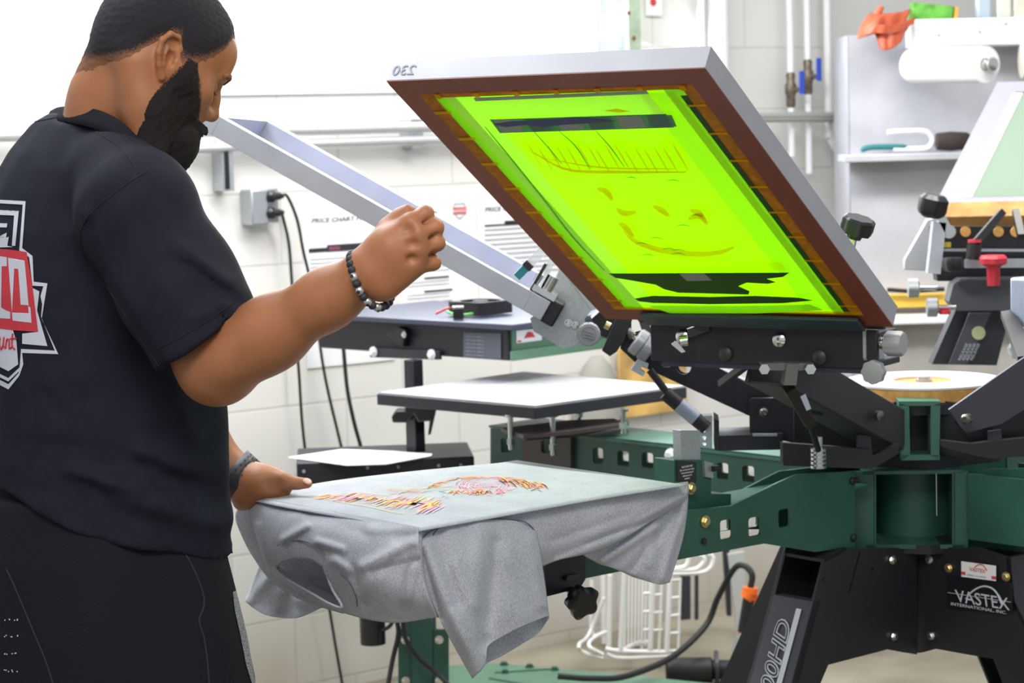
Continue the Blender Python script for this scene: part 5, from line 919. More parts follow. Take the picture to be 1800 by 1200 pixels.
sa = crom([nv(x, y, o+.0022) for x, y, o in [(757, 946, .009), (775, 925, .011), (810, 917, .012), (855, 912, .012), (900, 913, .011), (925, 918, .009), (941, 934, .006), (944, 942, .004)]], 50); obj('armhole_seam', MB().tube(sa, .0008, 6), M['seam'], sl)
cloth('sleeve', ev, [[(462, 982, -.1), (490, 1002, -.1), (530, 1030, -.1), (580, 1058, -.1)], [(448, 1016, -.11), (480, 1034, -.095), (522, 1052, -.095), (570, 1066, -.1)], [(438, 1042, -.12), (475, 1060, -.1), (522, 1068, -.1), (568, 1068, -.1)], [(431, 1056, -.12), (468, 1080, -.1), (520, 1086, -.1), (566, 1068, -.1)]], 40, 40, folds=[(480, 1005, 440, 1055, 10, .01), (520, 1030, 500, 1080, 14, -.008)])
CL = [(737, 927, 0, 0), (738, 963, .008, .006), (742, 1008, .010, .008), (754, 1052, .004, .0), (768, 1083, -.02, -.018)]
cg = []
for i, (x, y, oe, on) in enumerate(CL):
    a_, b_ = ev(x-1, y, oe), nv(x+6, y, on); mid = (a_+b_)/2+nrm(PB-PA)*.010*(i > 0); cg.append(crom([a_-PB*.004, a_, mid, b_, b_+PA*.012], 9))
cg = np.array(cg); cg = np.array([crom(cg[:, j], 30) for j in range(9)]).transpose(1, 0, 2); obj('corner_fold', MB().grid(cg), M['jersey'], tee, smooth=180, solid=.0015)
# print on the chest : jagged lettering, swirl, flames
PC = {'o': mat('orange_print', (.85, .33, .06), .7), 'y': mat('yellow_print', (.9, .55, .08), .7), 'p': mat('pink_print', (.85, .38, .55), .7), 'r': mat('red_print', (.85, .22, .16), .7), 'g': mat('pale_yellow_print', (.6, .6, .3), .7), 'b': mat('pale_blue_print', (.25, .5, .65), .7)}
bags = {k: MB() for k in PC}
def ptop_(x, y, l=0): return pz(x, y, 1.0042+.0002*l)
def ribbon(k, pts, w, l=0):
    P = crom([ptop_(x, y, l) for x, y in pts], 10); d = np.gradient(P, axis=0); nn = np.cross(d, UP); nn /= np.linalg.norm(nn, axis=1)[:, None]+1e-12; ww = w*(.35+.65*np.sin(np.linspace(.25, 2.9, 10)))[:, None]
    bags[k].grid(np.stack([P+nn*ww, P-nn*ww]))
def poly(k, pts, l=0): bags[k].prism([ptop_(x, y, l) for x, y in pts], UP*.0001)
rp = random.Random(5)
band = [(566, 871), (600, 872), (640, 874), (690, 880), (735, 885), (772, 889)]
def bandpt(t): P = crom([(x, y, 0) for x, y in band], 50); return P[int(t*49)][:2]
for k in range(90):   # jagged letters: slanted strokes across the band
    t = rp.random(); x, y = bandpt(t); h = 3+9*t; xx = x+rp.uniform(-6, 6); y0 = y+rp.uniform(-h*.8, h); ribbon(rp.choice('pppoyry'), [(xx-11, y0+5*t+2), (xx, y0+1), (xx+12, y0-4*t-2)], .0011+.0009*rp.random(), rp.randint(0, 2))
for k in range(12):
    x, y = bandpt(.45+.5*rp.random()); ribbon('y', [(x-9, y+2), (x, y-1), (x+12, y+1)], .0026, 3)
for pts in ([(560, 872), (600, 866), (640, 866), (700, 872), (775, 886)], [(575, 876), (612, 884), (650, 890), (705, 902), (745, 900)]): ribbon('y', pts, .0009, 3)
for i in range(9):    # swirl of concentric rings
    r_ = 6+5.2*i
    ribbon('p' if i % 3 else 'r', [(855+r_*1.15*math.cos(a), 853+r_*.36*math.sin(a)) for a in np.linspace(.4*i, .4*i+2.9, 8)], .0008, 1); ribbon('p', [(855+r_*1.15*math.cos(a), 853+r_*.36*math.sin(a)) for a in np.linspace(3.3+.5*i, 5.9+.5*i, 8)], .0008, 1)
for k in range(60):   # inner flecks of the swirl
    a = rp.uniform(0, 6.28); r_ = rp.uniform(5, 48); x = 855+r_*1.15*math.cos(a); y = 853+r_*.36*math.sin(a); ribbon('p', [(x-5, y), (x, y+1.5*math.cos(a)), (x+5, y)], .0008, 2)
for k in range(60):   # flames around the swirl
    a = -math.pi*rp.random()*.95; x = 850+92*math.cos(a); y = 858+22*math.sin(a)+2; ribbon(rp.choice('ooyr'), [(x-9, y+2), (x, y-1), (x+8+rp.uniform(0, 8), y-rp.uniform(-2, 4))], .0011, rp.randint(0, 2))
for k in range(34):
    x = rp.uniform(880, 958); y = 842+(x-880)*.14+rp.uniform(-3, 5); ribbon(rp.choice('oyrr'), [(x-6, y-3), (x, y), (x+7, y+6)], .0012, 2)
for k in range(26):
    x = rp.uniform(790, 885); y = 864+rp.uniform(-3, 5)-(x-790)*.02; ribbon(rp.choice('orry'), [(x-6, y+2), (x, y-2), (x+6, y+1)], .0013, 2)
for k in range(34):
    x = rp.uniform(680, 790); y = 862-(x-680)*.05+rp.uniform(-4, 6); ribbon(rp.choice('rogbgy'), [(x-10, y+2), (x, y), (x+10, y-1)], .0008, 1)
for k in range(14):
    a = rp.uniform(0, 6.28); ribbon('b', [(745+45*math.cos(a), 870+9*math.sin(a)), (745+45*math.cos(a+.2), 870+9*math.sin(a+.2)), (745+45*math.cos(a+.4), 870+9*math.sin(a+.4))], .0006, 0)
    ribbon('g', [(745+38*math.cos(a), 868+8*math.sin(a)), (745+38*math.cos(a+.25), 868+8*math.sin(a+.25)), (745+38*math.cos(a+.5), 868+8*math.sin(a+.5))], .0007, 0)
for k in PC: 
    if bags[k].n: obj('chest_print', bags[k], PC[k], top_, smooth=1)
# ================================================================ sdf toolkit (smooth unions, meshed with surface nets)
class SDF:
    def __init__(s, lo, hi, h):
        s.lo = A(lo); s.h = h; s.n = np.ceil((A(hi)-s.lo)/h).astype(int)+1; s.d = np.full(s.n, 1.0, dtype=np.float32)
        s.ax = [s.lo[i]+h*np.arange(s.n[i]) for i in range(3)]
    def sub(s, lo, hi):
        i0 = np.clip(np.floor((A(lo)-s.lo)/s.h).astype(int), 0, s.n-1); i1 = np.clip(np.ceil((A(hi)-s.lo)/s.h).astype(int)+1, 1, s.n)
        sl = tuple(slice(a, b) for a, b in zip(i0, i1)); g = np.meshgrid(*[s.ax[k][sl[k]] for k in range(3)], indexing='ij'); return sl, np.stack(g, -1)
    def put(s, fn, lo, hi, k=.01, op='u', pad=None):
        pad = (k*1.5+s.h*3) if pad is None else pad; sl, P = s.sub(A(lo)-pad, A(hi)+pad)
        if P.size == 0: return s
        v = fn(P).astype(np.float32); d = s.d[sl]
        if op == 'u': h_ = np.clip(.5+.5*(d-v)/k, 0, 1); s.d[sl] = d*(1-h_)+v*h_-k*h_*(1-h_)
        elif op == 's': h_ = np.clip(.5-.5*(d+v)/k, 0, 1); s.d[sl] = d*(1-h_)+(-v)*h_+k*h_*(1-h_)
        return s
    def ell(s, c, r, R=None, k=.01, op='u'):
        c = A(c); r = A(r); R = np.eye(3) if R is None else np.array([nrm(x) for x in R]); m_ = max(r)
        def fn(P): q = (P-c)@R.T; k0 = np.linalg.norm(q/r, axis=-1); k1 = np.linalg.norm(q/(r*r), axis=-1)+1e-9; return k0*(k0-1)/k1
        return s.put(fn, c-m_, c+m_, k, op)
    def cap(s, a, b, ra, rb, k=.01, op='u', flat=None):
        a = A(a); b = A(b); m_ = max(ra, rb)
        def fn(P):
            ab = b-a; t = np.clip(((P-a)@ab)/np.dot(ab, ab), 0, 1); v = P-a-t[..., None]*ab
            if flat is not None:
                ax_, f_ = nrm(flat[0]), flat[1]; v = v+(v@ax_)[..., None]*ax_*(1/f_-1)
            return np.linalg.norm(v, axis=-1)-(ra+(rb-ra)*t)
        return s.put(fn, np.minimum(a, b)-m_*1.1, np.maximum(a, b)+m_*1.1, k, op)
    def chain(s, pts, rs, k=.01, op='u', flat=None):
        for i in range(len(pts)-1): s.cap(pts[i], pts[i+1], rs[i], rs[i+1], k, op, flat)
        return s
    def like(s):
        o = SDF.__new__(SDF); o.lo, o.h, o.n, o.ax = s.lo, s.h, s.n, s.ax; o.d = np.full(s.n, 1.0, dtype=np.float32); return o
    def pts(s): return np.stack(np.meshgrid(*s.ax, indexing='ij'), -1)
    def mesh(s):
        d = s.d; ins = d < 0; n = s.n
        c = ins[:-1, :-1, :-1].astype(np.int8)
        for a in (0, 1):
            for b in (0, 1):
                for e in (0, 1):
                    if a+b+e: c = c+ins[a:n[0]-1+a, b:n[1]-1+b, e:n[2]-1+e]
        act = (c > 0) & (c < 8); idx = np.full(act.shape, -1, dtype=np.int64); I = np.argwhere(act); idx[act] = np.arange(len(I))
        acc = np.zeros((len(I), 3)); cnt = np.zeros(len(I))
        cor = [(a, b, e) for a in (0, 1) for b in (0, 1) for e in (0, 1)]
        for p in cor:
            for ax in range(3):
                if p[ax] == 1: continue
                q = list(p); q[ax] = 1; va = d[I[:, 0]+p[0], I[:, 1]+p[1], I[:, 2]+p[2]]; vb = d[I[:, 0]+q[0], I[:, 1]+q[1], I[:, 2]+q[2]]
                m_ = (va < 0) != (vb < 0); t = np.where(m_, va/(va-vb+1e-12), 0); pt_ = np.tile(A(p), (len(I), 1)); pt_[:, ax] = t; acc[m_] += pt_[m_]; cnt[m_] += 1
        V = (I+acc/np.maximum(cnt, 1)[:, None])*s.h+s.lo; Fs = []
        for ax in range(3):
            o1, o2 = [(1, 2), (2, 0), (0, 1)][ax]; sl0 = [slice(None)]*3; sl1 = [slice(None)]*3; sl0[ax] = slice(0, n[ax]-1); sl1[ax] = slice(1, n[ax])
            ch = ins[tuple(sl0)] != ins[tuple(sl1)]; E = np.argwhere(ch)
            E = E[(E[:, o1] > 0) & (E[:, o2] > 0) & (E[:, o1] < n[o1]-1) & (E[:, o2] < n[o2]-1)]
            def at(d1, d2): Q = E.copy(); Q[:, o1] -= d1; Q[:, o2] -= d2; return idx[Q[:, 0], Q[:, 1], Q[:, 2]]
            qd_ = np.stack([at(1, 1), at(0, 1), at(0, 0), at(1, 0)], 1); f = ins[E[:, 0], E[:, 1], E[:, 2]]; qd_[~f] = qd_[~f][:, ::-1]; Fs.append(qd_[(qd_ >= 0).all(1)])
        return V, np.vstack(Fs)
def smooth_mesh(V, Fc, it=2, lam=.5):
    e = np.vstack([Fc[:, [0, 1]], Fc[:, [1, 2]], Fc[:, [2, 3]], Fc[:, [3, 0]]]); e = np.vstack([e, e[:, ::-1]])
    for _ in range(it):
        acc = np.zeros_like(V); np.add.at(acc, e[:, 0], V[e[:, 1]]); c = np.bincount(e[:, 0], minlength=len(V))[:, None]; V = V+lam*(acc/np.maximum(c, 1)-V)
    return V
def npmesh(name, parts, m, parent):
    Vs, Fs, o = [], [], 0
    for V, Fc in parts: Vs.append(V); Fs.append(Fc+o); o += len(V)
    V = np.vstack(Vs); Fc = np.vstack(Fs); me = bpy.data.meshes.new(name); me.vertices.add(len(V)); me.vertices.foreach_set('co', V.astype(np.float32).ravel())
    me.loops.add(Fc.size); me.loops.foreach_set('vertex_index', Fc.astype(np.int32).ravel()); me.polygons.add(len(Fc)); me.polygons.foreach_set('loop_start', np.arange(0, Fc.size, 4, dtype=np.int32)); me.polygons.foreach_set('loop_total', np.full(len(Fc), 4, dtype=np.int32))
    me.update(calc_edges=True); me.validate(); me.polygons.foreach_set('use_smooth', np.ones(len(me.polygons), dtype=bool)); return link(name, me, m, parent)
def setfade(o, val):
    at = o.data.attributes.new('fade', 'FLOAT', 'POINT'); at.data.foreach_set('value', val.astype(np.float32))
def noise3(P, s, seed=0):
    r = np.random.default_rng(seed); out = np.zeros(P.shape[:-1])
    for k in range(6): w = r.normal(size=3)*s; out += np.sin(P@w+r.uniform(0, 6.28))/6
    return out
# ================================================================ materials of the person
def skinmat():
    m_ = mat('brown_skin', (.34, .137, .06), .48, noise=.1, nscale=14, bump=.12, bscale=900, spec=.4); b = m_.node_tree.nodes['Principled BSDF']; b.inputs['Subsurface Weight'].default_value = .12; b.inputs['Subsurface Radius'].default_value = (.012, .004, .002); b.inputs['Subsurface Scale'].default_value = .6; return m_
M['skin'] = skinmat(); M['hair'] = mat('black_hair', (.018, .016, .02), .75, bump=1., bscale=900, spec=.25); M['beard'] = mat('black_beard', (.014, .011, .011), .8, bump=1., bscale=700, spec=.2)
M['tee'] = mat('navy_black_cotton', (.011, .012, .022), .85, noise=.12, nscale=30, bump=.15, bscale=500, spec=.2); M['tee_c'] = mat('black_rib_knit', (.012, .012, .017), .9, bump=.3, bscale=800, spec=.15)
M['shorts'] = mat('black_mesh_fabric', (.008, .009, .014), .8, bump=.5, bscale=450, spec=.2)
M['nail'] = mat('fingernail', (.55, .33, .26), .35)
PY_ = 3.32
per = thing('person', 'bearded person in dark t-shirt with red back print, looking down at the shirt pallet', 'person', A([-.62, 3.4, 0]))
def W(x, y, Y): return py(x, y, Y)
# ---- head in its own frame (x forward, y left, z up), then placed
TH = math.radians(22); PI_ = math.radians(30)
fH = A([math.cos(TH), math.sin(TH), 0]); HF = fH*math.cos(PI_)-UP*math.sin(PI_); HL = A([-math.sin(TH), math.cos(TH), 0]); HU = np.cross(HF, HL)
RH = np.stack([HF, HL, HU]); HO = W(264, 106, 3.335)
def h2w(P): return HO+np.asarray(P)@RH
def w2h(P): return (A(P)-HO)@RH.T
S_ = 1.04
def head_sdf(hair=False, off=0.):
    s = SDF((-.2, -.14, -.27), (.155, .115, .155), .0022)
    s.ell((.002, 0, .045), (.090, .077, .085), k=.02); s.ell((-.028, 0, .03), (.056, .070, .068), k=.03)
    s.ell((.05, 0, .045), (.052, .062, .055), k=.03)
    s.ell((.052, 0, -.025), (.050, .058, .070), k=.03)
    for sg in (-1, 1):
        s.chain([(-.002, .052*sg, -.03), (.015, .052*sg, -.065), (.065, .022*sg, -.092)], [.02, .02, .019], k=.03)
        s.ell((.072, .038*sg, -.012), (.024, .022, .02), k=.025)
        s.ell((.02, .066*sg, -.0), (.035, .012, .02), k=.02)
    s.ell((.08, 0, -.094), (.022, .024, .02), k=.02)
    s.cap((.096, -.03, .026), (.096, .03, .026), .010, .010, k=.014); s.ell((.09, 0, .05), (.02, .04, .03), k=.02)
    for sg in (-1, 1): s.ell((.106, .031*sg, .004), (.016, .017, .012), k=.012, op='s'); s.ell((.085, .031*sg, .005), (.0145, .015, .0125), k=.004)
    for sg in (-1, 1): s.cap((.0955, .022*sg, -.0005), (.0935, .041*sg, -.001), .0028, .0022, k=.004)
    s.chain([(.099, 0, .016), (.107, 0, -.004), (.116, 0, -.025)], [.0085, .0092, .0122], k=.012)
    for sg in (-1, 1): s.ell((.104, .0135*sg, -.031), (.013, .009, .010), k=.008); s.ell((.109, .0095*sg, -.042), (.007, .0042, .006), k=.003, op='s')
    s.ell((.088, 0, -.058), (.022, .03, .022), k=.015)
    s.chain([(.104, -.02, -.062), (.111, 0, -.057), (.104, .02, -.062)], [.004, .006, .004], k=.006); s.chain([(.102, -.018, -.071), (.108, 0, -.073), (.102, .018, -.071)], [.004, .0065, .004], k=.006)
    # neck
    nb = w2h(W(168, 285, 3.37)); nm_ = w2h(W(205, 175, 3.355)); nt_ = A([-.022, 0, -.01])
    s.chain([nt_, nm_, nb], [.052, .062, .066], k=.035)
    nf = w2h(W(228, 262, 3.35)); s.chain([(.02, 0, -.05), nf], [.05, .06], k=.04)
    for sg in (-1,): s.cap((-.03, -.058, -.025), w2h(W(255, 262, 3.27)), .018, .022, k=.03)
    return s
hs_ = head_sdf()
# ears
for sg in (-1, 1):
    Rr = Matrix.Rotation(math.radians(-22*sg), 3, 'Z') @ Matrix.Rotation(math.radians(-18), 3, 'Y'); Rr = np.array(Rr); c = A([.003, .077*sg, .005]); eo = lambda x, z, y=0.: c+Rr@A([x, y*sg, z])
    Rw = Rr.T
    hs_.ell(eo(0, 0, .001), (.017, .005, .030), R=Rw, k=.006)
    ring = [eo(.014, -.006, .004), eo(.018, .014, .005), eo(.010, .030, .006), eo(-.006, .033, .008), eo(-.018, .022, .009), eo(-.020, .004, .009), eo(-.014, -.014, .008), eo(-.004, -.030, .005)]
    hs_.chain(ring, [.003, .0035, .004, .0042, .0045, .0042, .004, .0065], k=.003)
    hs_.chain([eo(-.002, .018, .006), eo(-.008, .004, .007), eo(-.004, -.012, .006)], [.0028, .003, .0028], k=.003)
    hs_.ell(eo(.004, -.002, .006), (.0085, .006, .011), R=Rw, k=.003, op='s'); hs_.ell(eo(.004, .020, .007), (.0095, .0035, .008), R=Rw, k=.003, op='s'); hs_.ell(eo(-.012, .012, .009), (.003, .003, .014), R=Rw, k=.002, op='s')
    hs_.ell(eo(.014, -.006, .005), (.004, .004, .006), R=Rw, k=.003)
Vh, Fh = hs_.mesh(); Vh = smooth_mesh(Vh, Fh, 1, .4); headmesh = (h2w(Vh), Fh)
# hair cap and beard: offset shells of the head limited to their regions
base = head_sdf(); Pg = base.pts(); X_, Y_, Z_ = Pg[..., 0], Pg[..., 1], Pg[..., 2]
def region_hair():
    ay = np.abs(Y_)
    hl = np.interp(X_, [-.2, -.105, -.075, -.045, -.022, -.004, .008, .016, .03, .045, .056, .066, .076, .083, .092, .15], [-.1, -.09, -.066, -.03, .006, .028, .030, .004, .004, .012, .021, .034, .048, .070, .092, .095])
    hl = hl-.016*np.clip((.030-ay)/.012, 0, 1)*(X_ > .055)
    return hl-Z_     # negative inside hair
reg = region_hair(); nz_ = noise3(Pg, 700, 1)*.0009+noise3(Pg, 1500, 2)*.0006
thick = np.clip(-.0008+(-reg)*.14, -.002, .0050)
hd_ = np.maximum(base.d-thick-nz_, reg+noise3(Pg, 900, 5)*.003)
s = base.like(); s.d = np.maximum(hd_, -(base.d+.004)).astype(np.float32); hair = s.mesh()
bl = np.interp(Z_, [-.25, -.12, -.09, -.07, -.036, -.01, .01, .03], [.03, .018, .012, .008, .012, .020, .026, .028])   # rear edge x of beard
fl = np.interp(Z_, [-.25, -.1, -.085, -.07, -.052, -.046, -.021, .0115, .03], [.3, .3, .3, .3, .3, .1, .082, .058, .048])    # front edge x
lips = (np.abs(Y_) < .017) & (np.abs(Z_+.0665) < .009)
inb = np.maximum(np.maximum(bl-X_, X_-fl), Z_-.024); inb = np.maximum(inb, np.where(lips & (X_ > .1), .004, -.02)); inb = np.maximum(inb, -(Z_+.14)-0*.2)
mous = np.maximum.reduce([-(Z_+.062), Z_+.046, .07-X_]); 
bd0 = base.d.copy(); bs_ = base.like()
bs_.ell((.066, 0, -.085), (.054, .058, .055), k=.02); bs_.ell((.074, 0, -.112), (.038, .038, .048), k=.03); bs_.ell((.06, 0, -.142), (.028, .03, .04), k=.03); bs_.ell((.03, 0, -.07), (.045, .066, .05), k=.02); bs_.cap((.085, 0, -.1), (.086, 0, -.135), .026, .014, k=.02)
beard_vol = bs_.d
gr = np.clip(-.0006+(-inb)*.35, -.002, .012); shell = base.d-gr
bdist = np.minimum(np.maximum(shell, inb), np.maximum(np.maximum(beard_vol, bl+.004-X_), np.maximum(X_-np.interp(Z_, [-.2, -.075, -.06, -.04], [.3, .3, .06, .05]), Z_+.03)))
bdist = bdist+noise3(Pg, 500, 7)*.0016+noise3(Pg, 1300, 8)*.0011
bdist = np.where(lips & (X_ > .098), .01, bdist)
s = base.like(); s.d = np.maximum(bdist, -(base.d+.004)).astype(np.float32); beard = s.mesh()
# ---- arms and hands (world frame)
ar = SDF((-.62, 2.9, 1.15), (-.03, 3.36, 1.66), .0028)
sh = W(248, 375, 3.19); el = W(380, 642, 3.16); wr = W(644, 484, 3.06)
ar.chain([sh, (sh*.45+el*.55), el], [.064, .06, .052], k=.03); ar.chain([el, el*.62+wr*.38, el*.25+wr*.75, wr], [.048, .046, .037, .033], k=.03, flat=(A([0, 1, 0]), 1.))
ar.ell(el+A([.012, 0, -.004]), (.032, .035, .032), k=.03)
ar.ell(el*.7+wr*.3+A([.0, 0, -.004]), (.07, .046, .044), R=(nrm(wr-el), A([0, 1, 0]), np.cross(nrm(wr-el), A([0, 1, 0]))), k=.02)
def HY_(x, y, d=0.): return W(x, y, 3.04+d)
kn_ = [HY_(722, 392, .004), HY_(734, 414, -.003), HY_(738, 440, 0), HY_(731, 466, .007)]
wc = [HY_(655, 462, .012), HY_(662, 475, .008), HY_(668, 490, .008), HY_(676, 502, .012)]
for i in range(4): ar.chain([wc[i], kn_[i]], [.021, .0155], k=.014)
ar.chain([HY_(650, 470, .02), HY_(690, 440, .02), HY_(715, 430, .02)], [.026, .03, .022], k=.02)
ends = [HY_(748, 376, .012), HY_(765, 400, .008), HY_(768, 427, .01), HY_(762, 462, .014)]
mid2 = [HY_(743, 378, .04), HY_(757, 405, .04), HY_(760, 432, .04), HY_(755, 458, .04)]
tip_ = [HY_(722, 398, .052), HY_(732, 418, .054), HY_(735, 440, .054), HY_(734, 460, .05)]
for i in range(4):
    r_ = (.0118, .0122, .0115, .0105)[i]; ar.chain([kn_[i], ends[i]], [.0125, r_], k=.0025); ar.chain([ends[i], mid2[i], tip_[i]], [r_, r_*.93, r_*.85], k=.003)
ar.chain([HY_(660, 450, .03), HY_(686, 402, .036), HY_(704, 383, .034), HY_(716, 370, .028)], [.02, .0145, .0115, .0085], k=.012)
for i in range(3):
    a_, b_ = kn_[i], kn_[i+1]; ar.ell((a_+b_)/2+A([-.008, -.0165, 0]), (.006, .0045, .0045), k=.009, op='s')
    a_, b_ = ends[i], ends[i+1]; ar.ell((a_+b_)/2+A([-.004, -.012, 0]), (.012, .007, .0022), R=(nrm(ends[i]-kn_[i]), A([0, 1, 0]), np.cross(nrm(ends[i]-kn_[i]), A([0, 1, 0]))), k=.003, op='s')
Va, Fa = ar.mesh(); Va = smooth_mesh(Va, Fa, 2, .5)
la = SDF((-.72, 3.45, .93), (-.27, 4.0, 1.56), .0032)
shl = W(60, 390, 3.6); ell_ = W(270, 690, 3.78); wl_ = W(420, 838, 3.74)
la.chain([shl, ell_], [.062, .05], k=.03); la.chain([ell_, ell_*.5+wl_*.5, wl_], [.05, .043, .030], k=.03)
LH = lambda x, y, d=0.: W(x, y, 3.72+d)
la.chain([wl_, LH(455, 850, 0), LH(492, 855, .0)], [.030, .029, .019], k=.02); la.ell(LH(472, 848, -.005), (.036, .026, .022), k=.018)
la.chain([LH(466, 846, -.01), LH(497, 846, -.018), LH(520, 850, -.018), LH(540, 849, -.018)], [.019, .0132, .0098, .0092], k=.009); la.ell(LH(512, 868, -.028), (.016, .012, .0045), k=.008, op='s'); la.ell(LH(482, 852, -.034), (.012, .004, .010), k=.010, op='s')
la.chain([wl_, LH(432, 872, .0), LH(424, 884, .01)], [.026, .018, .012], k=.016)
for i in range(4):
    a_ = LH(478-9*i, 852+4*i, .03); b_ = a_+A([.028-.012*i, .045, -.004]); c_ = b_+A([.02, .02, -.012]); la.chain([LH(455, 852, .01), a_], [.02, .014], k=.014); la.chain([a_, b_, c_], [.0115, .0105, .009], k=.006)
Vl, Fl = la.mesh(); Vl = smooth_mesh(Vl, Fl, 2, .5)
# ---- torso/legs under the clothes
to = SDF((-1.05, 3.0, -.0), (-.3, 3.85, 1.62), .012)
cT = A([-.635, 3.42, 0])
fT = hd(34.); rT = hd(-56.)
to.ell(cT+UP*1.33, (.13, .19, .24), R=(fT, rT, UP), k=.05); to.ell(cT+UP*1.08, (.13, .17, .18), R=(fT, rT, UP), k=.05)
for sg in (-1, 1):
    hp = cT+rT*.1*sg+UP*.95; to.chain([hp, hp+UP*-.42+rT*.02*sg+fT*.02, hp-UP*.86+rT*.03*sg], [.095, .062, .045], k=.04); to.ell(hp-UP*.90+rT*.03*sg+fT*.06, (.13, .048, .04), R=(fT, rT, UP), k=.03)
to.chain([cT+UP*1.48, cT+UP*1.56+A([.02, -.05, 0])], [.1, .07], k=.04)
Vt, Ft = to.mesh(); Vt = smooth_mesh(Vt, Ft, 2, .5)
body = npmesh('body', [headmesh, (Va, Fa), (Vl, Fl), (Vt, Ft)], M['skin'], per)
def samp(F_, V): 
    I = np.clip(np.round((V-base.lo)/base.h).astype(int), 0, base.n-1); return F_[I[:, 0], I[:, 1], I[:, 2]]
ho = npmesh('hair', [(h2w(hair[0]), hair[1])], M['hair'], per); bo = npmesh('beard', [(h2w(beard[0]), beard[1])], M['beard'], per)
if len(ho.data.vertices) == len(hair[0]): setfade(ho, np.clip(-samp(reg, hair[0])/.038, 0, 1)*np.clip((hair[0][:, 2]+.06)/.05, .25, 1))
if len(bo.data.vertices) == len(beard[0]): setfade(bo, np.clip(-samp(np.where(np.abs(inb) > .5, 0, inb), beard[0])/.012+np.clip((-beard[0][:, 2]-.035)/.04, 0, 1), 0, 1))
def fademat(m_, dark):
    nt = m_.node_tree; N = nt.nodes; L = nt.links; b = N['Principled BSDF']; at = N.new('ShaderNodeAttribute'); at.attribute_name = 'fade'
    nz = N.new('ShaderNodeTexNoise'); nz.inputs['Scale'].default_value = 650; nz.inputs['Detail'].default_value = 2; L.new(N['Texture Coordinate'].outputs['Object'], nz.inputs['Vector'])
    a1 = N.new('ShaderNodeMath'); a1.operation = 'MULTIPLY_ADD'; a1.inputs[1].default_value = 1.15; a1.inputs[2].default_value = -.42; L.new(at.outputs['Fac'], a1.inputs[0])
    a2 = N.new('ShaderNodeMath'); a2.operation = 'ADD'; L.new(a1.outputs[0], a2.inputs[0]); L.new(nz.outputs['Fac'], a2.inputs[1])
    mr = N.new('ShaderNodeMapRange'); mr.inputs[1].default_value = .3; mr.inputs[2].default_value = .72; L.new(a2.outputs[0], mr.inputs[0])
    mx = N.new('ShaderNodeMix'); mx.data_type = 'RGBA'; mx.inputs[6].default_value = (.27, .12, .06, 1); mx.inputs[7].default_value = dark+(1,); L.new(mr.outputs[0], mx.inputs[0]); L.new(mx.outputs[2], b.inputs['Base Color'])
fademat(M['hair'], (.022, .020, .026)); fademat(M['beard'], (.018, .014, .014))
# eyebrows, eye, lashes
for sg in (-1, 1):
    pts = [(.108, .010*sg, .021), (.1095, .022*sg, .028), (.1055, .035*sg, .031), (.0965, .047*sg, .026)]; P = crom(pts, 30); q = MB(); P = h2w(P); q.tube(P, [.0015]+[.0046]*10+[.0052]*12+[.0036]*6+[.0012], 8); obj('eyebrow', q, M['beard'], per)
    e = h2w([.0835, .031*sg, .0045]); q = MB(); q.lathe([(.0138*math.sin(t), .0138*math.cos(t)) for t in np.linspace(.05, 1.5, 12)], e, HF, 24); obj('eyeball', q, mat('eye_white', (.6, .55, .5), .2), per)
    q = MB(); q.tube(crom(h2w([(.0985, .019*sg, .0015), (.1025, .028*sg, -.0005), (.099, .037*sg, -.001), (.0935, .0445*sg, .001)]), 20), [.0006]+[.0022]*18+[.0006], 6); obj('eyelash', q, M['beard'], per)
q = MB(); q.tube(crom(h2w([(.1055, -.016, -.0665), (.1125, 0, -.0655), (.1055, .016, -.0665)]), 16), .0018, 6); obj('mouth_line', q, mat('dark_lip', (.1, .03, .025), .5), per)
# thumb nail of the resting hand
q = MB(); nc = LH(541, 844, -.0265); q.ell = None; q.lathe([(.0001, .0), (.006, -.0006), (.0075, -.0022)], nc, nrm([.35, -.45, .8]), 20); obj('thumb_nail', q, M['nail'], per)
# ---- t-shirt : torso rings + sleeves as one cloth body
ts = SDF((-1.08, 2.98, .90), (-.30, 3.92, 1.66), .0052)
# rows: image y of the section, centre px x, front half-depth, half-width
rowsT = [(196, 150, .05, .05, 0), (215, 149, .072, .09, 0), (240, 146, .088, .108, 0), (265, 145, .104, .128, 0), (290, 148, .118, .148, 0), (330, 150, .135, .168, 0), (400, 146, .155, .192, 0), (500, 150, .166, .2, 0), (600, 160, .172, .202, 0), (700, 172, .178, .203, 0), (800, 174, .182, .206, 0), (880, 174, .184, .208, 0), (980, 178, .188, .21, 0)]
zr = np.array([W(r[1], r[0], PY_+.08)[2] for r in rowsT])[::-1]; xr = np.array([W(r[1], r[0], PY_+.08)[0] for r in rowsT])[::-1]; ar_ = np.array([r[2] for r in rowsT])[::-1]; br_ = np.array([r[3] for r in rowsT])[::-1]
def torso(P):
    z = P[..., 2]; cx_ = np.interp(z, zr, xr); a_ = np.interp(z, zr, ar_); b_ = np.interp(z, zr, br_); dx = P[..., 0]-cx_; dy = P[..., 1]-(PY_+.08)
    u = dx*fT[0]+dy*fT[1]; v = dx*rT[0]+dy*rT[1]; rr_ = (np.abs(u/a_)**2.3+np.abs(v/b_)**2.3)**(1/2.3); d = (rr_-1)*np.minimum(a_, b_)*1.05
    w = np.arctan2(v, u); z0_ = zr[-1]
    d = d+.0035*np.sin(w*9+z*14)*np.clip((1.2-z)*3, .1, 1)+.003*np.sin(z*55+w*3+2*np.sin(w*2.))*np.clip((1.12-z)*8, 0, 1)
    return np.maximum(d, z-z0_)
ts.put(torso, ts.lo, ts.lo+ts.h*ts.n, k=.001, pad=0)
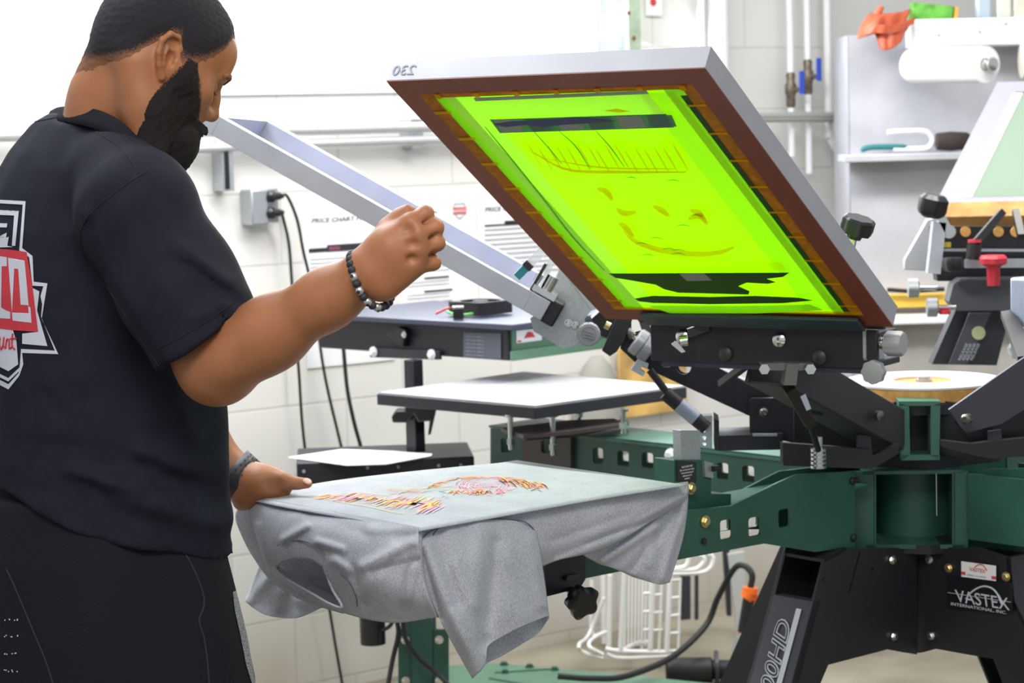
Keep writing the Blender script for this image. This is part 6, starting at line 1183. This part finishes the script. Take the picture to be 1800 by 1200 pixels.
# shoulder slopes
ts.chain([W(165, 266, 3.34), W(208, 308, 3.26), W(240, 352, 3.2)], [.042, .056, .075], k=.04); ts.chain([W(100, 290, 3.46), W(60, 385, 3.56)], [.04, .065], k=.05)
ts.ell(W(262, 420, 3.36), (.068, .09, .11), k=.04)
# right sleeve : from the shoulder down to the cut above the elbow
slA = W(250, 385, 3.19); slB = W(362, 612, 3.155)
sd_ = nrm(slB-slA)
ts.chain([slA, slA*.5+slB*.5, slB+sd_*.05], [.084, .079, .077], k=.04, flat=(A([0, 1, 0]), .95))
ts.chain([W(310, 450, 3.19), W(398, 565, 3.16)], [.052, .042], k=.03)
cutn = nrm(W(290, 640, 3.1)*0+A([W(432, 545, 3.16)[0]-W(292, 645, 3.16)[0], 0, W(432, 545, 3.16)[2]-W(292, 645, 3.16)[2]])); cutN = A([cutn[2], 0, -cutn[0]]); cutN = cutN if np.dot(cutN, sd_) > 0 else -cutN
cutP = (W(432, 548, 3.16)+W(292, 643, 3.16))/2
def cutf(P):
    n_ = (P-cutP)@cutN; rad = np.linalg.norm((P-cutP)-n_[..., None]*cutN, axis=-1); return np.maximum(-n_, rad-.125)
ts.put(cutf, cutP-.15, cutP+.15, k=.004, op='s')
ts.cap(cutP-cutN*.035, cutP+cutN*.08, .062, .066, k=.003, op='s')
# left sleeve
ts.chain([W(45, 378, 3.6), W(150, 500, 3.7)], [.075, .075], k=.04)
# neck opening
ts.cap(W(180, 232, 3.365), W(178, 150, 3.36), .055, .072, k=.006, op='s')
# hem: cut slanted (front lower, seen from the side) and hollow
hemP = W(0, 878, 3.22); hemQ = W(418, 948, 3.5); hd_n = nrm(A([-(hemQ[2]-hemP[2]), 0, (hemQ[0]-hemP[0])])); 
ts.put(lambda P: np.maximum((P-hemQ)@hd_n+.004*np.sin(P[..., 0]*28), -1), ts.lo, ts.lo+ts.h*ts.n, k=.004, op='s', pad=0)
Pg2 = ts.pts()
def wr_(x0, y0, x1, y1, Y, w, amp):
    amp *= 1.7; w *= 1.15   # wrinkle ridge along a 3D segment
    a_, b_ = W(x0, y0, Y), W(x1, y1, Y); ab = b_-a_; t = np.clip(((Pg2-a_)@ab)/np.dot(ab, ab), 0, 1); dd = np.linalg.norm((Pg2-a_-t[..., None]*ab)*A([1, .15, 1]), axis=-1); return amp*np.exp(-(dd/w)**2)
disp = 0
for a_ in [(300, 470, 395, 560, 3.1, .010, -.004), (310, 430, 400, 500, 3.1, .009, .005), (330, 470, 410, 530, 3.1, .008, -.005), (340, 560, 420, 520, 3.08, .009, .004), (150, 380, 175, 470, 3.1, .008, .004), (215, 330, 150, 400, 3.1, .006, -.006), (150, 400, 175, 490, 3.1, .006, -.006), (175, 490, 280, 640, 3.1, .006, -.006), (80, 230, 60, 340, 3.15, .008, .003), (105, 240, 95, 360, 3.15, .007, .003), (60, 280, 50, 400, 3.15, .007, .003),
           (20, 800, 260, 830, 3.15, .014, -.007), (120, 830, 330, 900, 3.15, .014, .008), (0, 860, 250, 880, 3.15, .012, -.006), (250, 800, 400, 860, 3.2, .014, .008), (200, 860, 400, 950, 3.2, .016, .010), (280, 850, 405, 905, 3.2, .010, -.007), (100, 740, 60, 700, 3.15, .01, -.004), (300, 680, 330, 780, 3.2, .012, .004), (320, 640, 400, 760, 3.2, .012, -.004)]: disp = disp+wr_(*a_)
disp = disp+noise3(Pg2, 24, 11)*.004+noise3(Pg2, 50, 12)*.002
ts.d = (ts.d-np.clip(disp, -.0035, .02)).astype(np.float32)
ts.d = np.maximum(ts.d, -(ts.d+.012)).astype(np.float32) if False else ts.d
Vs_, Fs_ = ts.mesh(); Vs_ = smooth_mesh(Vs_, Fs_, 2, .5)
shirt = npmesh('shirt', [(Vs_, Fs_)], M['tee'], per)
bvh = BVHTree.FromPolygons([Vector(v) for v in Vs_], [tuple(f) for f in Fs_.tolist()])
def onto(x, y, lift=.001):
    d = ray(x, y); d = d/np.linalg.norm(d); h_ = bvh.ray_cast(Vector(CC), Vector(d)); 
    if h_[0] is None: return None
    n_ = A(h_[1]); n_ = -n_ if np.dot(n_, d) > 0 else n_; return A(h_[0])+n_*lift
def seamline(name, pts, r, m, lift=.0003, n=60):
    P = [onto(x, y, lift) for x, y in crom([(x, y, 0) for x, y in pts], n)[:, :2]]; P = [p for p in P if p is not None]; 
    if len(P) > 3: obj(name, MB().tube(np.array(P), r, 6), m, shirt)
M['stitch'] = mat('shirt_stitch', (.006, .006, .01), .9)
seamline('shoulder_seam', [(258, 301), (220, 325), (185, 352), (155, 380), (142, 410), (145, 440), (160, 470), (185, 500), (215, 545), (250, 600), (285, 650)], .0011, M['stitch'])
seamline('shoulder_seam', [(156, 212), (175, 235), (205, 255), (228, 280), (243, 305)], .0009, M['stitch']); seamline('collar_stitch', [(62, 214), (100, 207), (140, 203), (165, 206), (200, 222), (235, 248)], .0009, M['stitch'])
seamline('sleeve_hem_stitch', [(277, 612), (320, 590), (370, 560), (415, 528)], .0009, M['stitch'])
# collar band
cp = [(88, 195, 3.45), (104, 188, 3.40), (135, 187, 3.325), (175, 194, 3.275), (210, 211, 3.245), (238, 236, 3.235), (258, 260, 3.25), (262, 275, 3.34), (240, 265, 3.42), (180, 232, 3.47), (120, 205, 3.485), (98, 197, 3.47)]
R0 = crom([W(*p) for p in cp+[cp[0]]], 70); ctr = R0.mean(0); dn_ = nrm(A([-.25, -.1, -1])); rad = R0-ctr; rad /= np.linalg.norm(rad, axis=1)[:, None]
q = MB(); q.grid(np.stack([R0-rad*.004-dn_*.001, R0, R0+dn_*.007+rad*.003, R0+dn_*.016+rad*.008, R0+dn_*.03+rad*.014])); collar = obj('collar', q, M['tee_c'], per, smooth=180, solid=.003)
# ---- back print laid on the shirt
def prt(name, loops, m, lift, holes=()):
    cu = bpy.data.curves.new('tmp', 'CURVE'); cu.dimensions = '2D'; cu.fill_mode = 'BOTH'
    for lp in loops:
        lp2 = []
        for i in range(len(lp)):
            a_, b_ = A(lp[i]), A(lp[(i+1) % len(lp)]); k = max(1, int(np.hypot(*(b_-a_))/5)); lp2 += [tuple(a_+(b_-a_)*j/k) for j in range(k)]
        sp_ = cu.splines.new('POLY'); sp_.points.add(len(lp2)-1); sp_.use_cyclic_u = True
        for i, p in enumerate(lp2): sp_.points[i].co = (p[0], p[1], 0, 1)
    o = bpy.data.objects.new('tmp', cu); COL.objects.link(o); me = bpy.data.meshes.new_from_object(o.evaluated_get(bpy.context.evaluated_depsgraph_get()))
    import bmesh
    bm = bmesh.new(); bm.from_mesh(me)
    for _ in range(4):
        es = [e for e in bm.edges if e.calc_length() > 7]
        if not es: break
        bmesh.ops.subdivide_edges(bm, edges=es, cuts=1); bmesh.ops.triangulate(bm, faces=bm.faces)
    bm.verts.index_update(); V = [onto(v.co.x, v.co.y, lift) for v in bm.verts]; fs_ = [tuple(v.index for v in f.verts) for f in bm.faces]; bm.free(); bpy.data.objects.remove(o); bpy.data.curves.remove(cu); bpy.data.meshes.remove(me)
    ok = [v is not None for v in V]; V = [v if v is not None else A([0, 0, 0]) for v in V]; fs_ = [f for f in fs_ if all(ok[i] for i in f)]
    if not fs_: return
    q = MB(); q.add(V, fs_); o = obj(name, q, m, shirt, smooth=180); return o
M['pw'] = mat('white_shirt_print', (.52, .54, .62), .8); M['pr'] = mat('red_shirt_print', (.50, .03, .045), .8)
prt('print_outline', [[(-30, 350), (46, 354), (40, 436), (58, 450), (60, 495), (84, 498), (78, 535), (74, 560), (103, 622), (40, 620), (42, 640), (35, 660), (16, 684), (-30, 660)], [(-28, 356), (41, 360), (35, 440), (52, 452), (58, 502), (77, 503), (72, 520), (75, 535), (73, 556), (97, 616), (38, 613), (36, 640), (34, 655), (16, 675), (-28, 652)]], M['pw'], .0012)
prt('print_outline', [[(-28, 368), (34, 371), (28, 432), (22, 432), (26, 379), (-28, 377)]], M['pw'], .0012)
prt('print_panel', [[(-28, 383), (22, 384), (14, 432), (24, 434), (-28, 436)], [(-25, 392), (14, 393), (13, 400), (-25, 399)], [(-25, 408), (13, 409), (12, 418), (-25, 417)]], M['pw'], .0012)
prt('print_panel', [[(58, 506), (70, 512), (66, 545), (84, 608), (40, 604), (40, 586), (68, 583)]], M['pw'], .0012)
prt('print_panel', [[(-28, 570), (22, 574), (30, 600), (33, 640), (16, 652), (-28, 630)]], M['pw'], .0012)
prt('print_outline', [[(-28, 642), (16, 664), (35, 646), (35, 652), (16, 670), (-28, 648)]], M['pw'], .0014)
prt('print_band', [[(-28, 436), (14, 438), (48, 443), (58, 500), (68, 583), (24, 580), (-28, 574)]], M['pr'], .0016)
prt('print_letter', [[(-28, 446), (14, 452), (14, 468), (5, 468), (4, 540), (12, 545), (20, 548), (20, 560), (-28, 557)], [(-12, 470), (-4, 470), (-6, 540), (-14, 540)]], M['pw'], .0020)
prt('print_letter', [[(16, 453), (45, 458), (52, 538), (55, 540), (57, 567), (24, 563)], [(27, 472), (34, 473), (38, 535), (51, 536), (52, 550), (23, 549)]], M['pw'], .0020)
q = None
for pts in ([(-6, 608), (-2, 596), (2, 592)], [(2, 594), (1, 604), (4, 614), (8, 604)], [(9, 592), (8, 606), (12, 612)], [(12, 610), (14, 596), (18, 598), (18, 612), (22, 610)], [(24, 586), (23, 606), (28, 614)], [(20, 595), (30, 594)]):
    P = [onto(x, y, .002) for x, y in crom([(x, y, 0) for x, y in pts], 10)[:, :2]]; P = [p for p in P if p is not None]
    if len(P) > 3: obj('print_script', MB().tube(np.array(P), .0013, 6), M['pr'], shirt)
# ---- shorts
ss = SDF((-1.1, 3.05, .38), (-.35, 3.85, 1.13), .007)
rowsS = [(850, 150, .165, .20), (960, 165, .188, .215), (1080, 178, .20, .225), (1200, 195, .205, .23), (1400, 215, .20, .235), (1600, 225, .2, .235)]
zs_ = np.array([W(r[1], r[0], 3.4)[2] for r in rowsS])[::-1]; xs_ = np.array([W(r[1], r[0], 3.4)[0] for r in rowsS])[::-1]; as_ = np.array([r[2] for r in rowsS])[::-1]; bs2 = np.array([r[3] for r in rowsS])[::-1]
def shf(P):
    z = P[..., 2]; cx_ = np.interp(z, zs_, xs_); a_ = np.interp(z, zs_, as_); b_ = np.interp(z, zs_, bs2); dx = P[..., 0]-cx_; dy = P[..., 1]-3.4; u = dx*fT[0]+dy*fT[1]; v = dx*rT[0]+dy*rT[1]
    w = np.arctan2(v, u); d = ((np.abs(u/a_)**2.2+np.abs(v/b_)**2.2)**(1/2.2)-1)*np.minimum(a_, b_); return np.maximum(np.maximum(d+.003*np.sin(w*7+z*10), z-1.08), .42-z)
ss.put(shf, ss.lo, ss.lo+ss.h*ss.n, k=.001, pad=0)
ss.cap(cT+A([.05, 0, .30]), cT+A([.05, 0, .72]), .02, .03, k=.06, op='s')
Vs2, Fs2 = ss.mesh(); Vs2 = smooth_mesh(Vs2, Fs2, 2, .5); sho = npmesh('shorts', [(Vs2, Fs2)], M['shorts'], per)
bvh2 = BVHTree.FromPolygons([Vector(v) for v in Vs2], [tuple(f) for f in Fs2.tolist()]); bvh_t = bvh; bvh = bvh2; shirt_ = shirt; shirt = sho
mp_ = mat('grey_speckled_mesh', (.25, .27, .29), .8, noise=.6, nscale=420, mott=((.015, .015, .02), (.55, .57, .6)))
prt('side_panel', [[(408, 1040), (420, 1036), (436, 1080), (448, 1130), (452, 1165), (455, 1215), (446, 1215), (432, 1170), (420, 1110), (411, 1070)]], mp_, .0012)
M['stitch2'] = mat('shorts_piping', (.02, .02, .028), .8)
seamline('pocket_piping', [(318, 960), (340, 1000), (356, 1040), (358, 1065), (350, 1090), (358, 1120), (364, 1160), (368, 1210)], .0014, M['stitch2']); seamline('leg_seam', [(12, 1000), (30, 1040), (55, 1100), (80, 1160), (98, 1215)], .0012, M['stitch2'])
for k in range(24):
    a_ = [(8+rs.uniform(0, 24), 1088+10*(k % 4)*3+rs.uniform(-2, 2))]; p = onto(*a_[0], .001)
    if p is not None: obj('vent_dot', MB().lathe([(.0009, 0), (.0009, .0006)], p, nrm(CC-p), 8), M['pw'], sho)
shirt = shirt_; bvh = bvh_t
# ---- bracelet and watch
bc = W(648, 492, 3.062); bd_ = nrm(wr-el); bu_ = nrm(A([-bd_[2], 0, bd_[0]])); bw = np.cross(bd_, bu_)
tilt = nrm(bu_*1.0+bd_*-.05); M['bead'] = mat('matte_black_bead', (.02, .02, .028), .6); M['bead_s'] = mat('silver_bead', (.6, .6, .6), .3, metal=.9)
br = bpy.data.objects.new('bracelet', None); n_b = 26
cordq = MB(); cords = []
RR = .039
for k in range(n_b):
    t = 2*math.pi*k/n_b; c = bc+tilt*math.cos(t)*RR*1.06+bw*math.sin(t)*RR*.98+bd_*.004*math.sin(2*t); cords.append(c)
brace = obj('bracelet', MB().tube(np.array(cords), .0015, 6, closed=True), M['bead'], per)
for k, c in enumerate(cords):
    tn = nrm(cords[(k+1) % n_b]-cords[k-1]); front = c[1] < bc[1]-.012; sil = front and (k % 2 == 1) and np.dot(c-bc, tilt) < .018
    q = MB(); r_ = .0060; q.lathe([(r_*math.sin(t)+.0001, -r_*math.cos(t)*(.9 if not sil else 1.1)) for t in np.linspace(.35, math.pi-.35, 8)], c, tn, 14); obj('bead', q, M['bead_s'] if sil else M['bead'], brace)
    if sil: o = nrm(c-bc); q = MB(); q.lathe([(.0026, 0), (.0026, .0006)], c+o*r_, o, 12); obj('bead_eye', q, M['ink'], brace)
wc_ = wl_-nrm(wl_-ell_)*.004; wd_ = nrm((wl_-ell_)*A([1, .2, 1])); wu = nrm(A([-wd_[2], 0, wd_[0]])); ww_ = np.cross(wd_, wu)
q = MB(); loop = []
for k in range(41):
    t = 2*math.pi*k/40; loop.append(wc_+wu*math.cos(t)*.042+ww_*math.sin(t)*.042)
loop = np.array(loop); G = np.stack([loop-wd_*.016, loop+wd_*.016]); M['watch'] = mat('dark_grey_silicone', (.035, .037, .042), .5); q.grid(G); wt_ = obj('watch', q, M['watch'], per, smooth=180, solid=.0028)
wn_ = ww_ if ww_[1] < 0 else -ww_
for a in range(7):
    for b_ in range(3):
        t = math.radians(12+a*15+(b_ % 2)*7.5); dr = nrm(wu*math.cos(t)+wn_*math.sin(t)); c = wc_+dr*.0435+wd_*(b_-1)*.0068; obj('strap_hole', MB().lathe([(.0017, 0), (.0017, .0006)], c, dr, 10), M['ink'], wt_)
# loose pieces of a few parts become parts of their own
def split_loose(o):
    me = o.data; n = len(me.vertices); par = list(range(n))
    def fd_(a):
        while par[a] != a: par[a] = par[par[a]]; a = par[a]
        return a
    for e in me.edges:
        a, b = fd_(e.vertices[0]), fd_(e.vertices[1])
        if a != b: par[a] = b
    groups = {}
    for p in me.polygons: groups.setdefault(fd_(p.vertices[0]), []).append(tuple(p.vertices))
    if len(groups) < 2: return
    base_ = o.name.split('.')[0]; mats = [m_ for m_ in me.materials]
    for k, fs_ in enumerate(groups.values()):
        ids = sorted({i for f in fs_ for i in f}); mp = {v: j for j, v in enumerate(ids)}
        m2_ = bpy.data.meshes.new(base_); m2_.from_pydata([me.vertices[i].co[:] for i in ids], [], [tuple(mp[i] for i in f) for f in fs_]); m2_.update()
        for p in m2_.polygons: p.use_smooth = True
        m2_.set_sharp_from_angle(angle=math.radians(40))
        for m_ in mats: m2_.materials.append(m_)
        if k == 0: o.data = m2_
        else:
            c_ = o.copy(); c_.data = m2_; COL.objects.link(c_); c_.name = base_
for o in list(bpy.data.objects):
    if o.type == 'MESH' and o.parent is not None and o.name.split('.')[0] in ('hub_front_flange', 'hub_gusset', 'frame_wire', 'rung', 'rib', 'upright', 'curved_foot', 'hook_end', 'base_wire', 'orange_shell', 'orange_trim', 'link_rod', 'post_flange', 'base_seam', 'grey_bar', 'arm_far_web', 'clamp_bolt', 'toggle', 'leg_cap', 'steel_rod', 'pallet_bracket', 'channel_lip', 'stitch', 'centre_bracket', 'side_panel'): split_loose(o)

GR = {'price_chart': 'price charts on the block wall', 'conduit_pipe': 'steel conduits along the wall', 'water_pipe': 'white vertical pipes on the wall', 'valve_riser': 'valve risers with blue levers', 'power_cord': 'black power cords', 'silk_screen': 'printing screens clamped in the press', 'gas_strut': 'gas struts of the print heads', 'paper_roll': 'paper rolls on the wash booth', 'bottle': 'bottles on top of the wash booth', 'cable': 'black cables round the dryer stand'}
for o in bpy.data.objects:
    if o.parent is None and o.get('label') and o.name.split('.')[0] in GR: o['group'] = GR[o.name.split('.')[0]]
# ================================================================ light
wd = bpy.data.worlds.new('world'); SC.world = wd; wd.use_nodes = True; bg = wd.node_tree.nodes['Background']; bg.inputs[0].default_value = (.86, .92, 1., 1); bg.inputs[1].default_value = .64
def area(name, loc, target, sx, sy, power, col):
    ld = bpy.data.lights.new(name, 'AREA'); ld.shape = 'RECTANGLE'; ld.size = sx; ld.size_y = sy; ld.energy = power; ld.color = col
    o = bpy.data.objects.new(name, ld); COL.objects.link(o); o.location = tuple(loc); d = Vector(target)-Vector(loc); o.rotation_euler = d.to_track_quat('-Z', 'Y').to_euler(); return o
area('unseen_overhead_light', (-1.0, 4.3, 3.1), (-.6, 4.1, 0), 1.5, .5, 52, (.93, .96, 1))
area('unseen_overhead_light', (-.1, 1.3, 3.0), (-.2, 3.6, .9), 1.6, .6, 50, (1, .93, .84))  # added fill above the camera to brighten the near sides, no lamp known there
area('unseen_overhead_light', (1.3, 5.0, 3.1), (1.3, 5.05, 0), 1.6, .5, 66, (1, .95, .88))
area('unseen_overhead_light', (-.6, 5.5, 3.0), (-.2, 6.6, .9), 2.0, .5, 54, (1, .98, .95))
area('window_light', tuple(wq((tL+tR)/2, 2.2, .05)), tuple(wq((tL+tR)/2-.3, 1.0, 3.0)), 2.2, .9, 60, (.85, .92, 1))
SC.view_settings.view_transform = 'Standard'; SC.view_settings.look = 'None'; SC.view_settings.exposure = 0; SC.view_settings.gamma = 1; SC.view_settings.use_curve_mapping = False
SC.cycles.use_denoising = True
